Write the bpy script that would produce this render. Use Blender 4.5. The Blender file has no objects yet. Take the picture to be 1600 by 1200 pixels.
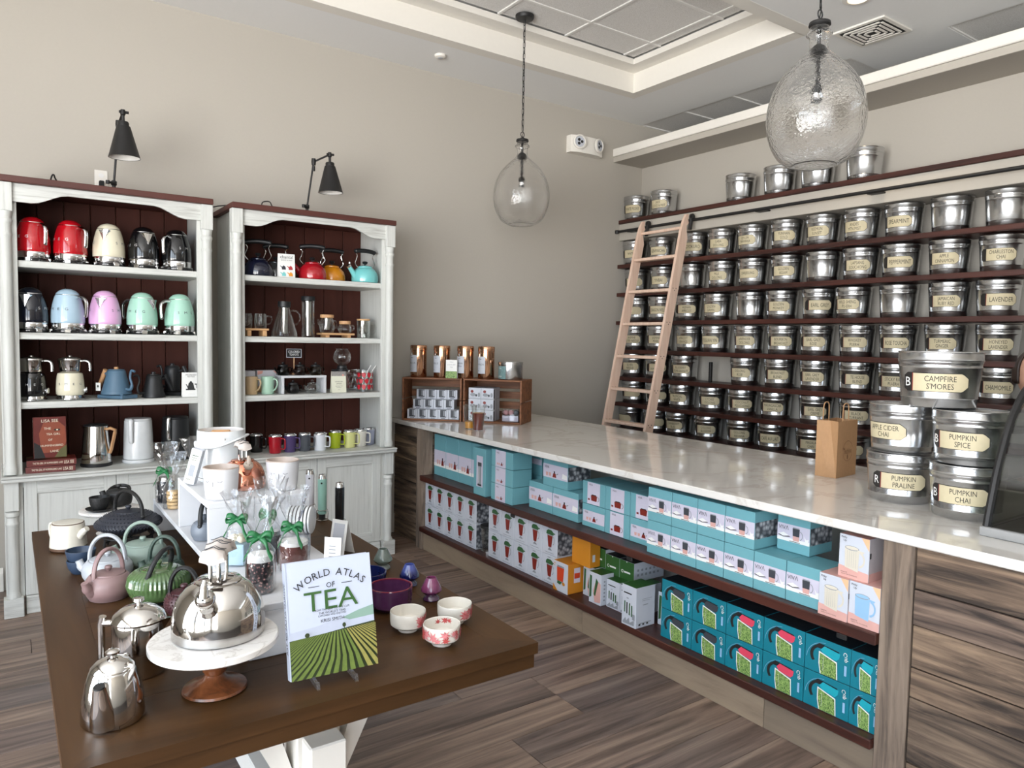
import bpy, bmesh, math, random
from mathutils import Vector, Matrix
from math import sin, cos, pi, radians, sqrt
random.seed(7)
SC = bpy.context.scene
COL = SC.collection

# ------------------------------------------------------------------ camera
cd = bpy.data.cameras.new('camera'); cam = bpy.data.objects.new('camera', cd); COL.objects.link(cam)
cd.sensor_fit = 'HORIZONTAL'; cd.sensor_width = 36.0; cd.lens = 25.486; cd.clip_start = 0.05; cd.clip_end = 200
_yaw, _pitch, _roll = -0.6098, -0.0616, 0.0185
_f = Vector((sin(-_yaw)*cos(_pitch), cos(_yaw)*cos(_pitch), sin(_pitch)))
_r = _f.cross(Vector((0, 0, 1))).normalized(); _u = _r.cross(_f)
_rr = cos(_roll)*_r + sin(_roll)*_u; _uu = -sin(_roll)*_r + cos(_roll)*_u
cam.matrix_world = Matrix(((_rr.x, _uu.x, -_f.x, -5.0798), (_rr.y, _uu.y, -_f.y, -5.1416), (_rr.z, _uu.z, -_f.z, 1.5659), (0, 0, 0, 1)))
SC.camera = cam

# ------------------------------------------------------------------ light
SC.view_settings.view_transform = 'Standard'; SC.view_settings.look = 'None'
SC.view_settings.gamma = 1.0; SC.view_settings.use_curve_mapping = False
SC.view_settings.exposure = 0.1
SKY = 19.0
w = bpy.data.worlds.new('daylight'); SC.world = w; w.use_nodes = True
nt = w.node_tree; nt.nodes.clear()
wo = nt.nodes.new('ShaderNodeOutputWorld'); bg = nt.nodes.new('ShaderNodeBackground')
tc = nt.nodes.new('ShaderNodeTexCoord'); sp = nt.nodes.new('ShaderNodeSeparateXYZ'); rp = nt.nodes.new('ShaderNodeValToRGB')
nt.links.new(tc.outputs['Generated'], sp.inputs[0]); nt.links.new(sp.outputs['Z'], rp.inputs[0])
rp.color_ramp.elements[0].position = 0.0; rp.color_ramp.elements[0].color = (1.0, .995, .985, 1)
rp.color_ramp.elements[1].position = 0.06; rp.color_ramp.elements[1].color = (.36, .41, .47, 1)
nt.links.new(rp.outputs[0], bg.inputs[0]); bg.inputs[1].default_value = SKY
nt.links.new(bg.outputs[0], wo.inputs[0])
def portal(name, loc, rot, sx, sy):
    l = bpy.data.lights.new(name, 'AREA'); l.shape = 'RECTANGLE'; l.size = sx; l.size_y = sy; l.cycles.is_portal = True
    o = bpy.data.objects.new(name, l); o.location = loc; o.rotation_euler = rot; COL.objects.link(o)
LEFT_X, FRONT_Y = -7.6, -8.2                       # glazed shop fronts behind and beside the camera
WIN_L = [(-7.9, -6.3), (-6.1, -4.5), (-4.3, -2.6)]         # y ranges on wall_left
WIN_F = [(-7.3, -6.1)]         # x ranges on wall_front
ZW0, ZW1 = 0.3, 3.4
for a, b in WIN_L: portal('daylight_portal', (LEFT_X, (a+b)/2, (ZW0+ZW1)/2), (0, -pi/2, 0), ZW1-ZW0, b-a)
for a, b in WIN_F: portal('daylight_portal', ((a+b)/2, FRONT_Y, (ZW0+ZW1)/2), (pi/2, 0, 0), b-a, ZW1-ZW0)
cy = SC.cycles
cy.caustics_reflective = False; cy.caustics_refractive = False
cy.max_bounces = 10; cy.diffuse_bounces = 5; cy.glossy_bounces = 5; cy.transmission_bounces = 8; cy.transparent_max_bounces = 24
cy.sample_clamp_indirect = 8.0

# ------------------------------------------------------------------ materials
def lin(h):
    h = h.lstrip('#'); c = [int(h[i:i+2], 16)/255 for i in (0, 2, 4)]
    return tuple((x/12.92 if x <= .04045 else ((x+.055)/1.055)**2.4) for x in c) + (1,)
MATS = {}
def newmat(name):
    m = bpy.data.materials.new(name); m.use_nodes = True; MATS[name] = m
    return m, m.node_tree, m.node_tree.nodes['Principled BSDF']
def node(nt, t, **kw):
    n = nt.nodes.new(t)
    for k, v in kw.items():
        if k in n.inputs: n.inputs[k].default_value = v
        else: setattr(n, k, v)
    return n
def coords(nt, scale=(1, 1, 1), rnd=False):
    tc = nt.nodes.new('ShaderNodeTexCoord'); mp = nt.nodes.new('ShaderNodeMapping'); mp.inputs['Scale'].default_value = scale
    nt.links.new(tc.outputs['Object'], mp.inputs[0])
    if rnd:
        oi = nt.nodes.new('ShaderNodeObjectInfo'); mu = nt.nodes.new('ShaderNodeMath'); mu.operation = 'MULTIPLY'; mu.inputs[1].default_value = 37.0
        nt.links.new(oi.outputs['Random'], mu.inputs[0]); nt.links.new(mu.outputs[0], mp.inputs['Location'])
    return mp.outputs[0]
def mixc(nt, fac, a, b, mode='MIX'):
    n = nt.nodes.new('ShaderNodeMix'); n.data_type = 'RGBA'; n.blend_type = mode
    for i, v in ((0, fac), (6, a), (7, b)):
        if hasattr(v, 'links') or hasattr(v, 'is_linked'): nt.links.new(v, n.inputs[i])
        else: n.inputs[i].default_value = v
    return n.outputs[2]
def ramp(nt, src, stops):
    r = nt.nodes.new('ShaderNodeValToRGB'); nt.links.new(src, r.inputs[0])
    e = r.color_ramp.elements
    while len(e) < len(stops): e.new(0.5)
    for k, (p, c) in enumerate(stops): e[k].position = p; e[k].color = c if isinstance(c, tuple) else lin(c)
    return r.outputs[0]
def bump(nt, src, strength, dist, b):
    n = nt.nodes.new('ShaderNodeBump'); n.inputs['Strength'].default_value = strength; n.inputs['Distance'].default_value = dist
    nt.links.new(src, n.inputs['Height']); nt.links.new(n.outputs[0], b.inputs['Normal'])
def plain(name, col, rough=.5, metal=0.0, var=.06, scale=30, coat=0.0, bmp=0.0, spec=None):
    if name in MATS: return MATS[name]
    m, nt, b = newmat(name); c = lin(col)
    v = coords(nt); no = node(nt, 'ShaderNodeTexNoise', Scale=scale, Detail=3.0); nt.links.new(v, no.inputs['Vector'])
    lo = tuple(x*(1-var) for x in c[:3]) + (1,); hi = tuple(min(1, x*(1+var)) for x in c[:3]) + (1,)
    nt.links.new(mixc(nt, no.outputs[0], lo, hi), b.inputs['Base Color'])
    b.inputs['Roughness'].default_value = rough; b.inputs['Metallic'].default_value = metal
    b.inputs['Coat Weight'].default_value = coat; b.inputs['Coat Roughness'].default_value = .06
    if spec is not None: b.inputs['Specular IOR Level'].default_value = spec
    if bmp: bump(nt, no.outputs[0], bmp, .01, b)
    return m
def emit(name, col, s):
    m, nt, b = newmat(name); b.inputs['Emission Color'].default_value = lin(col); b.inputs['Emission Strength'].default_value = s
    no = node(nt, 'ShaderNodeTexNoise', Scale=5.0); nt.links.new(mixc(nt, no.outputs[0], lin(col), lin('#ffffff')), b.inputs['Base Color']); return m
def glass(name, tint='#ffffff', refl=1.0, rough=.03, bmp=0.0, scale=40, base=.04):
    """thin clear glass: straight-through light plus a mirror film that grows at grazing angles"""
    m = bpy.data.materials.new(name); m.use_nodes = True; MATS[name] = m; nt = m.node_tree; nt.nodes.clear()
    out = nt.nodes.new('ShaderNodeOutputMaterial'); tr = nt.nodes.new('ShaderNodeBsdfTransparent'); gl = nt.nodes.new('ShaderNodeBsdfGlossy')
    tr.inputs[0].default_value = lin(tint); gl.inputs['Roughness'].default_value = rough; gl.inputs[0].default_value = (1, 1, 1, 1)
    lw = nt.nodes.new('ShaderNodeLayerWeight'); lw.inputs[0].default_value = .35
    ma = node(nt, 'ShaderNodeMath', operation='MULTIPLY_ADD'); ma.inputs[1].default_value = refl; ma.inputs[2].default_value = base
    nt.links.new(lw.outputs['Facing'], ma.inputs[0])
    pw = node(nt, 'ShaderNodeMath', operation='POWER'); pw.inputs[1].default_value = 1.35; nt.links.new(ma.outputs[0], pw.inputs[0]); pw.use_clamp = True
    mx = nt.nodes.new('ShaderNodeMixShader'); nt.links.new(pw.outputs[0], mx.inputs[0]); nt.links.new(tr.outputs[0], mx.inputs[1]); nt.links.new(gl.outputs[0], mx.inputs[2])
    nt.links.new(mx.outputs[0], out.inputs[0])
    v = coords(nt); no = node(nt, 'ShaderNodeTexNoise', Scale=scale, Detail=2.0); nt.links.new(v, no.inputs['Vector'])
    if bmp:
        bn = nt.nodes.new('ShaderNodeBump'); bn.inputs['Strength'].default_value = bmp; bn.inputs['Distance'].default_value = .02
        nt.links.new(no.outputs[0], bn.inputs['Height']); nt.links.new(bn.outputs[0], gl.inputs['Normal']); nt.links.new(bn.outputs[0], lw.inputs['Normal'])
    return m
def wood(name, c1, c2, c3=None, axis=0, rough=.45, stretch=14, scale=6, coat=0, rnd=True, bmp=.15, contrast=(.35, .65), tone=None, spec=.5):
    """grain runs along the given axis; every object gets its own stretch of grain"""
    m, nt, b = newmat(name); s = [scale*stretch/4]*3; s[axis] = scale/4
    v = coords(nt, s, rnd); no = node(nt, 'ShaderNodeTexNoise', Scale=1.0, Detail=6.0, Roughness=.62, Distortion=.6); nt.links.new(v, no.inputs['Vector'])
    stops = [(contrast[0], c1), (contrast[1], c2)]
    if c3: stops = [(contrast[0], c1), ((contrast[0]+contrast[1])/2, c2), (contrast[1], c3)]
    colr = ramp(nt, no.outputs[0], stops)
    if tone:                                       # board-to-board difference of tone
        oi = nt.nodes.new('ShaderNodeObjectInfo')
        colr = mixc(nt, 1.0, colr, ramp(nt, oi.outputs['Random'], tone), 'MULTIPLY')
    nt.links.new(colr, b.inputs['Base Color']); b.inputs['Roughness'].default_value = rough; b.inputs['Coat Weight'].default_value = coat
    b.inputs['Specular IOR Level'].default_value = spec
    if bmp: bump(nt, no.outputs[0], bmp, .004, b)
    return m
W1, WH = (1, 1, 1, 1), '#ffffff'
# walls and ceiling
plain('wall_paint', '#b2aca2', .75, var=.02, scale=60, bmp=.04)
plain('ceiling_paint', '#ebebea', .8, var=.015, scale=40, bmp=.03)
plain('trim_white', '#e6e2da', .55, var=.02)
def tile_mat():
    m, nt, b = newmat('ceiling_tile'); v = coords(nt); no = node(nt, 'ShaderNodeTexNoise', Scale=160.0, Detail=2.0); nt.links.new(v, no.inputs['Vector'])
    nt.links.new(ramp(nt, no.outputs[0], [(.3, '#d2cfcb'), (.6, '#e4e2df')]), b.inputs['Base Color']); b.inputs['Roughness'].default_value = .95; bump(nt, no.outputs[0], .4, .004, b)
tile_mat()
plain('grid_white', '#e4e2de', .5)
wood('floor_wood', '#655850', '#96857a', '#bba999', axis=0, rough=.42, stretch=16, scale=5, contrast=(.34, .68), tone=[(0, '#b4b4bc'), (.35, '#e0d6ce'), (.7, '#c4bec0'), (1, '#fff0e2')], bmp=.2)
plain('floor_base', '#3c3633', .7)
wood('table_wood', '#32200d', '#422b15', '#4e351c', axis=0, rough=.45, stretch=10, scale=4, contrast=(.3, .7), bmp=.05, spec=.3)
wood('table_wood_y', '#32200d', '#422b15', '#4e351c', axis=1, rough=.45, stretch=10, scale=4, contrast=(.3, .7), bmp=.05, spec=.3)
def whitewash():
    m, nt, b = newmat('distressed_white'); v = coords(nt, (70, 70, 3)); no = node(nt, 'ShaderNodeTexNoise', Scale=1.0, Detail=7.0, Roughness=.7); nt.links.new(v, no.inputs['Vector'])
    v2 = coords(nt, (4, 4, 2)); n2 = node(nt, 'ShaderNodeTexNoise', Scale=1.0, Detail=2.0); nt.links.new(v2, n2.inputs['Vector'])
    a = ramp(nt, no.outputs[0], [(.28, '#8f8e88'), (.44, '#c6c7c2'), (.62, '#d4d5d0')])
    nt.links.new(mixc(nt, n2.outputs[0], a, lin('#cdcec9')), b.inputs['Base Color']); b.inputs['Roughness'].default_value = .5; bump(nt, no.outputs[0], .08, .003, b)
    m, nt, b = newmat('distressed_white_board'); v = coords(nt, (3, 60, 60)); no = node(nt, 'ShaderNodeTexNoise', Scale=1.0, Detail=7.0, Roughness=.7); nt.links.new(v, no.inputs['Vector'])
    nt.links.new(ramp(nt, no.outputs[0], [(.3, '#a3a29c'), (.46, '#c6c7c2'), (.6, '#d2d3ce')]), b.inputs['Base Color']); b.inputs['Roughness'].default_value = .5
whitewash()
wood('back_board', '#40211a', '#4d2a22', axis=2, rough=.65, stretch=10, scale=3, bmp=.05, spec=.2)
wood('cornice_wood', '#4a241d', '#5a2c23', axis=0, rough=.5, stretch=10, scale=3, bmp=.05)
wood('shelf_dark', '#2b1410', '#3f1f18', '#4d271e', axis=1, rough=.4, stretch=16, scale=4, bmp=.1)
barn_tone = [(0, '#c0b8b2'), (.3, '#efe2d6'), (.6, '#cdc0b6'), (.8, '#fff0dc'), (1, '#c4babb')]
wood('barn_wood', '#3a322c', '#76685b', '#9f8e7b', axis=1, rough=.8, stretch=12, scale=8, contrast=(.36, .66), tone=barn_tone, bmp=.5)
wood('barn_wood_z', '#4a4038', '#7a6a5c', '#918070', axis=2, rough=.8, stretch=12, scale=7, contrast=(.34, .68), bmp=.5)
wood('kick_wood', '#6d6155', '#97897a', '#a89a88', axis=1, rough=.8, stretch=8, scale=4, contrast=(.25, .75), tone=[(0, '#c9c4bd'), (1, '#f4ece0')], bmp=.35)
wood('crate_wood', '#5f3b25', '#7b4e31', '#8c5b3a', axis=0, rough=.6, stretch=14, scale=8, bmp=.2)
wood('ladder_wood', '#dbbaa4', '#e8cdba', axis=2, rough=.5, stretch=14, scale=8, bmp=.05)
wood('light_wood', '#b3855c', '#c79a6e', axis=2, rough=.5, stretch=8, scale=20, bmp=.05)
wood('cork_wood', '#c09367', '#d0a678', axis=0, rough=.6, stretch=6, scale=20, bmp=.05)
wood('acacia', '#4a2a18', '#6b3d22', '#7d4a2b', axis=2, rough=.3, stretch=8, scale=14, coat=.3, bmp=.03)
def marble(name, base, vein, scale, rough, thr=(.47, .53)):
    m, nt, b = newmat(name); v = coords(nt); no = node(nt, 'ShaderNodeTexNoise', Scale=scale, Detail=8.0, Roughness=.6, Distortion=1.5); nt.links.new(v, no.inputs['Vector'])
    mid = (thr[0]+thr[1])/2
    nt.links.new(ramp(nt, no.outputs[0], [(thr[0], base), (mid, vein), (thr[1], base)]), b.inputs['Base Color']); b.inputs['Roughness'].default_value = rough
    b.inputs['Coat Weight'].default_value = .2
marble('quartz', '#dcd8d2', '#cfc9c1', 1.4, .07)
marble('marble', '#e2ded9', '#c9c3bc', 9.0, .3)
def brushed(name, col, rough, streak=.25, axis=2, scale=90, bmp=.03):
    m, nt, b = newmat(name); s = [scale]*3; s[axis] = 1.5
    v = coords(nt, s, True); no = node(nt, 'ShaderNodeTexNoise', Scale=1.0, Detail=3.0); nt.links.new(v, no.inputs['Vector'])
    c = lin(col); nt.links.new(mixc(nt, no.outputs[0], tuple(x*(1-streak) for x in c[:3])+(1,), c), b.inputs['Base Color'])
    b.inputs['Metallic'].default_value = 1.0; b.inputs['Roughness'].default_value = rough
    if bmp: bump(nt, no.outputs[0], bmp, .002, b)
brushed('tin_metal', '#c8c9ca', .24, .10, scale=40, bmp=0)
brushed('lid_metal', '#cccdce', .25, .1, axis=0, scale=40, bmp=0)
brushed('steel', '#d6d3cf', .08, .05)
brushed('steel_satin', '#c9c7c4', .25, .15)
brushed('chrome', '#e2e2e2', .05, .02)
brushed('copper', '#cfa080', .12, .08)
brushed('rose_gold', '#e39a80', .08, .05)
plain('black_metal', '#1b1a1a', .5, var=.1)
plain('iron_black', '#141414', .55, var=.2, bmp=.2, scale=200)
plain('ink', '#191817', .6); plain('paper', '#e6e5e2', .6, var=.02); plain('paper_grey', '#b9bcc4', .6, var=.03)
plain('label_tan', '#c4b898', .6, var=.05, scale=60); plain('label_ink', '#1f1c1a', .6); plain('label_red', '#7d2622', .6)
plain('lamp_inner', '#f2f0ea', .6); plain('rubber', '#151515', .7)
glass('clear_glass', '#f8faf9', .85, .02, base=.06)
def solid_glass(name, bmp, scale):
    m, nt, b = newmat(name); b.inputs['Transmission Weight'].default_value = 1.0; b.inputs['Roughness'].default_value = .015; b.inputs['IOR'].default_value = 1.45
    v = coords(nt); no = node(nt, 'ShaderNodeTexNoise', Scale=scale, Detail=2.0); nt.links.new(v, no.inputs['Vector'])
    nt.links.new(mixc(nt, no.outputs[0], (.97, .97, .97, 1), (1, 1, 1, 1)), b.inputs['Base Color']); bump(nt, no.outputs[0], bmp, .01, b)
solid_glass('pendant_glass', .25, 55)
glass('cellophane', '#fafbfc', .75, .1, bmp=.6, scale=22, base=.10)
glass('acrylic', '#fafbfc', .8, .05, base=.12)
glass('smoky_glass', '#6f6a68', .5, .02); glass('rose_glass', '#a98580', .5, .02); glass('amber_glass', '#a08f62', .5, .02)
glass('case_glass', '#d5d9d6', .6, .03, base=.1)

# ------------------------------------------------------------------ mesh builder
_TXT = {}
def text_geo(s, spacing=.95):
    k = (s, spacing)
    if k not in _TXT:
        cu = bpy.data.curves.new('lettering', 'FONT'); cu.body = s; cu.align_x = 'CENTER'; cu.align_y = 'CENTER'; cu.resolution_u = 2; cu.space_line = spacing
        ob = bpy.data.objects.new('lettering', cu)
        me = ob.to_mesh()
        vs = [(v.co.x, v.co.y) for v in me.vertices]; fs = [tuple(p.vertices) for p in me.polygons]
        ob.to_mesh_clear(); bpy.data.objects.remove(ob); bpy.data.curves.remove(cu)
        if vs:
            cx = (max(v[0] for v in vs)+min(v[0] for v in vs))/2; cyy = (max(v[1] for v in vs)+min(v[1] for v in vs))/2
            vs = [(x-cx, y-cyy) for x, y in vs]
        _TXT[k] = (vs, fs)
    return _TXT[k]
class MB:
    def __init__(s): s.v = []; s.f = []; s.m = []
    def add(s, vs, fs, m=0):
        n = len(s.v); s.v += [tuple(v) for v in vs]; s.f += [tuple(i+n for i in f) for f in fs]
        s.m += m if isinstance(m, list) else [m]*len(fs); return s
    def box(s, x0, x1, y0, y1, z0, z1, m=0, c=0.0):
        if c <= 0:
            return s.add([(x, y, z) for x in (x0, x1) for y in (y0, y1) for z in (z0, z1)], [(0, 1, 3, 2), (4, 6, 7, 5), (0, 4, 5, 1), (2, 3, 7, 6), (0, 2, 6, 4), (1, 5, 7, 3)], m)
        vs = []; idx = {}
        X, Y, Z = (x0, x1), (y0, y1), (z0, z1)
        for i in (0, 1):
            for j in (0, 1):
                for k in (0, 1):
                    dx, dy, dz = c*(1-2*i), c*(1-2*j), c*(1-2*k)
                    for a, p in (('x', (X[i], Y[j]+dy, Z[k]+dz)), ('y', (X[i]+dx, Y[j], Z[k]+dz)), ('z', (X[i]+dx, Y[j]+dy, Z[k]))):
                        idx[(i, j, k, a)] = len(vs); vs.append(p)
        q = lambda *t: tuple(idx[a] for a in t); fs = []
        for i in (0, 1):
            fs.append(q((i, 0, 0, 'x'), (i, 0, 1, 'x'), (i, 1, 1, 'x'), (i, 1, 0, 'x'))); fs.append(q((0, i, 0, 'y'), (1, i, 0, 'y'), (1, i, 1, 'y'), (0, i, 1, 'y'))); fs.append(q((0, 0, i, 'z'), (0, 1, i, 'z'), (1, 1, i, 'z'), (1, 0, i, 'z')))
            for j in (0, 1):
                fs.append(q((i, j, 0, 'x'), (i, j, 1, 'x'), (i, j, 1, 'y'), (i, j, 0, 'y'))); fs.append(q((i, 0, j, 'x'), (i, 1, j, 'x'), (i, 1, j, 'z'), (i, 0, j, 'z'))); fs.append(q((0, i, j, 'y'), (1, i, j, 'y'), (1, i, j, 'z'), (0, i, j, 'z')))
                for k in (0, 1): fs.append(q((i, j, k, 'x'), (i, j, k, 'y'), (i, j, k, 'z')))
        return s.add(vs, fs, m)
    def lathe(s, prof, n=24, m=0, c=(0, 0, 0), a0=0.0, a1=2*pi, sx=1.0, sy=1.0, ms=None, warp=None):
        full = abs(a1-a0-2*pi) < 1e-6; N = n if full else n+1; vs = []; fs = []; mm = []; ring = []
        for r, z in prof:
            if abs(r) < 1e-7: ring.append([len(vs)]); vs.append((c[0], c[1], c[2]+z))
            else:
                ring.append(list(range(len(vs), len(vs)+N)))
                for i in range(N):
                    a = a0+(a1-a0)*i/n; rr = r*(warp(a, z) if warp else 1); vs.append((c[0]+rr*cos(a)*sx, c[1]+rr*sin(a)*sy, c[2]+z))
        for k in range(len(prof)-1):
            A, B = ring[k], ring[k+1]; mk = ms[k] if ms else m
            for i in range(n):
                j = (i+1) % N
                if len(A) == 1 and len(B) == 1: continue
                if len(A) == 1: fs.append((A[0], B[j], B[i]))
                elif len(B) == 1: fs.append((A[i], A[j], B[0]))
                else: fs.append((A[i], A[j], B[j], B[i]))
                mm.append(mk)
        return s.add(vs, fs, mm)
    def tube(s, pts, r, n=8, m=0, closed=False, ry=None, up=None):
        pts = [Vector(p) for p in pts]; L = len(pts); vs = []; fs = []; prev = None
        for i, p in enumerate(pts):
            if closed: t = pts[(i+1) % L]-pts[i-1]
            else: t = pts[min(i+1, L-1)]-pts[max(i-1, 0)]
            t.normalize()
            if prev is None:
                a = Vector(up) if up else (Vector((0, 0, 1)) if abs(t.z) < .9 else Vector((1, 0, 0)))
            else: a = prev
            nx = (a-t*a.dot(t)).normalized(); ny = t.cross(nx); prev = nx
            ra = r[i] if isinstance(r, (list, tuple)) else r; rb = ra*(ry if ry else 1)
            for k in range(n):
                th = 2*pi*k/n; vs.append(p+nx*cos(th)*ra+ny*sin(th)*rb)
        for i in range(L if closed else L-1):
            for k in range(n):
                a = i*n+k; b = i*n+(k+1) % n; c2 = ((i+1) % L)*n+(k+1) % n; d = ((i+1) % L)*n+k; fs.append((a, b, c2, d))
        if not closed: fs.append(tuple(reversed(range(n)))); fs.append(tuple(range((L-1)*n, L*n)))
        return s.add(vs, fs, m)
    def prism(s, pts, h0, h1, plane='xy', m=0):
        P = {'xy': lambda u, v, h: (u, v, h), 'xz': lambda u, v, h: (u, h, v), 'yz': lambda u, v, h: (h, u, v)}[plane]; n = len(pts)
        vs = [P(u, v, h0) for u, v in pts]+[P(u, v, h1) for u, v in pts]
        fs = [tuple(range(n)), tuple(range(2*n-1, n-1, -1))]+[(i, i+n, (i+1) % n+n, (i+1) % n) for i in range(n)]
        return s.add(vs, fs, m)
    def ngon(s, pts, m=0): return s.add(pts, [tuple(range(len(pts)))], m)
    def text(s, st, fn, maxw, maxh, m=0, aspect=None):
        vs, fs = text_geo(st)
        if not vs: return s
        W = max(v[0] for v in vs)*2; H = max(v[1] for v in vs)*2
        ky = maxh/H; kx = min(maxw/W, ky*(aspect or 1.0)); 
        if aspect is None: ky = min(ky, maxw/W*1.9); kx = min(maxw/W, ky)
        return s.add([fn(x*kx, y*ky) for x, y in vs], fs, m)
    def xf(s, M, start=0):
        for i in range(start, len(s.v)): s.v[i] = tuple(M @ Vector(s.v[i]))
        return s
    def mesh(s, name, mats, smooth=38):
        me = bpy.data.meshes.new(name); me.from_pydata(s.v, [], s.f)
        for mt in mats: me.materials.append(MATS[mt] if isinstance(mt, str) else mt)
        if len(mats) > 1: me.polygons.foreach_set('material_index', s.m)
        bm = bmesh.new(); bm.from_mesh(me); bmesh.ops.recalc_face_normals(bm, faces=bm.faces); bm.to_mesh(me); bm.free()
        if smooth:
            me.shade_smooth(); me.set_sharp_from_angle(angle=radians(smooth))
        return me
    def build(s, name, mats, parent=None, loc=(0, 0, 0), rz=0.0, smooth=38):
        if isinstance(mats, str): mats = [mats]
        return link(name, s.mesh(name, mats, smooth), parent, loc, rz)
def link(name, me, parent=None, loc=(0, 0, 0), rz=0.0):
    o = bpy.data.objects.new(name, me); COL.objects.link(o); o.location = loc; o.rotation_euler = (0, 0, rz)
    if parent is not None: o.parent = parent; _CH.setdefault(parent.name, []).append(o)
    return o
def rest(p): return (p[0], p[1], p[2]+(.0007 if .1 < p[2] < 3 else 0))      # set down with a hair of air, not fused to the shelf
def empty(name, label, cat, loc=(0, 0, 0), rz=0.0, group=None):
    o = bpy.data.objects.new(name, None); o.empty_display_size = .05; COL.objects.link(o); o.location = rest(loc); o.rotation_euler = (0, 0, rz)
    return tag(o, label, cat, group)
def tag(o, label, cat, group=None):
    o['label'] = label; o['category'] = cat
    if group: o['group'] = group
    return o
def struct(o): o['kind'] = 'structure'; return o
def dup(root, label, loc, rz=None, group=None, remap=None):
    """copy of a thing with its parts and sub-parts; meshes are shared unless a material is swapped"""
    def cp(o, par):
        c = o.copy(); COL.objects.link(c)
        if par is not None: c.parent = par; _CH.setdefault(par.name, []).append(c)
        if remap and c.data:
            if any(s and s.name in remap for s in c.data.materials):
                key = (c.data.name, tuple(sorted(remap.items())))
                if key not in _RM:
                    d = c.data.copy()
                    for i, mt in enumerate(d.materials):
                        if mt and mt.name in remap: d.materials[i] = MATS[remap[mt.name]]
                    _RM[key] = d
                c.data = _RM[key]
        for ch in KIDS(o): cp(ch, c)
        return c
    r = cp(root, None); r.location = rest(loc)
    if rz is not None: r.rotation_euler = (0, 0, rz)
    r['label'] = label
    if group: r['group'] = group
    elif 'group' in r and group == '': del r['group']
    return r
_RM = {}
_CH = {}
def KIDS(o): return list(_CH.get(o.name, ()))
def arc(cx, cz, r, a0, a1, n, y=0.0): return [(cx+r*cos(radians(a0+(a1-a0)*i/n)), y, cz+r*sin(radians(a0+(a1-a0)*i/n))) for i in range(n+1)]
def spline(pts, n=6):
    """smooth curve through points"""
    P = [Vector(p) for p in pts]; out = []
    for i in range(len(P)-1):
        p0 = P[max(i-1, 0)]; p1 = P[i]; p2 = P[i+1]; p3 = P[min(i+2, len(P)-1)]
        for k in range(n):
            t = k/n; out.append(.5*((2*p1)+(p2-p0)*t+(2*p0-5*p1+4*p2-p3)*t*t+(3*p1-p0-3*p2+p3)*t**3))
    out.append(P[-1]); return out
def ell(cu, cv, ru, rv, n=14, a0=0, a1=360): return [(cu+ru*cos(radians(a0+(a1-a0)*i/n)), cv+rv*sin(radians(a0+(a1-a0)*i/n))) for i in range(n+(0 if a1-a0 == 360 else 1))]
def rect(u0, v0, u1, v1): return [(u0, v0), (u1, v0), (u1, v1), (u0, v1)]
def print_on(mb, polys, fn, lift=.0006, step=.00025):
    """flat print: layered polygons, fn(u, v, height above the face)"""
    for k, (m, pts) in enumerate(polys): mb.ngon([fn(u, v, lift+step*k) for u, v in pts], m)
ORD = ['first', 'second', 'third', 'fourth', 'fifth', 'sixth', 'seventh', 'eighth', 'ninth', 'tenth', 'eleventh', 'twelfth']

# ================================================================== the room
H = 3.677; BY = 0.1; TX = 0.099          # ceiling height, back wall plane, tin wall plane
TRX, TRY, TRX0, TRY0 = -0.65, -0.527, -4.6, -2.08     # recessed tray in the ceiling
# floor
fl = struct(MB().box(-7.7, 2.6, -8.3, 0.2, -.12, -.006).build('floor', 'floor_base', smooth=0))
_pl = {}
def plank_mesh(L, W):
    k = (round(L, 3), round(W, 3))
    if k not in _pl: _pl[k] = MB().box(0, L, 0, W-.0025, -.008, 0, 0, .0012).mesh('plank', ['floor_wood'], 0)
    return _pl[k]
PW = .19
row = 0; y = -5.75
while y < BY-.02:
    x = -7.0-random.choice((.15, .45, .75, 1.0, .3, .6)); W = min(PW, BY-y)
    while x < -2.5:
        link('plank', plank_mesh(1.22, W), fl, (x, y, 0)); x += 1.2225
    y += PW
# walls
wb = struct(MB().box(-7.75, 2.6, BY, BY+.12, 0, H).build('wall_back', 'wall_paint', smooth=0))
wr = struct(MB().box(TX, TX+.12, -8.2, BY, 0, 3.37).build('wall_right', 'wall_paint', smooth=0))
struct(MB().box(2.5, 2.6, -8.3, .2, 0, H+.3).build('wall_far', 'wall_paint', smooth=0))
def glazed_wall(name, spans, axis, c, lo, hi):
    mb = MB(); e = lo
    def bx(a, b, z0, z1):
        if axis == 'y': mb.box(c-.12, c, a, b, z0, z1)
        else: mb.box(a, b, c-.12, c, z0, z1)
    for a, b in spans: bx(e, a, 0, H); bx(a, b, 0, ZW0); bx(a, b, ZW1, H); e = b
    bx(e, hi, 0, H)
    return struct(mb.build(name, 'wall_paint', smooth=0))
glazed_wall('wall_left', WIN_L, 'y', LEFT_X, -8.3, BY)
glazed_wall('wall_front', WIN_F, 'x', FRONT_Y, -7.7, 2.6)
def window(n, axis, c, a, b):
    mb = MB(); t = .05
    def bx(p, q, z0, z1):
        if axis == 'y': mb.box(c-.09, c-.03, p, q, z0, z1)
        else: mb.box(p, q, c-.09, c-.03, z0, z1)
    for k in range(4): x = a+(b-a-t)*k/3; bx(x, x+t, ZW0, ZW1)
    for z in (ZW0, 1.25, 2.15, ZW1-t): bx(a, b, z, z+t)
    struct(mb.build('window_%d' % n, 'black_metal', smooth=0))
for i, (a, b) in enumerate(WIN_L): window(i+1, 'y', LEFT_X, a, b)
for i, (a, b) in enumerate(WIN_F): window(i+4, 'x', FRONT_Y, a, b)
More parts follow.
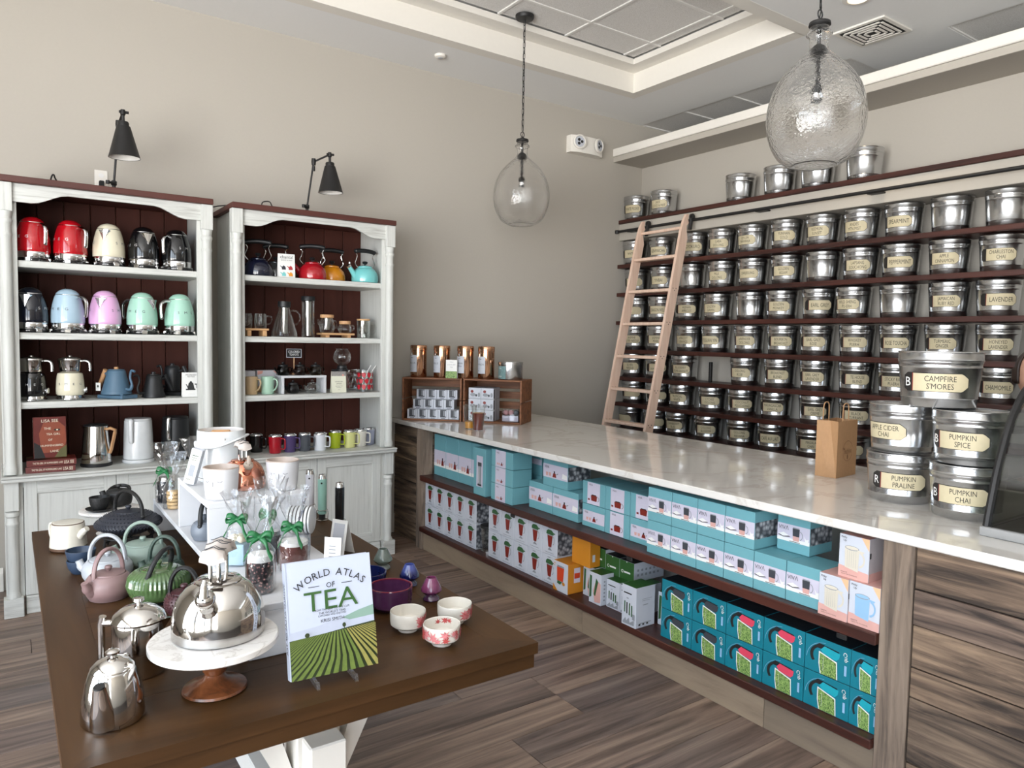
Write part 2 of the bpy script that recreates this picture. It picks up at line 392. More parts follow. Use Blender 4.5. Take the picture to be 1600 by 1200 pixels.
# ceiling: plasterboard around the tray and around two fields of dark tiles over the room beyond
DX = .06
ce = MB()
for x0, x1, y0, y1 in ((-7.7, TRX0, -8.3, .2), (TRX0, TRX, TRY, .2), (TRX0, TRX, -8.3, TRY0), (TRX, DX, -8.3, .2), (DX, 2.6, -2.724, -2.056), (1.7, 2.6, -2.056, .2), (1.7, 2.6, -8.3, -2.724)):
    ce.box(x0, x1, y0, y1, H, H+.1)
ce = struct(ce.build('ceiling', 'ceiling_paint', smooth=0))
tr = MB(); t = .1
for x0, x1, y0, y1 in ((TRX0-t, TRX+t, TRY, TRY+t), (TRX0-t, TRX+t, TRY0-t, TRY0), (TRX, TRX+t, TRY0, TRY), (TRX0-t, TRX0, TRY0, TRY)):
    g_ = .004; tr.box(x0-(g_ if x0 == TRX else 0), x1+(g_ if x1 == TRX0 else 0), y0-(g_ if y0 == TRY else 0), y1+(g_ if y1 == TRY0 else 0), H-.001, 3.98)
LG = .153
for x0, x1, y0, y1 in ((TRX0, TRX, TRY-LG, TRY), (TRX0, TRX, TRY0, TRY0+LG), (TRX-LG, TRX, TRY0+LG, TRY-LG), (TRX0, TRX0+LG, TRY0+LG, TRY-LG)): tr.box(x0, x1, y0, y1, 3.837, 3.882)
tr = struct(tr.build('trim_1', 'trim_white', smooth=0))
TZ = 3.884
struct(MB().box(TRX0, TRX, TRY0, TRY, TZ+.03, TZ+.06).build('ceiling_tray', 'ceiling_paint', ce, smooth=0))
xs = [TRX0+LG, -3.98, -3.37, -2.76, -2.14, -1.522, -.911, TRX-LG]; ys = [TRY0+LG, -1.583, -.973, TRY-LG]
for i in range(len(xs)-1):
    for j in range(len(ys)-1):
        MB().box(xs[i]+.006, xs[i+1]-.006, ys[j]+.006, ys[j+1]-.006, TZ+.008, TZ+.022, 0, .002).build('ceiling_tile', 'ceiling_tile', ce, smooth=0)
for x in xs[1:-1]: MB().box(x-.012, x+.012, ys[0], ys[-1], TZ, TZ+.012, 0, .002).build('grid_bar', 'grid_white', ce, smooth=0)
for yy in ys[1:-1]: MB().box(xs[0], xs[-1], yy-.012, yy+.012, TZ+.001, TZ+.013, 0, .002).build('grid_bar', 'grid_white', ce, smooth=0)
for y0, y1 in ((-2.056, .1), (-5.2, -2.724)):          # dark tile fields beyond the tin wall
    n = max(2, round((y1-y0)/.61)); s = (y1-y0)/n
    for i in range(3):
        for j in range(n): MB().box(DX+.55*i+.008, DX+.55*(i+1)-.008, y0+s*j+.008, y0+s*(j+1)-.008, H+.012, H+.03, 0, .002).build('ceiling_tile', 'ceiling_tile', ce, smooth=0)
    mb = MB()
    for i in range(4): mb.box(DX+.55*i-.012, DX+.55*i+.012, y0, y1, H+.001, H+.012)
    for j in range(n+1): mb.box(DX, 1.7, y0+s*j-.012, y0+s*j+.012, H+.002, H+.013)
    mb.box(DX, 1.7, y0, y1, H+.06, H+.1)
    mb.build('grid_bar', 'grid_white', ce, smooth=0)
# soffit ledge above the tin wall: moulded face board over a paler return
so = MB(); so.box(-.287, TX, -8.2, BY, 3.267, 3.318, 0, .003); so.box(-.297, TX, -8.2, BY, 3.32, 3.392, 1, .006)
struct(so.build('trim_2', ['wall_paint', 'trim_white'], smooth=0))
struct(MB().prism([(BY, 0), (BY-.018, 0), (BY-.018, .11), (BY-.012, .125), (BY-.006, .14), (BY, .14)], -7.6, -5.12, 'yz').build('baseboard_back', 'trim_white', smooth=0))
struct(MB().box(-3.99, -3.94, BY-.015, BY, 0, .14, 0, .003).build('baseboard_back', 'trim_white', smooth=0))

# ceiling fittings
v = empty('air_vent', 'square white slatted air vent set in the ceiling', 'vent', (-.262, -2.395, H))
MB().box(-.178, .178, -.178, .178, -.012, .0, 0, .003).build('frame', 'trim_white', v, smooth=0)
MB().box(-.15, .15, -.15, .15, -.0125, -.0121).build('recess', 'iron_black', v, smooth=0)
for q in range(4):                                         # four quarters of louvres running square to one another
    for k in range(4):
        r0 = .028+.031*k; n = len(MB().v); mb = MB(); mb.box(-r0, r0, r0, r0+.017, -.02, -.0135, 0, .002)
        mb.xf(Matrix.Rotation(q*pi/2, 4, 'Z')); mb.build('slat', 'trim_white', v, smooth=0)
d = empty('smoke_detector', 'small round white detector on the ceiling near the back wall', 'detector', (-2.371, -.249, H))
MB().lathe([(0, -.022), (.03, -.022), (.04, -.016), (.042, 0)], 24).build('body', 'trim_white', d); MB().lathe([(.0, -.0236), (.018, -.0235), (.02, -.0222)], 16).build('cap', 'paper_grey', d)
d = empty('recessed_downlight', 'lit recessed downlight in the ceiling beside the large pendant', 'ceiling light', (-.777, -2.586, H))
MB().lathe([(.055, -.001), (.058, -.006), (.085, -.004), (.088, 0)], 28).build('trim_ring', 'trim_white', d)
emit('lamp_glow', '#ffd9a8', 6.0); MB().lathe([(0, -.0015), (.054, -.0015)], 24).build('lens', 'lamp_glow', d)
l = bpy.data.lights.new('downlight_lamp', 'SPOT'); l.energy = 25; l.color = (1, .82, .6); l.spot_size = radians(95); l.spot_blend = .6; l.shadow_soft_size = .05
o = bpy.data.objects.new('downlight_lamp', l); o.location = (-.777, -2.586, H-.03); COL.objects.link(o)

# pendants
def pendant(label, loc, zcap, group, chain_top, canopy):
    """loc: (x, y); zcap: height of the metal cap on the glass"""
    p = empty('glass_pendant', label, 'pendant light', (loc[0], loc[1], zcap), 0, group)
    prof = [(.040, -.012), (.041, -.028), (.052, -.036), (.053, -.046), (.042, -.054), (.0385, -.095), (.05, -.122), (.088, -.155), (.139, -.206), (.178, -.268), (.199, -.332), (.206, -.397), (.2, -.462), (.178, -.527), (.145, -.575), (.098, -.602), (.085, -.600), (.05, -.585), (0, -.576)]
    pr = [(q.x, q.z) for q in spline([(a, 0, b) for a, b in prof], 3)]
    MB().lathe(pr, 48).build('glass_shade', 'pendant_glass', p, smooth=180)
    sm = KIDS(p)[-1].modifiers.new('wall', 'SOLIDIFY'); sm.thickness = .0035; sm.offset = -1
    MB().lathe([(0, .022), (.014, .022), (.02, .014), (.044, .008), (.046, -.004), (.040, -.012), (.034, -.014), (0, -.014)], 24).build('cap', 'black_metal', p)
    MB().lathe([(0, -.085), (.012, -.085), (.028, -.098), (.036, -.114), (.034, -.13), (.02, -.138), (0, -.138)], 20).build('ball_joint', 'black_metal', p)
    MB().tube([(0, 0, 0), (0, 0, -.085)], .008).tube([(0, 0, -.14), (0, 0, -.27)], .009).build('stem', 'black_metal', p)
    so = MB().lathe([(0, -.262), (.018, -.262), (.021, -.27), (.021, -.325), (.018, -.33), (0, -.33)], 16).build('socket', 'black_metal', p)
    MB().lathe([(.0195, -.296), (.0222, -.297), (.0222, -.318), (.0195, -.32)], 16).build('chrome_ring', 'chrome', so)
    MB().lathe([(.012, -.33), (.015, -.35), (.019, -.38), (.017, -.42), (.010, -.445), (0, -.452)], 16).build('bulb', 'clear_glass', p)
    fil = MB().tube([(.004, 0, -.34), (.006, 0, -.41), (-.006, 0, -.41), (-.004, 0, -.34)], .0012, 5).build('filament', 'copper', p)
    n = int((chain_top-.03-zcap-.03)/.0375); mesh = None
    MB().tube([(.016*cos(radians(a)), 0, .044+.018*sin(radians(a))) for a in range(0, 360, 30)], .0032, 6, closed=True).build('hook_ring', 'black_metal', p)
    rng = (chain_top-zcap-.06)
    for k in range(n):
        if mesh is None:
            pts = [(.008*cos(radians(a)), 0, (.014 if sin(radians(a)) > 0 else -.014)+.008*sin(radians(a))) for a in range(15, 375, 30)]
            mesh = MB().tube(pts, .0024, 5, closed=True).mesh('chain_link', ['black_metal'])
        o = link('chain_link', mesh, p, (0, 0, .07+rng*(k+.5)/n-.0), (k % 2)*pi/2+.3)
    MB().tube([(.004*sin(k*.9), .004*cos(k*.9), .02+(chain_top-zcap-.03)*k/40) for k in range(41)], .0022, 5).build('cord', 'rubber', p)
    if canopy: MB().lathe([(0, -.03), (.02, -.03), (.06, -.026), (.066, -.018), (.067, 0)], 28, c=(0, 0, chain_top-zcap)).build('canopy', 'black_metal', p)
    return p
pendant('clear glass teardrop pendant hanging in front of the taupe back wall', (-1.979, -.778), 3.003, 'teardrop glass pendants', TZ, True)
pendant('large clear glass teardrop pendant hanging closest, before the tin shelves', (-2.158, -3.238), 2.951, 'teardrop glass pendants', H, True)

# emergency light on the back wall
e = empty('emergency_light', 'white twin-headed emergency light on the back wall', 'emergency light', (-.672, BY, 3.345))
MB().prism([(-.19, 0), (.19, 0), (.19, -.06), (.13, -.085), (.05, -.095), (-.05, -.095), (-.13, -.085), (-.19, -.06)], -.075, .075, 'xy').build('housing', 'trim_white', e)
for sx in (-1, 1):
    M = Matrix.Translation((sx*.115, -.094, .015)) @ Matrix.Rotation(pi/2, 4, 'X') @ Matrix.Rotation(sx*.28, 4, 'Y')
    hd = MB().lathe([(.062, -.004), (.064, .012), (.052, .018), (.048, .012)], 24).xf(M).build('lamp_head', 'trim_white', e)
    MB().lathe([(0, .012), (.047, .012)], 20).xf(M).build('lens', 'paper_grey', hd)
    lb = MB()
    for k in range(3):
        a = k*2.09; lb.lathe([(0, .0145), (.010, .014), (.014, .0125)], 10, c=(.019*cos(a), .019*sin(a), 0))
    lb.xf(M).build('diode', 'black_metal', hd)

# ================================================================== bookcases
def bookcase(x0, x1, label):
    Wd = x1-x0; b = empty('display_bookcase', label, 'bookcase', ((x0+x1)/2, 0, 0), 0, 'painted bookcases along the back wall')
    h = Wd/2; P = .068; yf = -.42
    DW, DB = 'distressed_white', 'distressed_white_board'
    MB().box(-h, h, yf-.025, .085, 2.347, 2.381, 0, .003).build('cornice', 'cornice_wood', b, smooth=0)
    for s in (-1, 1):
        xa, xb = sorted((s*(h-.03), s*(h-.052))); MB().box(xa, xb, yf+.03, .08, .1, 2.346).build('side_panel', DW, b, smooth=0)
        st = MB().box(min(s*h, s*(h-.086)), max(s*h, s*(h-.086)), yf+.028, yf+.05, .1, 2.346, 0, .002).build('stile', DW, b, smooth=0)
        cx = s*(h-P/2)
        bl = MB().box(cx-P/2, cx+P/2, yf-.012, yf+.028, 2.195, 2.346, 0, .003).build('top_block', DW, b, smooth=0)
        col = [(.030, .785), (.033, .80), (.033, .815), (.028, .83), (.0265, .86), (.029, 1.4), (.0275, 2.06), (.031, 2.068), (.031, 2.078), (.0265, 2.085), (.0265, 2.125), (.030, 2.132), (.033, 2.14), (.033, 2.152), (.027, 2.16), (.031, 2.18), (.033, 2.195)]
        MB().lathe(col, 20, c=(cx, yf+.012, 0)).build('turned_column', DW, b)
        MB().box(cx-P/2, cx+P/2, yf-.012, yf+.028, .585, .745, 0, .003).build('middle_block', DW, b, smooth=0)
        c2 = [(.033, .105), (.033, .118), (.027, .13), (.0265, .15), (.0285, .35), (.027, .50), (.031, .508), (.031, .518), (.026, .525), (.026, .55), (.032, .557), (.032, .57), (.028, .577), (.033, .585)]
        MB().lathe(c2, 20, c=(cx, yf+.012, 0)).build('turned_leg', DW, b)
        MB().box(cx-.046, cx+.046, yf-.022, yf+.05, 0, .105, 0, .003).build('plinth_block', DB, b, smooth=0)
    # arched valance
    hv = h-P; pts = [(-hv, 2.346), (-hv, 2.25), (-hv+.085, 2.249)]
    pts += [(-hv+.085+.17*t, 2.249+.058*(3*t*t-2*t**3)) for t in (.2, .4, .6, .8, 1)]
    full = pts+[(-u, z) for u, z in reversed(pts)]
    MB().prism(full, yf+.008, yf+.027, 'xz').build('arched_valance', DB, b, smooth=0)
    n = 7; bw = (Wd-.104)/n
    for k in range(n): MB().box(-h+.052+bw*k+.0015, -h+.052+bw*(k+1)-.0015, .055, .07, .1, 2.346, 0, .004).build('back_board', 'back_board', b, smooth=0)
    for z in (1.944, 1.5536, 1.172): MB().box(-h+.052, h-.052, -.375, .055, z-.037, z, 0, .004).build('shelf', DB, b, smooth=0)
    MB().box(-h-.012, h+.012, yf-.04, .055, .745, .7655, 0, .004).box(-h-.012, h+.012, yf-.048, .055, .7655, .778, 0, .004).build('ledge', DB, b, smooth=0)
    MB().box(-h+.052, h-.052, -.36, .05, .1, .12).build('bottom_panel', DW, b, smooth=0)
    MB().box(-h+.09, h-.09, yf+.012, yf+.05, 0, .1, 0, .003).build('base_rail', DB, b, smooth=0)
    MB().box(-h+.086, h-.086, yf+.03, yf+.05, .705, .745).build('top_rail', DB, b, smooth=0)
    for s in (-1, 1):
        xa, xb = (-h+.089, -.0015) if s < 0 else (.0015, h-.089); fw = .062; z0, z1 = .104, .738
        dr = MB().box(xa+fw, xb-fw, yf+.028, yf+.034, z0+.07, z1-.07).build('door', DW, b, smooth=0)
        for q_ in (xa, xb-fw): MB().box(q_, q_+fw, yf+.016, yf+.036, z0, z1, 0, .002).build('door_stile', DW, dr, smooth=0)
        for za, zb in ((z0, z0+.07), (z1-.07, z1)): MB().box(xa+fw, xb-fw, yf+.016, yf+.036, za, zb, 0, .002).build('rail', DB, dr, smooth=0)
    return b
bookcase(-5.105, -4.03, 'white distressed bookcase with turned posts holding electric kettles')
bookcase(-3.92, -2.812, 'white distressed bookcase with turned posts beside the counter, holding enamel kettles')
S1, S2, S3, LEDGE = 1.944, 1.5536, 1.172, .778

# lamps on top of the bookcases
def task_lamp(label, base, elbow, head, z_top, tilt):
    bx, by, bz = base
    l = empty('task_lamp', label, 'lamp', base, 0, 'black lamps on the bookcases')
    R = lambda p: (p[0]-bx, p[1]-by, p[2]-bz)
    MB().lathe([(0, 0), (.03, 0), (.032, .006), (.03, .014), (.012, .02), (.01, .05), (.016, .055), (.016, .075), (.009, .08), (0, .08)], 18).build('base', 'black_metal', l)
    MB().tube([(.0, -.02, .062), (-.035, -.03, .062)], .006).lathe([(0, -.012), (.011, -.01), (.011, .01), (0, .012)], 10, c=(-.035, -.03, .062)).build('clamp_screw', 'black_metal', l)
    e = R(elbow); hd = R(head)
    MB().tube([(0, 0, .06), e], .0065).build('pole', 'black_metal', l)
    MB().lathe([(0, -.024), (.014, -.022), (.016, .0), (.014, .022), (0, .024)], 12, c=e).lathe([(0, -.018), (.011, -.016), (.011, .016), (0, .018)], 10, c=(e[0], e[1], e[2]-.045)).build('elbow_joint', 'black_metal', l)
    MB().tube([e, (hd[0], hd[1], hd[2]+.045)], .0065).build('arm', 'black_metal', l)
    M = Matrix.Translation(hd) @ Matrix.Rotation(tilt, 4, 'Y')
    MB().lathe([(0, .06), (.012, .058), (.014, .03), (.009, .025), (.009, -.01), (.02, -.012)], 12).tube([(-.02, 0, .045), (.03, 0, .045)], .008).xf(M).build('swivel_joint', 'black_metal', l)
    MB().lathe([(.0, -.008), (.026, -.01), (.03, -.016), (.03, -.034), (.036, -.036), (.083, -.212), (.085, -.215), (.0835, -.2155)], 32).xf(M).build('lamp_shade', 'black_metal', l)
    MB().lathe([(.0825, -.213), (.035, -.04), (0, -.038)], 32).xf(M).build('shade_lining', 'lamp_inner', l)
    MB().lathe([(.013, -.04), (.014, -.09), (.026, -.13), (.028, -.145), (.018, -.17), (0, -.175)], 16).xf(M).build('bulb', 'trim_white', l)
    return l
task_lamp('black cone-shaded lamp on top of the left bookcase, by the wall outlet', (-4.535, -.2, 2.381), (-4.508, -.21, 2.79), (-4.497, -.33, 2.79), 0, -.02)
task_lamp('black cone-shaded swing-arm lamp on top of the right bookcase', (-3.368, -.2, 2.381), (-3.322, -.2, 2.755), (-3.222, -.24, 2.768), 0, -.03)
o = empty('wall_outlet', 'white double wall outlet above the left bookcase', 'outlet', (-4.572, BY, 2.51))
MB().box(-.036, .036, -.006, 0, -.058, .058, 0, .002).build('plate', 'trim_white', o, smooth=0)
MB().prism(ell(0, .026, .016, .014, 12), -.008, -.006, 'xz').prism(ell(0, -.026, .016, .014, 12), -.008, -.006, 'xz').build('socket', 'paper', o)
p = empty('power_plug', 'black plug pushed into the wall outlet', 'plug', (-4.572, BY-.008, 2.484))
MB().box(-.014, .014, -.032, 0, -.02, .016, 0, .004).build('plug_body', 'rubber', p); MB().tube(spline([(0, -.02, -.018), (0, -.05, -.06), (-.03, -.06, -.085), (-.02, -.12, -.096), (.03, -.15, -.097), (.035, -.2, -.097)], 5), .004, 6).build('cable', 'rubber', p)
def cable(label, pts): tag(MB().tube(spline(pts, 6), .004, 6).build('lamp_cord', 'rubber'), label, 'cord', 'lamp cords')
cable('short black cord end poking up from the left bookcase top', [(-4.86, -.28, 2.388), (-4.85, -.27, 2.43), (-4.84, -.27, 2.44), (-4.83, -.25, 2.42), (-4.80, -.23, 2.388), (-4.7, -.2, 2.388)])
cable('black cord sagging between the two bookcase tops', [(-4.12, -.1, 2.387), (-4.03, -.1, 2.392), (-3.97, -.1, 2.386), (-3.92, -.1, 2.40), (-3.86, -.13, 2.405), (-3.82, -.2, 2.389), (-3.72, -.3, 2.389), (-3.70, -.32, 2.42), (-3.66, -.33, 2.425), (-3.63, -.33, 2.392), (-3.5, -.28, 2.388), (-3.42, -.22, 2.388)])

# ================================================================== counter
CX, CZ = -2.597, .93
ct = MB().box(CX, -1.381, -6.6, BY, .896, CZ, 0, .004).build('countertop', 'quartz', smooth=0); tag(ct, 'long white quartz countertop with faint veins', 'countertop')
k = empty('shop_counter', 'long counter clad in reclaimed boards with open shelves of boxes', 'counter', (0, 0, 0))
for y0, y1 in ((-.44, -.345), (-3.955, -3.848)): MB().box(-2.585, -2.50, y0, y1, 0, .895, 0, .003).build('post', 'barn_wood_z', k, smooth=0)
MB().box(-2.562, -2.52, -.345, -.30, 0, .895, 0, .002).build('corner_strip', 'iron_black', k, smooth=0)
def boards(y0, y1, zs, xf):
    for i in range(len(zs)-1):
        ox = random.uniform(-.004, .004)
        MB().box(xf+ox, xf+.03, y0+.001, y1-.001, zs[i]+.002, zs[i+1]-.002, 0, .0025).build('board', 'barn_wood', k, smooth=0)
boards(-.30, BY-.002, [0, .155, .235, .46, .62, .80, .895], -2.55)
boards(-6.0, -3.957, [0, .145, .374, .478, .626, .749, .895], -2.578)
for y0, y1 in ((-2.25, -.442), (-3.389, -2.25), (-3.846, -3.389)): MB().box(-2.573, -2.54, y0+.001, y1-.001, 0, .137, 0, .002).build('kick_board', 'kick_wood', k, smooth=0)
for z0, z1 in ((.515, .556), (.137, .173)): MB().box(-2.603, -2.06, -3.846, -.43, z0, z1, 0, .004).build('shelf', 'shelf_dark', k, smooth=0)
MB().box(-2.06, -2.04, -3.9, BY-.002, 0, .895).build('divider', 'trim_white', k, smooth=0)
MB().box(-2.50, -2.06, -.435, -.42, .173, .895).build('end_panel', 'barn_wood', k, smooth=0)
MB().box(-2.50, -2.06, -3.87, -3.855, .173, .895).build('end_panel', 'barn_wood', k, smooth=0)
MB().box(-1.44, -1.41, -6.0, BY-.002, 0, .895).build('rear_panel', 'trim_white', k, smooth=0)
for yy in (-1.62, -2.62, -3.72): MB().box(-2.602, -2.592, yy-.02, yy+.02, .495, .5148, 0, .003).build('shelf_bracket', 'black_metal', k, smooth=0)

# ================================================================== tin wall
ZS = [2.729, 2.303, 2.032, 1.76, 1.488, 1.226, .974, .724]
for i, z in enumerate(ZS):
    lab = ['topmost dark wooden shelf above the ladder rail, holding six tins'] + ['dark wooden tin shelf, %s below the ladder rail' % ORD[j] for j in range(7)]
    s = MB().box(-.199, TX, -6.2, BY, z-.036, z, 0, .003).build('wall_shelf', 'shelf_dark', smooth=0); tag(s, lab[i], 'shelf', 'dark shelves of tea tins')
    for yy in (-.93, -2.02, -2.98) if i else (): MB().box(-.12, -.10, yy-.006, yy+.006, z-.0385, z-.0361).build('bracket', 'black_metal', s, smooth=0)
struct(MB().box(-.185, TX, -6.2, BY, 2.535, 2.692, 0, .003).build('trim_3', 'wall_paint', smooth=0))
tag(MB().box(-.06, -.03, -.965, -.942, 1.2262, 1.40, 0, .003).build('shelf_post', 'black_metal', smooth=0), 'short black upright bar standing in the gap between tins', 'bar')
rl = empty('ladder_rail', 'black metal ladder rail along the tin shelves', 'rail', (-.245, 0, 2.611))
MB().tube([(0, .075, 0), (0, -6.1, 0)], .0125, 10).build('rod', 'black_metal', rl); MB().lathe([(0, -.02), (.02, -.016), (.022, .0), (.02, .016), (0, .02)], 12, c=(0, .065, 0)).build('end_stop', 'black_metal', rl)
for yy in (-.12, -1.55, -2.45, -3.4, -4.6): MB().box(.0, .06, yy-.05, yy+.05, -.016, -.004, 0, .002).build('bracket', 'black_metal', rl, smooth=0)

# ladder leaning on the rail
ld = empty('library_ladder', 'pale wooden library ladder leaning on the black rail', 'ladder', (-.3, -.575, 0))
slope = -.2105; ax = lambda z: (2.62-z)*slope*1.0     # x offset of the stiles at height z
for yy in (.245, -.27):
    w2 = .045; mb = MB(); pr = []
    for z in (0, 2.5): pr.append((ax(z)-w2, z))
    pr += [(ax(2.58)-.03, 2.60), (ax(2.64)-.012, 2.655), (ax(2.66)+.012, 2.66), (ax(2.62)+.012, 2.615), (ax(2.59)+.03, 2.585), (ax(2.56)+.012, 2.56), (ax(2.52)+.018, 2.535), (ax(2.48)+.03, 2.51), (ax(2.46)+w2, 2.45), (ax(0)+w2, 0)]
    st = MB().prism(pr, yy-.013, yy+.013, 'xz').build('stile', 'ladder_wood', ld, smooth=0)
    bo = MB()
    for zr in [.279+.2885*i for i in range(7)]:
        for dx, dz in ((-.018, .012), (.018, .012), (0, -.006)): bo.lathe([(0, 0), (.005, 0)], 8, c=(0, 0, 0)).xf(Matrix.Translation((ax(zr)+dx, yy-.0138, zr+dz)) @ Matrix.Rotation(pi/2, 4, 'X'), len(bo.v)-9)
    bo.build('bolt', 'black_metal', st)
    MB().tube([(ax(2.6)+.035, yy-.02, 2.53), (ax(2.6)+.045, yy-.02, 2.60), (ax(2.6)+.05, yy-.02, 2.66)], .016, 8).lathe([(0, -.012), (.026, -.01), (.026, .01), (0, .012)], 14).xf(Matrix.Translation((.05, yy-.022, 2.64)) @ Matrix.Rotation(pi/2, 4, 'X'), 24).build('roller_hook', 'black_metal', ld)
for zr in [.279+.2885*i for i in range(8)]:
    MB().box(ax(zr)-.04, ax(zr)+.045, -.257, .232, zr-.013, zr+.013, 0, .004).build('tread', 'ladder_wood', ld, smooth=0)
MB().tube([(ax(2.56), -.257, 2.545), (ax(2.56), .232, 2.545)], .014, 10).build('top_rod', 'ladder_wood', ld)

# tea tins
rad = lambda z: .1045+(.1165-.1045)*min(1, z/.17)
def tin_body():
    pr = [(0, 0), (.102, 0), (.1045, .003), (rad(.03), .03), (rad(.03)+.0022, .034), (rad(.038), .038), (rad(.15), .148), (rad(.154)+.0022, .152), (rad(.16), .157), (rad(.17), .166), (.1185, .170), (.1185, .1745), (.1155, .177)]
    return MB().lathe(pr, 40).mesh('body', ['tin_metal'])
def tin_lid():
    return MB().lathe([(.1165, .174), (.1195, .1755), (.1205, .180), (.1185, .184), (.1185, .206), (.1205, .2085), (.1195, .212), (.114, .2115), (.112, .207), (0, .2065)], 40).mesh('lid', ['lid_metal'])
TB, TL = tin_body(), tin_lid()
def cyl_fn(phi0, lift, zc, s=1.0, rf=rad):
    def f(u, v):
        R = rf(zc+v)+lift; a = phi0+u/R
        return (-R*cos(a)*1.0, -R*sin(a), zc+v)
    return f
def label_geo(cap, stripe):
    """dark-edged tan label bent round the tin: u along the wall, v up"""
    mb = MB(); zc = .095
    def strip(outline_top, us, m, lift):
        fn = cyl_fn(0, lift, zc); vs = []; fs = []
        for i, u in enumerate(us): h = outline_top(u); vs += [fn(u, -h), fn(u, h)]
        for i in range(len(us)-1): fs.append((2*i, 2*i+2, 2*i+3, 2*i+1))
        mb.add(vs, fs, m)
    L, R, Hh = -.103, .098, .036
    def top(d):
        def t(u):
            if u > R-.022-d*.4: return max(.004, (Hh-d)-max(0, u-(R-.022))*.95)
            if u < L+.014+d*.4: return max(.004, (Hh-d)-max(0, (L+.014)-u)*.9)
            return Hh-d
        return t
    lin_ = lambda a, b, n: [a+(b-a)*i/n for i in range(n+1)]
    strip(top(0), lin_(L, R, 26), 0, .0005)
    strip(top(.0022), lin_(-.066, R-.0028, 22), 1, .0009)
    if stripe: strip(lambda u: Hh-.001, lin_(-.0695, -.066, 1), 2, .0010)
    return mb
LM = {}
def add_label(root, text, phi, cap=None, stripe=True, tan='label_tan'):
    k = (cap, stripe)
    if k not in LM:
        mb = label_geo(cap, stripe)
        if cap: mb.text(cap, (lambda f: lambda u, v: f(u-.085, v))(cyl_fn(0, .0011, .095)), .02, .034, 3)
        LM[k] = mb.mesh('paper_label', ['label_ink', 'label_tan', 'label_red', 'paper'], 0)
    lb = link('paper_label', LM[k], root, (0, 0, 0), radians(phi))
    if text and text != '-':
        f = cyl_fn(0, .0013, .095)
        MB().text(text.replace('|', '\n'), lambda u, v: f(u+.014, v), .135, .05 if '|' in text else .027, 0, .66).build('lettering', 'label_ink', lb, smooth=0)
    return lb
TINS = [
 (2.729,[(0.013,'WHITE PEONY',16),(-0.340,'JADE|CLOUD & MIST',9),(-1.198,'',-12),(-1.568,'',-15),(-1.901,'',-17),(-2.263,'',-20),]),
 (2.303,[(0.014,'WHITE JA',21),(-0.339,'GENMAICHA',14),(-0.731,'GYOKURO',21),(-1.033,'GABA|OOLONG',15),(-1.338,'CEYLON|MAHARAJA',-3),(-1.656,'YUNNAN|GOLD',16),(-1.965,'KEEMUN|SUNSET',3),(-2.266,'ANDES|MTN MIST',-3),(-2.560,'SPEARMINT',2),(-2.864,'',-26),(-3.185,'',-29),]),
 (2.032,[(-0.025,'-',20),(-0.365,'YINBAI',11),(-0.703,'',-9),(-1.047,'MILK|OOLONG',7),(-1.355,'DARJEELING',7),(-1.668,'GOLDEN|ASSAM',14),(-1.977,'',-18),(-2.270,'LAPSANG|SOUCHONG',12),(-2.554,'PEPPERMINT',17),(-2.865,'APPLE|CINNAMON',2),(-3.165,'CHARLESTON|CHAI',13),]),
 (1.76,[(-0.035,'-',15),(-0.345,'DRAGON WELL',19),(-0.678,'HUNAN|APRICOT',27),(-1.009,'GOLDEN|DAWN',1),(-1.347,'',-13),(-1.639,'GOLDEN|MONKEY',15),(-1.953,'EARL GREY',30),(-2.229,'WILD SHENG|PU-ERH',0),(-2.548,'',-23),(-2.878,'JAMAICAN|RUBY RED',8),(-3.162,'LAVENDER',24),]),
 (1.488,[(-0.016,'JASMINE|SILVER NEEDLE',21),(-0.339,'JASMINE|PEARL',19),(-0.703,'APRICOT|ORANGE',4),(-0.995,'TE GUAN YIN',2),(-1.340,'LAVENDER|OOLONG',10),(-1.660,'BOURBON|BREAKFAST',19),(-1.952,'EARL GREY|ROSE',14),(-2.266,'WHISKEY|PUERH',15),(-2.560,'ROSE TOUCHA',13),(-2.866,'TURMERIC|GINGER',9),(-3.174,'HONEYED|LAVENDER',16),]),
 (1.226,[(-0.002,'SILVER|NEEDLE',21),(-0.331,'FUJIAN|JASMINE BLOSSOM',34),(-0.658,'BLUEBERRY|POMEGRANATE',15),(-1.317,'OOLONG|ROSE',8),(-1.643,'BREAKFAST|BLEND',20),(-1.959,'EARL GREY|LAVENDER',11),(-2.276,'TE HOUSE|BLEND',27),(-2.568,'STICKY RICE|PU-ERH',10),(-2.894,'-',14),(-3.195,'CHAMOMILE',11),]),
 (0.974,[(-0.022,'-',25),(-0.349,'-',34),(-0.642,'TROPICAL|WHITE',11),(-0.984,'LYCHEE|OOLONG',21),(-1.299,'COCONUT|POUCHONG',29),(-1.618,'MADAGASCAR|VANILLA',15),(-1.965,'EARL GREY|CREME',24),(-2.291,'BLACK|CURRANT',22),]),
 (0.724,[(0.012,'-',-4),(-0.327,'-',34),(-0.608,'CRANBERRY|BLISS',9),(-0.947,'OOLONG|BLOSSOM',23),(-1.295,'OOLONG|HAVANA',23),(-1.600,'CAFE AU LAIT',16),(-1.949,'MASALA|CHAI',22),(-2.265,'BERRY',22),]),
]
STRAYS = {(7, 0): 'behind the lowest ladder tread', (2, 0): 'behind the left ladder rail, second shelf below', (3, 0): 'behind the ladder rail, third shelf below the rail', (6, 0): 'behind the sixth ladder tread, sixth shelf below', (6, 1): 'half behind the right ladder rail, sixth shelf below it', (7, 1): 'half behind the ladder rail, lowest visible shelf', (5, 8): 'hidden behind the counter tins, fifth shelf below the rail'}
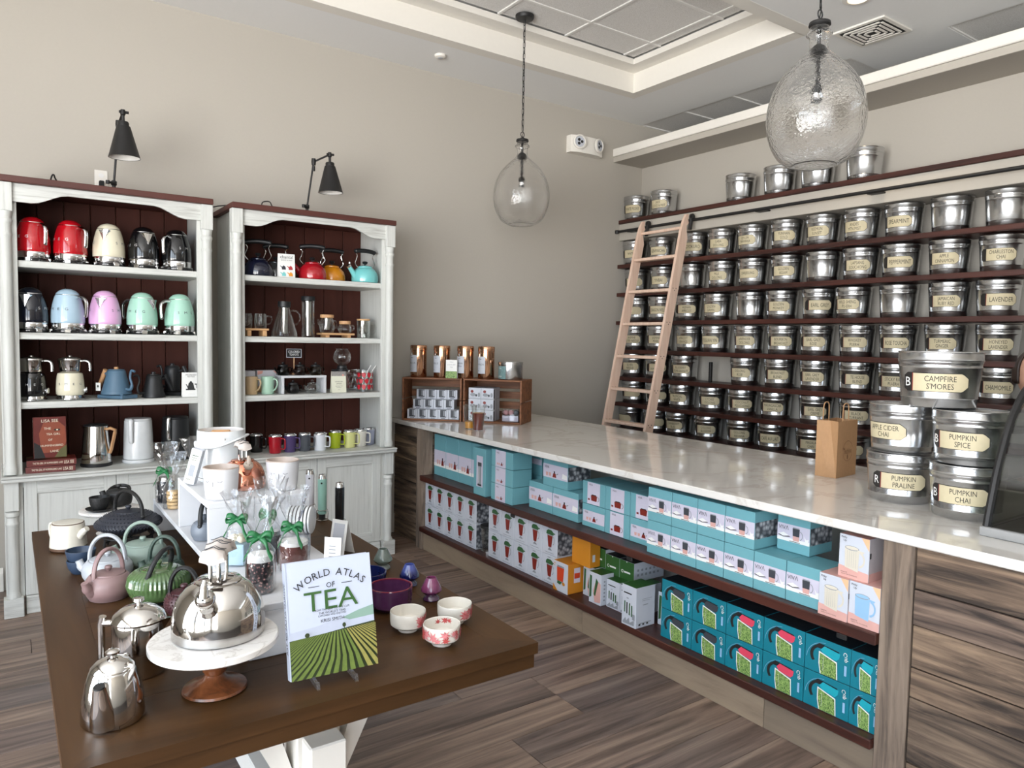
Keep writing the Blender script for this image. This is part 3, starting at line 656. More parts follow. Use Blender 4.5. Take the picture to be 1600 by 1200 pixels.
BLANK = {(0, 2): 'third tin along the topmost shelf, plain silver front', (0, 3): 'fourth tin along the topmost shelf, plain silver front', (0, 4): 'plain silver tin on the topmost shelf, behind the large pendant', (0, 5): 'plain silver tin at the near end of the topmost shelf',
         (1, 9): 'plain unlabelled silver tin beside the Spearmint tin', (1, 10): 'plain unlabelled silver tin at the near end, under the ladder rail', (2, 2): 'plain unlabelled silver tin beside the Milk Oolong tin', (2, 6): 'plain unlabelled silver tin between Golden Assam and Lapsang Souchong',
         (3, 4): 'plain unlabelled silver tin between Golden Dawn and Golden Monkey', (3, 8): 'plain unlabelled silver tin beside the Jamaican Ruby Red tin', (7, 0): 'dark silver tin behind the lowest ladder tread, lowest shelf'}
for i, (z, row) in enumerate(TINS):
    for j, (y, text, phi) in enumerate(row):
        nm = text.replace('|', ' ').title().replace("'S", "'s")
        if text == '': lab = BLANK[(i, j)]
        elif text == '-': lab = 'tea tin with tan label '+STRAYS[(i, j)]
        elif i == 5 and j == 6: lab = 'silver tea tin whose tan label reads House Blend'
        else: lab = 'silver tea tin with tan label reading '+nm
        t = empty('tea_tin', lab, 'tin', (-.046+random.uniform(-.004, .004), y, z), 0, 'tea tins on the wall shelves')
        t.scale = (1.03, 1.03, 1.055 if i < 6 else 1.0)
        link('body', TB, t, (0, 0, 0), random.uniform(0, 6)); link('lid', TL, t, (0, 0, 0), random.uniform(0, 6))
        if text: add_label(t, text, phi, None, i > 2)
        if (i, j) in ((3, 6), (5, 4), (3, 0)):
            fn = cyl_fn(radians(phi+38), .0012, .03); MB().ngon([fn(a, b) for a, b in ell(0, 0, .008, .008, 10)]).build('round_sticker', 'label_ink', t, smooth=0)

# ================================================================== left bookcase goods
def paint(name, col): return plain(name, col, .12, var=.02, coat=.6)
for n_, c_ in (('enamel_red', '#b3101c'), ('enamel_cream', '#e3dcc3'), ('enamel_black', '#0f0f11'), ('enamel_navy', '#10131f'), ('enamel_blue', '#abc5d6'), ('enamel_pink', '#e8b4e0'), ('enamel_mint', '#a6d3c0')): paint(n_, c_)
plain('letter_dark', '#55585c', .3, metal=.6); plain('letter_light', '#d9d9d9', .3, metal=.6)
KB = [(.0, .0), (.082, 0), (.084, .006), (.084, .014), (.080, .016)]
def kettle_r(z):
    P = [(.052, .0885), (.09, .0885), (.12, .0862), (.15, .0805), (.18, .0725), (.20, .0655), (.215, .0575), (.228, .043), (.236, .022), (.239, 0)]
    for (a, ra), (b, rb) in zip(P, P[1:]):
        if a <= z <= b: return ra+(rb-ra)*(z-a)/(b-a)
    return .0885
def retro_kettle(label, col, loc, rz, group='dome-shaped electric kettles'):
    k = empty('electric_kettle', label, 'kettle', loc, rz, group); k.scale = (.97, .97, 1.06)
    MB().lathe([(0, 0), (.088, 0), (.09, .004), (.09, .012), (.086, .015), (0, .015)], 36).box(-.128, -.08, -.022, .022, 0, .011, 0, .003).build('power_base', 'enamel_black', k)
    pr = [(.086, .052), (.0885, .056)]+[(kettle_r(z), z) for z in (.07, .09, .105, .12, .135, .15, .165, .18, .192, .203)]
    MB().lathe(pr, 40).build('body', col, k)
    MB().lathe([(.0648, .203), (.0642, .2045), (.0640, .206)], 36).build('lid_seam', 'chrome', k)
    MB().lathe([(.0632, .206), (.0575, .2155), (.043, .2285), (.022, .2365), (0, .2388)], 36).build('lid', col, k)
    cb = MB().lathe([(.08, .015), (.085, .018), (.087, .022), (.088, .05), (.086, .054)], 36).build('chrome_band', 'chrome', k)
    ft = MB()
    for a in range(4): n = len(ft.v); ft.box(.078, .094, -.016, .016, .001, .022, 0, .003); ft.xf(Matrix.Rotation(a*pi/2+pi/4, 4, 'Z'), n)
    ft.build('foot', 'chrome', cb)
    # spout: a chrome V let into the shoulder
    vs = [(kettle_r(.196)+.016, -.026, .196), (kettle_r(.196)+.016, .026, .196), (kettle_r(.135)+.001, 0, .135), (kettle_r(.19)-.012, -.034, .194), (kettle_r(.19)-.012, .034, .194), (kettle_r(.135)-.006, 0, .128), (kettle_r(.196)+.022, 0, .196)]
    MB().add(vs, [(0, 6, 2), (6, 1, 2), (0, 2, 5, 3), (1, 4, 5, 2), (0, 3, 4, 1, 6), (3, 5, 4)]).build('spout', 'chrome', k, smooth=0)
    MB().tube(spline([(-kettle_r(.19)+.004, 0, .19), (-.10, 0, .192), (-.128, 0, .178), (-.135, 0, .15), (-.131, 0, .10), (-.126, 0, .09)], 6), .0085, 10, ry=1.3).build('handle', 'chrome', k)
    sw = MB().tube([(-.088, 0, .035), (-.104, 0, .035)], .005, 8).build('switch', 'chrome', k)
    tx = MB(); zc = .128
    for side in (1, -1):
        for q, chh in enumerate('SMEG'):
            a0 = side*pi/2+(q-1.5)*radians(28); R = kettle_r(zc)+.0012
            f = lambda u, v, a0=a0: ((kettle_r(zc+v)+.0012)*cos(a0+u/R), (kettle_r(zc+v)+.0012)*sin(a0+u/R), zc+v)
            tx.text(chh, f, .018, .014, 0, 1.3)
    tx.build('lettering', 'letter_light' if col in ('enamel_red', 'enamel_black', 'enamel_navy') else 'letter_dark', k, smooth=0)
    return k
E_, Y0 = radians(-35), -.255
R_ = lambda deg: radians(deg)
kr = retro_kettle('glossy red dome kettle at the left end of the top shelf', 'enamel_red', (-4.945, Y0, S1), R_(116))
dup(kr, 'glossy red dome kettle, right one of the two red, beside the cream kettle', (-4.766, Y0, S1), R_(122))
retro_kettle('cream dome kettle facing forward on the top shelf', 'enamel_cream', (-4.572, Y0, S1), R_(245))
kb = retro_kettle('glossy black dome kettle beside the cream kettle', 'enamel_black', (-4.388, Y0, S1), R_(-80))
dup(kb, 'glossy black dome kettle at the right end of the top shelf', (-4.208, Y0-.01, S1), R_(46))
retro_kettle('dark navy dome kettle facing forward on the second shelf', 'enamel_navy', (-4.963, Y0, S2), R_(250))
retro_kettle('pale blue dome kettle on the second shelf', 'enamel_blue', (-4.784, Y0, S2), R_(130))
retro_kettle('pink dome kettle facing forward on the second shelf', 'enamel_pink', (-4.597, Y0, S2), R_(245))
km = retro_kettle('mint green dome kettle right beside the pink kettle', 'enamel_mint', (-4.40, Y0, S2), R_(-45))
dup(km, 'mint green dome kettle at the right end of the second shelf', (-4.195, Y0-.02, S2), R_(28))
def frother(label, col, loc, rz):
    k = empty('milk_frother', label, 'milk frother', loc, rz, 'milk frothers with steel jugs')
    MB().lathe([(0, 0), (.072, 0), (.076, .004), (.076, .008), (.066, .012), (.064, .022), (.068, .026)], 32).build('chrome_base', 'chrome', k)
    MB().lathe([(.066, .026), (.072, .034), (.073, .06), (.070, .11), (.066, .14), (.062, .152), (.05, .157), (0, .157)], 36).build('body', col, k)
    j = MB().lathe([(0, .159), (.05, .159), (.054, .165), (.055, .175), (.060, .225), (.062, .228), (.060, .236), (.04, .243), (.012, .246), (.01, .252), (0, .252)], 36).build('steel_jug', 'steel', k)
    MB().tube(spline([(.055, 0, .222), (.085, 0, .224), (.104, 0, .212), (.108, 0, .18), (.107, 0, .165)], 5), .007, 10, ry=1.4).build('jug_handle', 'chrome', j)
    MB().lathe([(0, 0), (.014, 0), (.016, .004), (.016, .016), (0, .018)], 16).xf(Matrix.Translation((.07, 0, .055)) @ Matrix.Rotation(pi/2, 4, 'Y')).build('dial', 'chrome', k)
    tx = MB()
    for q, chh in enumerate('SMEG'):
        a0 = radians(-70)+(q-1.5)*radians(30); R = .0722
        tx.text(chh, lambda u, v, a0=a0: ((R+.0012)*cos(a0+u/R), (R+.0012)*sin(a0+u/R), .092+v), .013, .0125, 0, 1.2)
    tx.build('lettering', 'letter_light' if col == 'enamel_black' else 'letter_dark', k, smooth=0)
frother('black milk frother with a steel jug at the left end of the third shelf', 'enamel_black', (-4.965, Y0, S3), R_(-25))
frother('cream milk frother with a steel jug on the third shelf', 'enamel_cream', (-4.779, Y0, S3), R_(-25))
plain('matte_blue', '#4d6a80', .45, var=.03); plain('matte_black', '#17181a', .45, var=.05); plain('matte_grey', '#9aa3a6', .4)
def gooseneck(label, col, loc, rz, hnd, h=.12, rb=.075, rt=.048, base=True, tagcard=False):
    k = empty('gooseneck_kettle', label, 'kettle', loc, rz, 'pour-over kettles on the third shelf'); z0 = 0
    if base:
        z0 = .026; b = MB().box(-.085, .1, -.06, .06, 0, .022, 0, .004).build('power_base', col, k, smooth=0); MB().lathe([(0, .022), (.012, .022), (.013, .025), (.011, .03), (0, .031)], 16, c=(.075, -.035, 0)).build('knob', col, b)
    MB().lathe([(0, z0), (rb, z0), (rb+.001, z0+.004), (rb-.004, z0+.02), (rt+.004, z0+h*.8), (rt, z0+h-.004), (rt-.004, z0+h), (0, z0+h)], 36).build('body', col, k)
    ld = MB().lathe([(0, z0+h+.002), (rt-.006, z0+h+.002), (rt-.007, z0+h+.006), (0, z0+h+.008)], 24).build('lid', col, k)
    MB().lathe([(.012, z0+h+.006), (.013, z0+h+.016), (.011, z0+h+.02), (0, z0+h+.02)], 16).build('lid_knob', hnd, ld)
    MB().tube(spline([(rb-.008, 0, z0+.03), (rb+.022, 0, z0+.03), (rb+.032, 0, z0+.06), (rb+.02, 0, z0+.1), (rb+.03, 0, z0+h+.0), (rb+.055, 0, z0+h-.004)], 6), [.009]*12+[.007]*19, 10).build('spout', col, k)
    MB().tube([(-rt, 0, z0+h-.03), (-rt-.03, 0, z0+h-.02), (-rt-.046, 0, z0+h-.02)], .009, 10).build('handle_arm', col, k)
    MB().tube([(-rt-.03, 0, z0+h+.002), (-rt-.045, 0, z0+h-.03), (-rt-.08, 0, z0+h-.1)], [.013, .013, .012], 10).build('handle', hnd, k)
    if tagcard:
        t = MB().box(-rt-.048, -rt-.014, -.055, -.053, z0+.018, z0+.066).build('hang_tag', 'paper', k, smooth=0)
        MB().ngon([(-rt-.031+u, -.0556, z0+.045+v) for u, v in ell(0, 0, .006, .008, 10)]).build('printed_mark', 'ink', t, smooth=0)
gooseneck('slate blue gooseneck kettle with a wooden handle on its base', 'matte_blue', (-4.545, -.27, S3), R_(-52), 'light_wood', .14, .082, .05, True, True)
gooseneck('squat matte black gooseneck kettle beside the blue one', 'matte_black', (-4.345, -.27, S3), R_(200), 'matte_black', .135, .066, .04, False)
gooseneck('tall matte black kettle on a square base behind the kettle card', 'matte_black', (-4.215, -.13, S3), R_(140), 'matte_black', .155, .048, .043, True)
def card(label, loc, rz, w, h, polys, mats, group=None, lean=0.12, cat='sign', name='sign_card', texts=()):
    """a folded tent card: front and rear leaf; local front faces -y"""
    c = empty(name, label, cat, loc, rz, group); t = .0012; d = h*sin(lean)
    f = lambda u, v, l=0: (-w/2+u*w, -t-l+v*h*sin(lean), v*h*cos(lean))
    MB().add([f(0, 0), f(1, 0), f(1, 1), f(0, 1), f(0, 0, -t), f(1, 0, -t), f(1, 1, -t), f(0, 1, -t)], [(0, 1, 2, 3), (4, 7, 6, 5), (0, 4, 5, 1), (1, 5, 6, 2), (2, 6, 7, 3), (3, 7, 4, 0)]).build('front_leaf', mats[0], c, smooth=0)
    MB().add([(-w/2, d+.0005, h*cos(lean)-.001), (w/2, d+.0005, h*cos(lean)-.001), (w/2, 2*d+.01, 0), (-w/2, 2*d+.01, 0), (-w/2, d+.002, h*cos(lean)-.001), (w/2, d+.002, h*cos(lean)-.001), (w/2, 2*d+.0116, 0), (-w/2, 2*d+.0116, 0)], [(0, 1, 2, 3), (4, 7, 6, 5), (0, 4, 5, 1), (2, 6, 7, 3), (1, 5, 6, 2), (0, 3, 7, 4)]).build('rear_leaf', mats[0], c, smooth=0)
    mb = MB(); print_on(mb, polys, f)
    for s, u, v, mw, mh, m in texts: mb.text(s, lambda a, b: f(u+a/w, v+b/h, .0012), mw*w, mh*h, m)
    if mb.v: mb.build('print', list(mats), c, smooth=0)
    return c
def kettle_icon(cu, cv, s, m, asp=1.0):
    return [(m, [(cu+x*s, cv+y*s*asp) for x, y in ((-.45, -.4), (.45, -.4), (.42, 0), (.25, .28), (-.25, .28), (-.42, 0))]), (m, [(cu+x*s, cv+y*s*asp) for x, y in ((-.42, -.1), (-.85, .3), (-.75, .35), (-.3, .1))]), (m, [(cu+x*s, cv+y*s*asp) for x, y in ((-.1, .28), (.1, .28), (.1, .42), (-.1, .42))])]
card('white price card with a grey kettle picture beside the black kettles', (-4.141, -.33, S3), R_(-4), .105, .152, [(1, rect(.2, .28, .72, .33))]+[(1, [(.28, .3), (.68, .3), (.6, .58), (.36, .58)]), (1, [(.4, .58), (.56, .58), (.52, .64), (.44, .64)]), (1, rect(.68, .5, .8, .54)), (1, rect(.77, .36, .8, .54)), (1, [(.3, .36), (.2, .52), (.23, .53), (.33, .42)])], ('paper', 'matte_black'), None, texts=[('PRE-PRESSED', .5, .9, .7, .05, 1), ('KETTLES', .5, .83, .5, .05, 1), ('. . . . .', .5, .12, .3, .02, 1)])
# books on the ledge
plain('book_red', '#5e1e17', .4, var=.25, scale=25); plain('book_skin', '#87432d', .4, var=.2, scale=20); plain('book_olive', '#5d5a36', .4, var=.2); plain('page_edge', '#d9cfb8', .8, var=.1, scale=200); plain('letter_cream', '#e6dcc6', .5)
def book(label, loc, M, w, h, t, texts, cover='book_red', group=None):
    b = empty('book', label, 'book', loc, 0, group)
    cv = MB().box(0, w, -t, -t+.002, 0, h).box(0, w, -.002, 0, 0, h).box(-.0015, .0015, -t, 0, 0, h).xf(M).build('cover', cover, b, smooth=0)
    MB().box(.002, w-.003, -t+.002, -.002, .003, h-.003).xf(M).build('page_block', 'page_edge', b, smooth=0)
    mb = MB(); g = lambda u, v, l=0: M @ Vector((u*w, -t-l, v*h))
    print_on(mb, [(0, [(.28, .12), (.9, .16), (1, .4), (.97, .75), (.75, .9), (.3, .86), (.16, .6), (.2, .3)]), (1, [(.62, 0), (1, 0), (1, .3), (.8, .2)]), (2, [(0, 0), (.34, 0), (.2, .3), (0, .4)]), (2, ell(.72, .68, .1, .025, 10)), (3, ell(.72, .68, .035, .018, 8))], g)
    for s, u, v, mw, mh in texts: mb.text(s, lambda a, c2: g(u+a/w, v+c2/h, .0022), mw*w, mh*h, 4)
    sp = lambda u, v, l=0: M @ Vector((-.0015-.0006-l, -t*(1-v), u*h))
    mb.text('THE TEA GIRL OF HUMMINGBIRD LANE', lambda a, c2: sp(.42+a/h, .5-c2/t, .0002), .6*h, .4*t, 4); mb.text('LISA SEE', lambda a, c2: sp(.85+a/h, .5-c2/t, .0002), .2*h, .55*t, 4)
    mb.build('print', ['book_skin', 'book_olive', 'ink', 'letter_cream', 'letter_cream'], cv, smooth=0)
    return b
def flat_book(label, loc, rz):
    # spine towards the camera, cover up
    M = Matrix.Rotation(rz, 4, 'Z') @ Matrix(((0, 0, 1, 0), (1, 0, 0, 0), (0, -1, 0, 0), (0, 0, 0, 1)))
    return book(label, loc, M, .155, .235, .034, [], group='novels on the bookcase ledge')
flat_book('red paperback lying lowest in the pair under the standing novel', (-5.005, -.385, LEDGE), R_(-4))
flat_book('red paperback lying on another, under the standing novel', (-5.0, -.39, LEDGE+.0365), R_(-1))
book('novel with a red face cover standing upright on two paperbacks', (-4.965, -.33, LEDGE+.074), Matrix.Rotation(R_(4), 4, 'Z') @ Matrix.Rotation(-.07, 4, 'X'), .155, .228, .03,
     [('LISA SEE', .5, .91, .8, .07), ('THE', .42, .72, .3, .055), ('TEA GIRL', .6, .58, .5, .05), ('OF', .5, .44, .15, .05), ('HUMMINGBIRD', .55, .3, .7, .05), ('LANE', .62, .16, .3, .05)], group='novels on the bookcase ledge')
# cylinder kettles on the ledge
k = empty('electric_kettle', 'polished steel kettle with a bent wooden handle on the ledge', 'kettle', (-4.655, -.27, LEDGE), R_(145+180))
MB().lathe([(0, 0), (.082, 0), (.084, .004), (.084, .014), (.08, .018), (0, .018)], 32).build('power_base', 'matte_black', k)
MB().lathe([(.08, .02), (.081, .024), (.0765, .09), (.066, .21), (.064, .235)], 36).build('body', 'steel', k); MB().lathe([(.0645, .235), (.063, .24), (.05, .245), (0, .246)], 32).build('lid', 'matte_black', k)
MB().add([(-.06, -.02, .235), (-.06, .02, .235), (-.092, 0, .238), (-.064, 0, .195)], [(0, 2, 3), (1, 3, 2), (0, 1, 2), (0, 3, 1)]).build('spout', 'steel', k, smooth=0)
MB().tube([(.062, 0, .215), (.085, 0, .222), (.113, 0, .212), (.111, 0, .195), (.088, 0, .095), (.08, 0, .075)], .0085, 10, ry=1.5).build('handle', 'light_wood', k)
plain('white_gloss', '#cfd1d2', .25, coat=.3)
def column_kettle(label, col, loc, rz, strip):
    k = empty('electric_kettle', label, 'kettle', loc, rz, 'straight-sided kettles')
    MB().lathe([(0, 0), (.088, 0), (.09, .004), (.09, .014), (.086, .02), (0, .02)], 36).build('power_base', col, k)
    MB().lathe([(.082, .022), (.084, .026), (.084, .03), (.08, .16), (.076, .252), (.072, .256)], 36).build('body', col, k)
    MB().lathe([(.073, .257), (.0735, .262), (.07, .266), (0, .267)], 36).build('lid', col, k)
    MB().tube(spline([(.076, 0, .255), (.092, 0, .262), (.099, 0, .25), (.099, 0, .16), (.094, 0, .135), (.086, 0, .13)], 5), .0105, 10, ry=1.2).build('handle', strip, k)
column_kettle('tall white kettle with its handle facing forward on the ledge', 'white_gloss', (-4.428, -.24, LEDGE), R_(238), 'white_gloss')
column_kettle('tall black kettle with a chrome handle strip on the ledge', 'matte_black', (-4.215, -.22, LEDGE), R_(236), 'chrome')

# ================================================================== right bookcase goods
for n_, c_ in (('tea_navy', '#14172b'), ('tea_grey', '#4d5052'), ('tea_red', '#a51622'), ('tea_orange', '#dc8d1e'), ('tea_turquoise', '#74c3c3')): paint(n_, c_)
def enamel_teakettle(label, col, loc, rz):
    k = empty('enamel_teakettle', label, 'kettle', loc, rz, 'enamel teakettles with black grips')
    MB().lathe([(0, 0), (.085, 0), (.092, .004), (.095, .02), (.094, .045), (.086, .075), (.066, .1), (.052, .108), (.052, .114), (.046, .116)], 36).build('body', col, k)
    ld = MB().lathe([(.05, .115), (.044, .12), (.02, .124), (0, .125)], 28).build('lid', col, k)
    MB().lathe([(.006, .122), (.006, .132), (.016, .138), (.02, .146), (.015, .153), (0, .155)], 18).build('knob', 'matte_black', ld)
    s = MB().tube([(.078, 0, .045), (.105, 0, .078), (.13, 0, .108)], [.024, .018, .014], 14).build('spout', col, k)
    MB().tube([(.128, 0, .106), (.138, 0, .117)], .0165, 12).lathe([(0, -.008), (.007, -.006), (.007, .006), (0, .008)], 10, c=(.126, 0, .134)).build('spout_cap', 'chrome', s)
    hd = MB()
    for sx in (-1, 1): hd.tube(spline([(sx*.062, 0, .108), (sx*.082, 0, .135), (sx*.072, 0, .165), (sx*.066, 0, .19), (sx*.078, 0, .212), (sx*.07, 0, .222)], 5), .0035, 8)
    hd.build('handle_wire', 'chrome', k)
    MB().tube(spline([(-.085, 0, .219), (-.05, 0, .226), (0, 0, .229), (.05, 0, .226), (.085, 0, .219)], 4), [.009]+[.015]*15+[.010], 12, ry=1.2).build('grip', 'matte_black', k)
    return k
ek = enamel_teakettle('dark navy enamel teakettle at the left end of the top shelf', 'tea_navy', (-3.715, -.26, S1), R_(160))
for lab, col, x, y, rz in (('grey enamel teakettle half hidden behind the kettle card', 'tea_grey', -3.555, -.11, 150), ('red enamel teakettle on the top shelf', 'tea_red', -3.351, -.26, 160), ('orange enamel teakettle on the top shelf', 'tea_orange', -3.163, -.13, 175), ('turquoise enamel teakettle at the right end of the top shelf', 'tea_turquoise', -2.972, -.27, 190)):
    dup(ek, lab, (x, y, S1), R_(rz), remap={'tea_navy': col})
ic = kettle_icon(.33, .42, .27, 2, .8)+kettle_icon(.74, .42, .27, 3, .8)+kettle_icon(.33, .15, .27, 4, .8)+kettle_icon(.74, .15, .27, 5, .8)
card('white card with four coloured kettle pictures before the grey kettle', (-3.548, -.33, S1), R_(-6), .108, .158, ic, ('paper', 'ink', 'tea_navy', 'tea_red', 'tea_turquoise', 'tea_orange'), None, texts=[('chantal', .5, .87, .8, .13, 1), ('enamel on steel', .5, .74, .75, .05, 1)])
# second shelf: glass
def stand(label, loc, w, d, h):
    s = empty('wooden_stand', label, 'stand', loc, 0, 'little wooden stands'); MB().box(-w/2, w/2, -d/2, d/2, h-.014, h, 0, .003).build('board', 'cork_wood', s, smooth=0)
    for sx in (-1, 1): MB().box(sx*w*.33-.013, sx*w*.33+.013, -d*.45, d*.45, 0, h-.014, 0, .002).build('foot', 'cork_wood', s, smooth=0)
stand('small footed wooden board holding two double-wall glasses', (-3.735, -.26, S2), .15, .11, .052)
def dw_glass(label, x, y, rz):
    g = empty('double_wall_glass', label, 'glass', (x, y, S2+.052), rz, 'double-wall glasses')
    MB().lathe([(0, 0), (.034, 0), (.038, .006), (.04, .03), (.04, .08), (.037, .096), (.035, .098), (.034, .092), (.033, .07), (.026, .03), (.012, .016), (0, .014)], 28).build('cup', 'clear_glass', g); MB().tube(spline([(.038, 0, .08), (.066, 0, .078), (.068, 0, .045), (.05, 0, .03), (.039, 0, .03)], 5), .004, 8).build('handle', 'clear_glass', g)
    return g
dg = dw_glass('double-wall glass cup at the left of the footed board', -3.79, -.25, R_(150)); dup(dg, 'double-wall glass cup at the right of the footed board', (-3.70, -.26, S2+.052), R_(-20))
g = empty('glass_carafe', 'conical glass carafe with a black lid and steel filter', 'carafe', (-3.54, -.25, S2), R_(-20))
MB().lathe([(0, 0), (.08, 0), (.085, .006), (.083, .03), (.06, .12), (.04, .175), (.037, .2), (.037, .205)], 32).build('glass_body', 'clear_glass', g); MB().lathe([(.03, .195), (.041, .2), (.042, .215), (.042, .236), (0, .238)], 24).build('lid', 'matte_black', g)
MB().lathe([(0, .02), (.02, .022), (.023, .03), (.023, .2)], 20).build('filter', 'steel_satin', g); MB().tube(spline([(.04, 0, .175), (.085, 0, .17), (.1, 0, .13), (.085, 0, .09), (.07, 0, .085)], 5), .005, 8).build('handle', 'clear_glass', g)
g = empty('glass_bottle', 'tall straight glass bottle with a black stopper', 'bottle', (-3.377, -.25, S2))
MB().lathe([(0, 0), (.04, 0), (.043, .004), (.043, .25)], 28).build('glass_body', 'clear_glass', g); MB().lathe([(.038, .245), (.046, .25), (.046, .275), (.043, .279), (0, .279)], 24).build('stopper', 'matte_black', g); MB().lathe([(0, .01), (.022, .01), (.022, .245)], 18).build('filter', 'steel_satin', g)
stand('long low wooden board holding two small glass teapots', (-3.18, -.25, S2), .235, .12, .032)
def glass_teapot(label, loc, rz, tint, lidm, s=1.0, infuser=False, group='small glass teapots', tall=.075):
    g = empty('glass_teapot', label, 'teapot', loc, rz, group); Z = tall
    MB().lathe([(0, 0), (.034*s, 0), (.042*s, .006), (.047*s, .3*Z+.004), (.046*s, .6*Z), (.036*s, .92*Z), (.033*s, Z)], 28).build('glass_body', tint, g)
    ld = MB().lathe([(.030*s, Z-.006), (.036*s, Z), (.036*s, Z+.006), (.012*s, Z+.012), (.0, Z+.012)] if lidm != 'cork_wood' else [(.032*s, Z-.004), (.040*s, Z), (.040*s, Z+.02), (0, Z+.021)], 24).build('lid', lidm, g)
    if lidm != 'cork_wood': MB().lathe([(.004, Z+.01), (.009, Z+.018), (.009, Z+.024), (0, Z+.028)], 14).build('lid_knob', lidm, ld)
    MB().tube(spline([(.042*s, 0, .35*Z), (.062*s, 0, .55*Z), (.075*s, 0, .88*Z)], 4), [.011]*3+[.008]*3+[.006]*3, 10).build('spout', tint, g)
    MB().tube(spline([(-.042*s, 0, .8*Z), (-.072*s, 0, .8*Z), (-.08*s, 0, .5*Z), (-.06*s, 0, .25*Z), (-.043*s, 0, .25*Z)], 5), .0045, 8).build('handle', tint, g)
    if infuser: MB().lathe([(0, .02), (.018, .022), (.024, .05), (.026, Z)], 20).build('infuser', 'steel_satin', g)
    return g
glass_teapot('glass teapot with a cork lid and steel infuser on the long board', (-3.243, -.25, S2+.033), R_(205), 'clear_glass', 'cork_wood', 1.15, True, tall=.105)
glass_teapot('low glass teapot with a cork lid on the long board', (-3.112, -.25, S2+.033), R_(120), 'clear_glass', 'cork_wood', 1.0, tall=.065)
g = empty('glass_mug', 'glass mug with a steel infuser and wooden lid at the shelf end', 'mug', (-2.972, -.25, S2), R_(-25))
MB().lathe([(0, 0), (.042, 0), (.046, .005), (.047, .125), (.044, .125), (.043, .008), (0, .006)], 28).build('glass_body', 'clear_glass', g); MB().lathe([(.04, .124), (.047, .126), (.047, .137), (0, .138)], 24).build('lid', 'cork_wood', g)
MB().lathe([(0, .03), (.03, .03), (.034, .036), (.035, .122)], 20).build('infuser', 'steel', g); MB().tube(spline([(.046, 0, .105), (.08, 0, .1), (.085, 0, .06), (.07, 0, .03), (.046, 0, .03)], 5), .005, 8).build('handle', 'clear_glass', g)
# third shelf
plain('mug_tan', '#bfa47f', .4); plain('mug_green', '#a5c6b0', .35)
def tall_mug(label, x, y, z, col, rz):
    g = empty('tall_mug', label, 'mug', (x, y, z), rz, 'tall ceramic mugs with boxes'); MB().lathe([(0, 0), (.038, 0), (.041, .004), (.04, .06), (.043, .11), (.043, .116), (.040, .116), (.038, .06), (.036, .012), (0, .01)], 28).build('cup', col, g)
    MB().tube(spline([(.04, 0, .1), (.065, 0, .098), (.074, 0, .07), (.058, 0, .035), (.04, 0, .022)], 5), .005, 8, ry=1.3).build('handle', col, g)
tall_mug('tan ceramic mug at the left end of the third shelf', -3.762, -.26, S3, 'mug_tan', R_(-52)); tall_mug('pale green ceramic mug beside the tan mug', -3.657, -.27, S3, 'mug_green', R_(-50))
plain('pink_print', '#d79a8c', .5); plain('box_mauve', '#c8c6cc', .5, var=.03)
def carton(label, loc, rz, w, h, d, sides, prints, mats, cat='box', group=None, name='carton', texts=(), side_prints=(), top=None, lid=False):
    """cardboard box; front faces local -x, width along y (u runs towards -y), base at z 0"""
    c = empty(name, label, cat, loc, rz, group)
    MB().box(0, d, -w/2, w/2, 0, h, 0, .0016).build('body', sides, c, smooth=0)
    f = lambda u, v, l=0: (-l, w/2-u*w, v*h)
    mb = MB(); print_on(mb, prints, f)
    for s, u, v, mw, mh, m in texts: mb.text(s, lambda a, b: f(u+a/w, v+b/h, .0022), mw*w, mh*h, m)
    g = lambda u, v, l=0: (u*d, -w/2-l, v*h)
    print_on(mb, side_prints, g)
    if top is not None: mb.ngon([(x, y, h+.0005) for x, y in ((.001, -w/2+.001), (d-.001, -w/2+.001), (d-.001, w/2-.001), (.001, w/2-.001))], top)
    if mb.v: mb.build('print', list(mats), c, smooth=0)
    return c
carton('white box with a pink corner behind the tan mug', (-3.765, -.17, S3), R_(90), .11, .15, .1, 'box_mauve', [(1, rect(.02, .02, .98, .35)), (2, ell(.45, .5, .22, .25, 12))], ('box_mauve', 'light_wood', 'mug_tan'), group='mug boxes on the bookcase')
carton('white box with pink print behind the pale green mug', (-3.63, -.16, S3), R_(90), .13, .152, .1, 'box_mauve', [(1, rect(.02, .02, .98, .3)), (2, [(.02, .98), (.02, .8), (.25, .86), (.3, .98)]), (2, [(.98, .98), (.98, .85), (.8, .98)])], ('box_mauve', 'light_wood', 'pink_print'), group='mug boxes on the bookcase')
plain('riser_white', '#cbcccf', .5, var=.02)
r = empty('display_riser', 'low white bridge riser under three small teapots', 'riser', (-3.424, -.24, S3)); MB().box(-.155, .155, -.075, .075, .106, .122, 0, .002).build('top_board', 'riser_white', r, smooth=0)
for sx in (-1, 1): MB().box(sx*.145-.009, sx*.145+.009, -.075, .075, 0, .106, 0, .002).build('end_board', 'riser_white', r, smooth=0)
ZR = S3+.122
gt = glass_teapot('smoky dark glass teapot at the left on the low riser', (-3.545, -.235, ZR), R_(200), 'smoky_glass', 'matte_black', .9, tall=.062)
dup(gt, 'rose tinted glass teapot in the middle on the low riser', (-3.437, -.26, ZR), R_(200), remap={'smoky_glass': 'rose_glass'}); dup(gt, 'amber tinted glass teapot at the right on the low riser', (-3.333, -.275, ZR), R_(200), remap={'smoky_glass': 'amber_glass'})
dup(gt, 'smoky glass teapot under the low riser, left side', (-3.485, -.26, S3), R_(200), remap={}); dup(gt, 'clear glass teapot under the low riser, right side', (-3.355, -.27, S3), R_(200), remap={'smoky_glass': 'clear_glass', 'matte_black': 'clear_glass'})
plain('chalk_black', '#141414', .8)
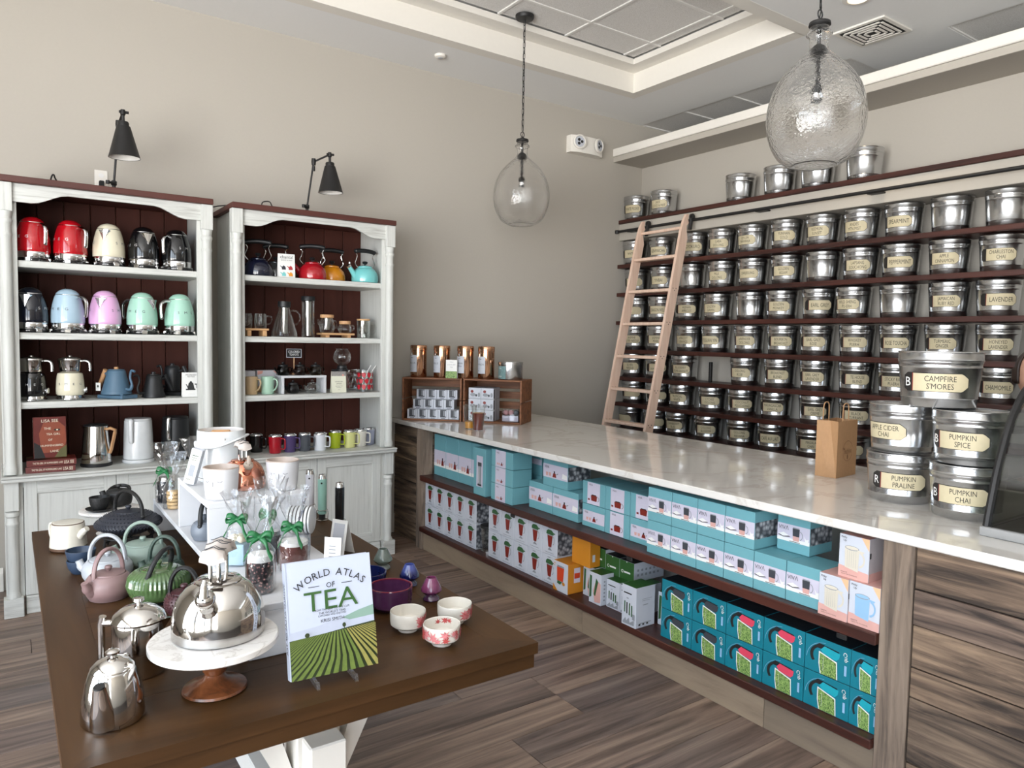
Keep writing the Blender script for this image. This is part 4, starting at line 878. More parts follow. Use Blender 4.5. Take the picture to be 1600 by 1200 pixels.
s = empty('chalk_sign', 'tiny chalkboard sign on a stick behind the small teapots', 'sign', (-3.455, -.19, ZR), R_(-20)); MB().box(-.05, .05, -.003, .003, .118, .178, 0, .001).build('board', 'chalk_black', s, smooth=0)
mb = MB()
for a, b, c2, d2 in ((-.05, .05, .118, .121), (-.05, .05, .175, .178), (-.05, -.047, .121, .175), (.047, .05, .121, .175)): mb.box(a, b, -.0042, -.003, c2, d2)
mb.build('frame', 'paper_grey', s, smooth=0); MB().box(-.003, .003, -.002, .002, .012, .118).box(-.014, .014, -.012, .012, 0, .012, 0, .002).build('stick', 'cork_wood', s, smooth=0)
mb = MB().text('COLORED', lambda a, b: (a, -.0045, .158+b), .075, .016).text('TEAPOTS', lambda a, b: (a, -.0045, .138+b), .06, .014); mb.build('lettering', 'paper', s, smooth=0)
g = empty('siphon_brewer', 'glass siphon brewer with a round upper globe and black collar', 'tea brewer', (-3.12, -.22, S3), R_(0))
MB().lathe([(0, 0), (.045, 0), (.05, .004), (.055, .03), (.05, .08), (.035, .12), (.033, .145)], 28).build('lower_carafe', 'clear_glass', g); MB().lathe([(.033, .142), (.042, .146), (.042, .158), (.034, .165), (.034, .182), (.028, .186), (0, .186)], 24).box(-.075, .0, -.012, .012, .144, .158, 0, .003).build('collar', 'matte_black', g)
MB().lathe([(.012, .186), (.03, .19), (.055, .212), (.063, .24), (.058, .272), (.044, .292), (.04, .30), (.047, .304)], 32).build('globe', 'clear_glass', g); MB().tube(spline([(.04, 0, .13), (.075, 0, .12), (.08, 0, .07), (.055, 0, .03)], 5), .005, 8).build('handle', 'clear_glass', g)
plain('card_cream', '#dddcc8', .6); plain('flower_print', '#8f8a86', .6, var=.5, scale=140); plain('straw_red', '#b9202d', .4)
card('cream card with a flowered top edge before the siphon brewer', (-3.18, -.32, S3), R_(-4), .102, .148, [(2, rect(0, .78, 1, 1)), (3, ell(.8, .82, .08, .05, 8))], ('card_cream', 'ink', 'flower_print', 'pink_print'), None, texts=[('LOOSE TEA', .5, .52, .6, .05, 1), ('SIPHON', .5, .42, .45, .05, 1), ('classic design dome', .5, .31, .6, .04, 1), ('brewing pot', .5, .24, .55, .04, 1), ('and glass', .5, .14, .4, .03, 1)])
MBX = MB(); t_ = .002
for a in ((-.085, .085, -.05, -.048, 0, .15), (-.085, .085, .048, .05, 0, .15), (-.085, -.083, -.048, .048, 0, .15), (.083, .085, -.048, .048, 0, .15), (-.083, .083, -.048, .048, 0, .003)): MBX.box(*a)
tag(MBX.build('acrylic_box', 'acrylic', None, (-3.01, -.12, S3+.001), 0, 0), 'clear acrylic box standing behind the red patterned tumbler', 'box')
g = empty('patterned_tumbler', 'glass tumbler with red fruit pattern and two straws', 'tumbler', (-2.96, -.25, S3))
MB().lathe([(0, 0), (.052, 0), (.056, .005), (.058, .145), (.055, .145), (.053, .008), (0, .006)], 32).build('cup', 'clear_glass', g); mb = MB()
for i in range(9):
    for j in range(3):
        a0 = 2*pi*i/9+j*.35; zc = .03+.043*j; f = lambda u, v, a0=a0, zc=zc: (.0585*cos(a0+u/.0585), .0585*sin(a0+u/.0585), zc+v)
        mb.ngon([f(u, v) for u, v in ((-.016, .012), (-.008, .018), (.008, .018), (.016, .012), (.012, -.006), (0, -.018), (-.012, -.006))], 0)
mb.build('fruit_print', 'straw_red', g, smooth=0)
for dx, tl in ((-.01, .35), (.015, .45)): MB().tube([(dx, 0, .01), (dx+tl*.1, 0, .15), (dx+tl*.16, 0, .185)], .0028, 8).build('straw', 'paper', g)
# travel mugs on the ledge
MUG = [('black', '#141415'), ('red', '#a01020'), ('purple', '#4b3a68'), ('dark grey', '#4c5057'), ('white', '#d9dbe0'), ('lime green', '#a5b521'), ('pale yellow', '#d6d690'), ('off-white', '#d9d5cb'), ('lavender grey', '#9b9fb3')]
for n_, c_ in MUG: plain('mug_'+n_.replace(' ', '_').replace('-', '_'), c_, .2, var=.02, coat=.4)
def travel_mug(label, col, loc, rz):
    g = empty('steel_mug', label, 'mug', loc, rz, 'coloured steel mugs on the ledge'); MB().lathe([(0, 0), (.036, 0), (.039, .004), (.041, .05), (.0435, .105), (.044, .112)], 32).build('cup', col, g)
    MB().lathe([(.0445, .111), (.0448, .118), (.043, .121), (.041, .12), (.039, .06), (.036, .01), (0, .008)], 32).build('steel_rim', 'chrome', g); MB().lathe([(0, .113), (.034, .113), (.040, .116), (.040, .119), (.03, .117)], 24).build('lid', 'acrylic', g)
    MB().tube(spline([(.04, 0, .098), (.066, 0, .098), (.076, 0, .088), (.076, 0, .04), (.068, 0, .03), (.04, 0, .03)], 4), .0045, 8, ry=1.5).build('handle', col, g); return g
POS = [(-3.712, -.2), (-3.617, -.30), (-3.517, -.295), (-3.417, -.295), (-3.317, -.325), (-3.19, -.27), (-3.09, -.29), (-2.998, -.27), (-2.912, -.22)]
m0 = None
for (n_, c_), (x, y) in zip(MUG, POS):
    mt = 'mug_'+n_.replace(' ', '_').replace('-', '_'); lab = '%s steel mug in the row on the bookcase ledge' % n_
    if m0 is None: m0 = travel_mug(lab, mt, (x, y, LEDGE), R_(-52))
    else: dup(m0, lab, (x, y, LEDGE), R_(-52) if n_ != 'lavender grey' else R_(100), remap={'mug_black': mt})

# ================================================================== counter shelf boxes
plain('carton_teal', '#6ba3ac', .5, var=.02); plain('carton_white', '#c3c7d0', .45, var=.02); plain('carton_orange', '#c8811f', .5, var=.04); plain('carton_green', '#2c5a26', .5, var=.04)
plain('cup_teal', '#117687', .4, var=.03); plain('cup_navy', '#10161f', .5); plain('print_lilac', '#c9c4d3', .5, var=.04); plain('print_tea', '#7c2218', .4); plain('print_leaf', '#2f5a33', .5, var=.3, scale=120); plain('print_grey', '#8c9096', .5)
plain('print_pink', '#d5445c', .5); plain('print_turquoise', '#179fae', .5); plain('print_charcoal', '#3b3e44', .5); plain('print_rose', '#d0a198', .5); plain('print_sky', '#8db4d3', .5); plain('print_bone', '#cfc8b8', .5); plain('print_peach', '#e6b48c', .5); plain('print_amber', '#c6401e', .4)
def grass_print():
    m, nt, b = newmat('print_grass'); v = coords(nt); no = node(nt, 'ShaderNodeTexNoise', Scale=130.0, Detail=4.0, Distortion=2.0); nt.links.new(v, no.inputs['Vector'])
    nt.links.new(ramp(nt, no.outputs[0], [(.34, '#2c4520'), (.48, '#668a44'), (.62, '#a5bd70')]), b.inputs['Base Color']); b.inputs['Roughness'].default_value = .5
grass_print()
def stone():
    m, nt, b = newmat('print_stone'); v = coords(nt); vo = node(nt, 'ShaderNodeTexVoronoi', Scale=45.0); nt.links.new(v, vo.inputs['Vector'])
    nt.links.new(ramp(nt, vo.outputs['Distance'], [(.1, '#c9c9ca'), (.4, '#8b8d92'), (.7, '#3d4046')]), b.inputs['Base Color']); b.inputs['Roughness'].default_value = .5
stone()
def arcband(cu, cv, ru, rv, t, a0, a1, n=12): return [(cu+ru*cos(radians(a0+(a1-a0)*i/n)), cv+rv*sin(radians(a0+(a1-a0)*i/n))) for i in range(n+1)]+[(cu+(ru-t)*cos(radians(a1+(a0-a1)*i/n)), cv+(rv-t)*sin(radians(a1+(a0-a1)*i/n))) for i in range(n+1)]
BT = []            # (label, template) rows are copied from one carton of each kind
STR_M = ['carton_white', 'print_tea', 'print_leaf', 'print_grey', 'ink', 'print_stone']
STR_P = [(3, [(.38, .16), (.66, .16), (.6, .22), (.44, .22)]), (3, rect(.49, .2, .55, .3)), (1, [(.42, .27), (.62, .27), (.70, .68), (.34, .68)]), (3, [(.345, .66), (.70, .66), (.71, .70), (.335, .70)]), (2, [(.28, .70), (.76, .70), (.74, .80), (.62, .86), (.4, .86), (.3, .8)]), (2, [(.74, .74), (.86, .75), (.86, .78), (.74, .79)]), (3, arcband(.70, .52, .13, .16, .03, -80, 80, 8)), (3, rect(.2, .07, .8, .085))]
CW = 'white boxes of tea strainers on the lower counter shelf'
proto = {}
def place_carton(key, make, label, loc, group):
    if key not in proto: proto[key] = make(label, loc); o = proto[key]
    else: o = dup(proto[key], label, loc)
    o['group'] = group; return o
mk_str = lambda l, p: carton(l, p, 0, .139, .168, .16, 'carton_white', STR_P, STR_M, texts=[('finum', .5, .93, .25, .05, 4)], side_prints=[(5, rect(.02, .02, .98, .98))])
for r, z, ed in ((0, .173, [-.4425, -.585, -.727, -.869, -1.011]), (1, .343, [-.4425, -.585, -.727, -.869, -1.011])):
    for i, y in enumerate(ed): place_carton('str', mk_str, 'white strainer box, %s row of the far block, %s from the far post' % (('lower', 'upper')[r], ORD[i]), (-2.56, y-.071, z), CW)
for r, z in ((0, .173), (1, .343)):
    for i in range(5): place_carton('str', mk_str, 'white strainer box, %s row of the second block, %s beyond the glass sample' % (('lower', 'upper')[r], ORD[i]), (-2.56, -1.30-.142*i-.071, z), CW)
g = empty('glass_tea_maker', 'clear glass tea maker sample between the white strainer boxes', 'tea maker', (-2.50, -1.222, .173))
MB().lathe([(0, 0), (.05, 0), (.054, .005), (.054, .012), (.045, .02), (.052, .06), (.058, .16), (.054, .16), (.048, .06), (.02, .03), (0, .028)], 28).build('glass_body', 'clear_glass', g); MB().lathe([(.058, .158), (.061, .16), (.061, .175), (.02, .182), (0, .182)], 28).build('lid', 'iron_black', g); MB().lathe([(.052, .0), (.056, 0), (.056, .01), (.052, .01)], 28).build('chrome_ring', 'chrome', g)
TE = 'teal boxes of glass teaware on the upper counter shelf'; TM = ['carton_teal', 'print_lilac', 'print_tea', 'print_grey', 'ink', 'print_charcoal', 'print_stone', 'paper', 'print_rose']
def glasses(u0, v0, s): return [(8, [(u0, v0), (u0+.10*s, v0), (u0+.11*s, v0+.16*s), (u0-.01*s, v0+.16*s)]), (8, [(u0+.16*s, v0), (u0+.26*s, v0), (u0+.27*s, v0+.16*s), (u0+.15*s, v0+.16*s)]), (2, [(u0+.34*s, v0-.02*s), (u0+.54*s, v0-.02*s), (u0+.50*s, v0+.16*s), (u0+.38*s, v0+.16*s)]), (4, rect(u0+.41*s, v0+.16*s, u0+.47*s, v0+.26*s)), (3, [(u0+.56*s, v0+.1*s), (u0+.64*s, v0+.17*s), (u0+.62*s, v0+.2*s), (u0+.53*s, v0+.13*s)])]
mk_tall = lambda l, p: carton(l, p, 0, .172, .30, .2, 'carton_teal', [(1, rect(.0, .3, 1, .62)), (7, rect(0, .22, 1, .3))]+[(m, [(u, .18+v*.6) for u, v in q]) for m, q in glasses(.25, .16, 1.1)], TM)
for i, y in enumerate((-.437, -.613, -.789, -.965)): place_carton('tall', mk_tall, 'tall teal box with a pink teaware picture, %s from the far post' % ORD[i], (-2.485, y-.087, .556), TE)
place_carton('press', lambda l, p: carton(l, p, 0, .14, .305, .1, 'carton_teal', [(1, rect(.25, .18, .78, .84)), (5, rect(.36, .62, .68, .7)), (3, rect(.38, .24, .66, .62)), (7, rect(.44, .26, .48, .6)), (4, rect(.36, .2, .68, .24))], TM), 'narrow teal box picturing a glass press, beside the tall teal boxes', (-2.59, -1.23, .556), TE)
mk_three = lambda l, p: carton(l, p, 0, .235, .1045, .145, 'carton_teal', [(1, rect(.2, .0, .68, 1))]+[(m, [(.1+u*.9, v*1.3) for u, v in q]) for m, q in glasses(.2, .1, .55)], TM, texts=[('VIVA', .32, .84, .15, .09, 5)])
for i in range(3): place_carton('three', mk_three, 'flat teal box in the stack of three, %s' % ('bottom', 'middle', 'top')[i], (-2.575, -1.463, .556+.107*i), TE)
mk_blank = lambda l, p: carton(l, p, 0, .13, .16, .12, 'carton_teal', [(1, rect(0, .4, 1, .62))], TM)
for i in range(2): place_carton('blank', mk_blank, 'teal box set back behind the stack of three, %s' % ('lower', 'upper')[i], (-2.35, -1.51, .556+.161*i), TE)
mk_row2 = lambda l, p: carton(l, p, 0, .226, .162, .17, 'carton_teal', [(1, rect(0, .3, 1, .78))]+glasses(.12, .36, .8)+[(7, [(.78, .36), (.98, .36), (.98, .5), (.8, .55)])], TM, texts=[('VIVA', .16, .68, .2, .1, 5)], side_prints=[(6, rect(.02, .3, .98, .8))])
for lab, p in (('wide teal box picturing a teapot and cups, bottom left of three', (-2.50, -1.765, .556)), ('wide teal box picturing a teapot and cups, bottom right of three', (-2.50, -1.997, .556)), ('wide teal box picturing a teapot and cups, on top of two', (-2.505, -1.907, .72))): place_carton('row2', mk_row2, lab, p, TE)
mk_r3 = lambda l, p: carton(l, p, 0, .181, .123, .2, 'carton_teal', [(1, rect(.22, .02, .78, .98)), (2, [(.4, .18), (.64, .18), (.66, .42), (.38, .42)]), (3, arcband(.66, .3, .1, .12, .03, -80, 80, 8)), (4, rect(.42, .42, .62, .46)), (2, rect(.26, .18, .34, .26))], TM, texts=[('VIVA', .38, .88, .2, .08, 5)])
mk_r3b = lambda l, p: carton(l, p, 0, .181, .123, .2, 'carton_teal', [(1, rect(.05, .22, 1, .72))]+glasses(.2, .3, .8), TM, texts=[('VIVA', .2, .64, .16, .1, 5)])
for i, (y, kb, kt) in enumerate(((-2.236, 'r3b', 'r3'), (-2.421, 'r3', 'r3'), (-2.606, 'r3b', 'r3'))):
    place_carton(kb, {'r3': mk_r3, 'r3b': mk_r3b}[kb], 'small teal teapot box, lower row, %s of three' % ORD[i], (-2.50, y, .556), TE); place_carton(kt, {'r3': mk_r3}[kt], 'small teal teapot box with a lilac panel, upper row, %s of three' % ORD[i], (-2.50, y, .681), TE)
mk_viva = lambda l, p: carton(l, p, 0, .1485, .157, .16, 'carton_teal', [(1, rect(0, .27, 1, .72)), (7, rect(0, .27, 1, .36)), (4, [(.02, .4), (.2, .36), (.42, .4), (.2, .46)]), (7, [(.04, .42), (.2, .38), (.38, .42), (.2, .49)]), (8, [(.5, .32), (.68, .32), (.69, .44), (.49, .44)]), (5, [(.49, .44), (.69, .44), (.7, .64), (.48, .64)]), (3, rect(.49, .64, .69, .67)), (3, arcband(.70, .48, .1, .12, .02, -80, 80, 8)), (7, [(.84, .5), (.9, .42), (.98, .44), (.96, .34), (.88, .34)]), (4, rect(.4, .285, .72, .3))], TM, texts=[('VIVΛ', .2, .62, .32, .11, 5)], side_prints=[(6, rect(.02, .27, .98, .72))], group=TE)
VY = [-2.700-.152*i for i in range(6)]
for i in range(4): place_carton('viva', mk_viva, 'teal glass-mug box, top row, %s of four' % ORD[i], (-2.565, VY[i]-.076, .556+.159), TE)
for i in range(6): place_carton('viva', mk_viva, 'teal glass-mug box, bottom row, %s of six' % ORD[i], (-2.565, VY[i]-.076, .556), TE)
place_carton('viva', mk_viva, 'teal glass-mug box set back alone on top of the bottom row', (-2.455, -3.412, .715), TE)
plain('mugbox_side', '#b9b2b4', .5, var=.06)
def mugbox(col):
    P = [(2, rect(0, 0, 1, .18)), (2, [(0, .18), (1, .18), (1, .2), (0, .27)]), (3, [(.74, 1), (1, .72), (1, 1)]), (col, [(.22, .24), (.66, .18), (.68, .68), (.2, .74)]), (6, ell(.44, .71, .24, .055, 14)), (col, ell(.44, .715, .215, .04, 14)), (col, arcband(.68, .48, .2, .19, .05, -85, 80, 10)), (col, [(.62, .7), (.86, .68), (.82, .64), (.66, .64)])]
    if col == 4: P += [(6, rect(.3+.07*i, .26, .305+.07*i, .66)) for i in range(5)]
    return lambda l, p: carton(l, p, 0, .1145, .158, .13, 'carton_white', P, ['carton_white', 'ink', 'print_rose', 'print_peach', 'print_bone', 'print_sky', 'print_grey', 'mugbox_side', 'paper'], texts=[('Pinky', .17, .93, .24, .06, 1), ('Up', .2, .86, .14, .06, 1), ('ANNETTE', .2, .12, .25, .025, 1), ('CERAMIC TEA MUG & INFUSER', .38, .075, .6, .02, 1)], side_prints=[(7, rect(.01, .2, .99, .99)), (2, rect(.01, .0, .99, .2)), (1, rect(.02, .55, .1, .68))], top=2)
MG = 'white and pink mug boxes beside the near post'
place_carton('mugc', mugbox(4), 'white and pink box picturing a cable-knit mug, lower, beside the teal boxes', (-2.585, -3.672, .556), MG)
place_carton('mugb', mugbox(5), 'white and pink box picturing a light blue mug, against the near post', (-2.58, -3.788, .556), MG)
place_carton('mugc', None, 'white and pink box picturing a cable-knit mug, on top of two', (-2.56, -3.73, .7145), MG)
place_carton('mugc', None, 'white and pink mug box on top at the back, mostly hidden by the post', (-2.42, -3.79, .7145), MG)
place_carton('mugc', None, 'white and pink mug box at the back, under the hidden one', (-2.42, -3.74, .556), MG)
OR = 'orange boxes of tea glasses'; OM = ['carton_white', 'print_amber', 'carton_orange', 'print_grey', 'print_leaf', 'print_lilac']
carton('orange and white box picturing a glass of red tea', (-2.585, -2.075, .173), 0, .128, .166, .14, 'carton_orange', [(0, rect(0, 0, 1, 1)), (2, [(0, 0), (.3, 0), (.02, .2), (0, .2)]), (3, [(.26, .82), (.74, .82), (.72, .88), (.28, .88)]), (1, [(.27, .36), (.68, .36), (.74, .82), (.25, .82)]), (3, rect(.3, .3, .66, .36)), (4, [(.28, .26), (.5, .24), (.6, .34), (.3, .36)]), (2, ell(.72, .3, .1, .06, 10)), (2, arcband(.1, .88, .07, .06, .02, 0, 300, 8))], OM, group=OR, side_prints=[(5, rect(.3, .35, .62, .85)), (1, rect(.32, .5, .6, .68))])
carton('plain orange box on top, with a small white printed name', (-2.53, -2.177, .342), 0, .15, .155, .075, 'carton_orange', [(2, rect(.0, .0, .001, .001))], OM, group=OR, side_prints=[(0, rect(.25, .2, .5, .45))])
GM = ['carton_white', 'carton_green', 'print_leaf', 'ink', 'print_grey', 'print_rose', 'paper']; GG = 'green and white boxes of reusable straws'
straws = [(2, rect(.18, .32, .26, .60)), (3, rect(.34, .30, .42, .58)), (1, rect(.52, .28, .60, .58)), (2, rect(.68, .26, .76, .54)), (4, [(.1, .08), (.3, .2), (.35, .12), (.55, .22), (.6, .1), (.9, .2), (.9, .06), (.1, .04)]), (3, rect(.15, .8, .7, .83)), (4, rect(.35, .68, .5, .7)), (4, rect(.78, .2, .95, .34))]
mk_g = lambda l, p: carton(l, p, 0, .098, .20, .13, 'carton_white', straws, GM, top=1, side_prints=[(4, rect(.2, .1, .8, .12)), (3, rect(.15, .06, .25, .1)), (3, rect(.35, .06, .45, .1)), (3, rect(.55, .06, .65, .1)), (4, rect(.35, .55, .62, .57)), (4, rect(.3, .7, .8, .71)), (4, rect(.3, .66, .7, .67))], group=GG)
def mk_gl(l, p): return carton(l, p, 0, .095, .165, .09, 'carton_white', [(2, [(.05, .15), (.22, .2), (.25, .88), (.08, .9)]), (5, [(.5, .05), (.98, .1), (.98, .7), (.6, .8), (.35, .4)]), (2, [(.42, .3), (.55, .25), (.78, .75), (.6, .85)])], GM, top=1, side_prints=[(4, rect(.2+.25*i, .15+.12*j, .32+.25*i, .2+.12*j)) for i in range(3) for j in range(6)], group=GG)
def mk_gt(l, p): return carton(l, p, 0, .1065, .1, .22, 'carton_white', [(1, rect(0, 0, 1, 1)), (6, arcband(.2, .42, .08, .09, .03, 0, 350, 10)), (6, rect(.32, .37, .75, .46)), (6, rect(.47, .94, .53, 1))], GM, top=3, side_prints=[(4, rect(.1+.13*i, .3+.25*j, .16+.13*i, .42+.25*j)) for i in range(6) for j in range(2)], group=GG)
place_carton('gl', mk_gl, 'white straw box with a green leaf picture, beside the orange box', (-2.545, -2.315, .173), GG)
place_carton('gl', None, 'white straw box edge with icons, tucked behind the leaf picture box', (-2.50, -2.215, .173), GG)
mk_gs = lambda l, p: carton(l, p, 0, .099, .148, .2, 'carton_white', straws, GM, top=1, group=GG)
for i in range(2): place_carton('gs', mk_gs, 'white straw box under the green boxes, %s' % ('left one', 'right one')[i], (-2.515, -2.422-.101*i, .173), GG)
for i in range(3): place_carton('gt', mk_gt, 'green straw box in the upper row, %s of three' % ORD[i], (-2.45, -2.236-.1085*i, .340 if i == 0 else .3225), GG)
place_carton('g', mk_g, 'white straw box standing foremost, beside the teal cup boxes', (-2.605, -2.632, .173), GG)
place_carton('gl', None, 'white leaf picture straw box half hidden beside the teal cup boxes', (-2.46, -2.735, .173), GG)
CM = ['cup_teal', 'print_grass', 'print_charcoal', 'print_pink', 'print_turquoise', 'ink', 'paper', 'cup_navy', 'print_sky']; CG = 'teal boxes of infuser cups on the lower counter shelf'
def cupbox(col):
    P = [(8, arcband(.5, .35, .46, .56, .008, 95, 178, 10)), (7, [(.2, .72), (.32, .86), (.76, .80), (.7, .7)]), (5, arcband(.42, .50, .30, .34, .07, 100, 215, 12)), (col, [(.44, .82), (.78, .76), (.76, .62), (.7, .54), (.42, .6), (.36, .7)]), (6, [(.32, .64), (.72, .5), (.74, .02), (.36, .02), (.32, .3)]), (1, [(.34, .60), (.70, .47), (.72, .02), (.38, .02), (.34, .3)]), (6, rect(.42, .12, .425, .5)), (8, rect(.88, .22, .93, .5))]
    def mk(l, p):
        c = carton(l, p, 0, .185, .1375, .16, 'cup_teal', P, CM, top=7, group=CG)
        mb = MB(); mb.text('Cup', lambda a, b: (-.0022, .0935-.187*.9+b*1.0, .139*.72-a), .05, .02, 0); mb.build('lettering', 'paper', c, smooth=0); return c
    return mk
CN = ['dark grey', 'dark grey', 'pink', 'pink', 'turquoise', 'turquoise']; CK = [2, 2, 3, 3, 4, 4]
EDG = [-2.797, -2.985, -3.173, -3.361, -3.549, -3.7355]
for r in range(2):
    for i in range(6):
        lab = 'teal cup box with a %s lid, %s row, %s one' % (CN[i], ('lower', 'upper')[r], ('farther', 'nearer')[i % 2])
        if i < 5: place_carton('cup%d' % CK[i], cupbox(CK[i]), lab, (-2.555, EDG[i]-.0935, .173+.1395*r), CG)
        else:
            o = dup(proto['cup4'], lab, (-2.555, EDG[i]-.0545, .173+.1395*r), group=CG); o.scale = (1, .58, 1)

# ================================================================== on the counter
def crate(label, loc, rz, w, h, d):
    c = empty('wooden_crate', label, 'crate', loc, rz, 'wooden crates standing on their sides'); t = .014
    for x in (0, w-t): 
        for z0, z1 in ((0, h*.48), (h*.5, h)): MB().box(x, x+t, 0, d, z0, z1, 0, .002).build('side_board', 'crate_wood', c, smooth=0)
    MB().box(t, w-t, 0, d-.008, 0, .012, 0, .002).build('bottom_board', 'crate_wood', c, smooth=0)
    for y0, y1 in ((0, d*.49), (d*.51, d)): MB().box(t, w-t, y0, y1-.001, h-.012, h, 0, .002).build('top_board', 'crate_wood', c, smooth=0)
    for z in (.014, .092, .17, .248): MB().box(t, w-t, d-.008, d, z, z+.056, 0, .002).build('slat', 'crate_wood', c, smooth=0)
    return c
CA, CB = (-2.59, -.105), (-2.238, -.425)
ra, rb = R_(-42), R_(-52)
def at(o, ang, x, y, z=0): return (o[0]+x*cos(ang)-y*sin(ang), o[1]+x*sin(ang)+y*cos(ang), CZ+z)
crate('wooden crate on its side, holding small white boxes, by the wall', (CA[0], CA[1], CZ), ra, .465, .33, .25)
crate('wooden crate on its side, holding white boxes with a red dot', (CB[0], CB[1], CZ), rb, .465, .33, .28)
PM = ['carton_white', 'print_charcoal', 'print_grey', 'ink', 'print_tea']
mk_w = lambda l, p: carton(l, p, ra+pi/2, .08, .073, .12, 'carton_white', [(1, rect(.2, .2, .8, .98)), (2, rect(.5, .35, .62, .9)), (0, rect(.66, .3, .78, .9)), (3, rect(.3, .08, .7, .13))], PM)
SW = 'small white boxes stacked in the left crate'
for t_i, (n, y0, x0) in enumerate(((5, .02, .036), (4, .065, .07), (4, .112, .085))):
    for i in range(n): place_carton('w', mk_w, 'small white box, %s tier of the left crate, %s from its left end' % (('bottom', 'middle', 'top')[t_i], ORD[i]), at(CA, ra, x0+.0815*i+.04, y0, .0125+.0735*t_i), SW)
WD = 'white tea boxes with a red dot in the right crate'
mk_d = lambda l, p: carton(l, p, rb+pi/2, .1, .082, .15, 'carton_white', [(4, ell(.28, .66, .12, .14, 12)), (2, ell(.35, .36, .22, .16, 12)), (1, ell(.62, .3, .08, .12, 8)), (2, ell(.84, .36, .1, .22, 8)), (2, rect(.1, .1, .6, .12))], PM, side_prints=[(1, rect(.0, .05, .18, .9)), (2, rect(.45, 0, .52, 1))])
for cc in range(2):
    for r in range(3): place_carton('d', mk_d, 'white box with a red dot, %s column, %s in the right crate' % (('left', 'right')[cc], ('bottom', 'middle', 'top')[r]), at(CB, rb, .085+.101*cc, .03, .0125+.084*r), WD)
p = empty('tea_ball_pack', 'clear pack of round pink and grey tea balls in the right crate', 'pack', at(CB, rb, .36, .06, .0125), rb)
MB().box(-.065, .065, 0, .1, 0, .1, 0, .004).build('clear_box', 'acrylic', p, smooth=0); MB().box(-.063, .063, .002, .098, .002, .045).build('paper_insert', 'print_lilac', p, smooth=0)
plain('ball_pink', '#b98a8e', .5); plain('ball_grey', '#6f7379', .5)
for i in range(3): MB().lathe([(.021*sin(pi*q/8), -.021*cos(pi*q/8)) for q in range(9)], 16, c=(-.041+.041*i, .026, .068)).build('tea_ball', 'ball_pink' if i < 2 else 'ball_grey', p)
def bent_label(parent, R, zc, w, h, phi, mat, texts, name='paper_label', ink='print_charcoal'):
    n = 10; f = lambda u, v, l=.0008: (-(R+l)*cos(phi+u/R), -(R+l)*sin(phi+u/R), zc+v); vs = []; fs = []
    for i in range(n+1): u = -w/2+w*i/n; vs += [f(u, -h/2), f(u, h/2)]
    for i in range(n): fs.append((2*i, 2*i+2, 2*i+3, 2*i+1))
    o = MB().add(vs, fs).build(name, mat, parent, smooth=0)
    mb = MB()
    for s, u, v, mw, mh in texts: mb.text(s, lambda a, b: f(u+a, v+b, .0014), mw, mh, 0)
    if mb.v: mb.build('lettering', ink, o, smooth=0)
    return o
def copper_tin(label, x, y, words):
    c = empty('copper_tin', label, 'tin', (x, y, CZ+.3305), 0, 'copper tea tins on the crates')
    MB().lathe([(0, 0), (.061, 0), (.063, .004), (.0625, .205)], 36).build('body', 'copper', c); MB().lathe([(.0625, .205), (.065, .207), (.065, .24), (.062, .246), (.055, .247), (.053, .243), (0, .243)], 36).build('lid', 'copper', c)
    cl = MB(); a0 = radians(12); cl.tube([(-.066*cos(a0), -.066*sin(a0), .19), (-.072*cos(a0), -.072*sin(a0), .212), (-.066*cos(a0), -.066*sin(a0), .222)], .0022, 6).box(-.071, -.064, -.02, -.008, .165, .19, 0, .001); cl.build('clasp', 'chrome', c)
    bent_label(c, .0635, .105, .082, .13, radians(12), 'paper_grey', words+[('~', 0, .045, .03, .006), ('.', -.02, -.045, .008, .008)])
copper_tin('copper tea tin, first from the wall', -2.452, -.109, [('FELICIA', 0, .005, .06, .013)]); copper_tin('copper tea tin, second from the wall, behind a small card', -2.318, -.238, [('BELLE', 0, .005, .05, .013)])
copper_tin('copper tea tin, third from the wall, on the right crate', -2.187, -.372, [('SIENNA', 0, .01, .06, .013), ('MOKA', 0, -.012, .045, .013)]); copper_tin('copper tea tin, last of four, beside the silver tin', -2.071, -.487, [('AVALON', 0, .005, .06, .013)])
c = empty('silver_tin', 'low round silver tin with a clear patterned front on the right crate', 'tin', (-1.945, -.632, CZ+.3305)); MB().lathe([(0, 0), (.09, 0), (.092, .003), (.092, .112)], 40).build('body', 'tin_metal', c); MB().lathe([(.092, .111), (.095, .113), (.095, .132), (.091, .135), (.085, .134), (.083, .13), (0, .13)], 40).build('lid', 'lid_metal', c)
plain('label_teal', '#6d8a8a', .4, var=.5, scale=90); bent_label(c, .0925, .055, .11, .095, radians(-2), 'label_teal', [('TEA', 0, .03, .03, .012), ('BREW', 0, -.03, .04, .012)], ink='paper')
card('small white and green card between the copper tins', (-2.302, -.356, CZ+.3305), R_(-48), .09, .14, [(1, rect(0, 0, 1, .38))], ('paper', 'print_grass', 'print_grey'), None, lean=.03, texts=[('WILD', .5, .88, .4, .06, 2), ('LOOSE LEAF', .5, .74, .7, .06, 2), ('TEA', .5, .6, .3, .06, 2)])
plain('tea_amber', '#5e1a0b', .15, coat=.3); plain('tea_gold', '#c98a2e', .15, coat=.3); plain('tea_foam', '#c79a68', .6)
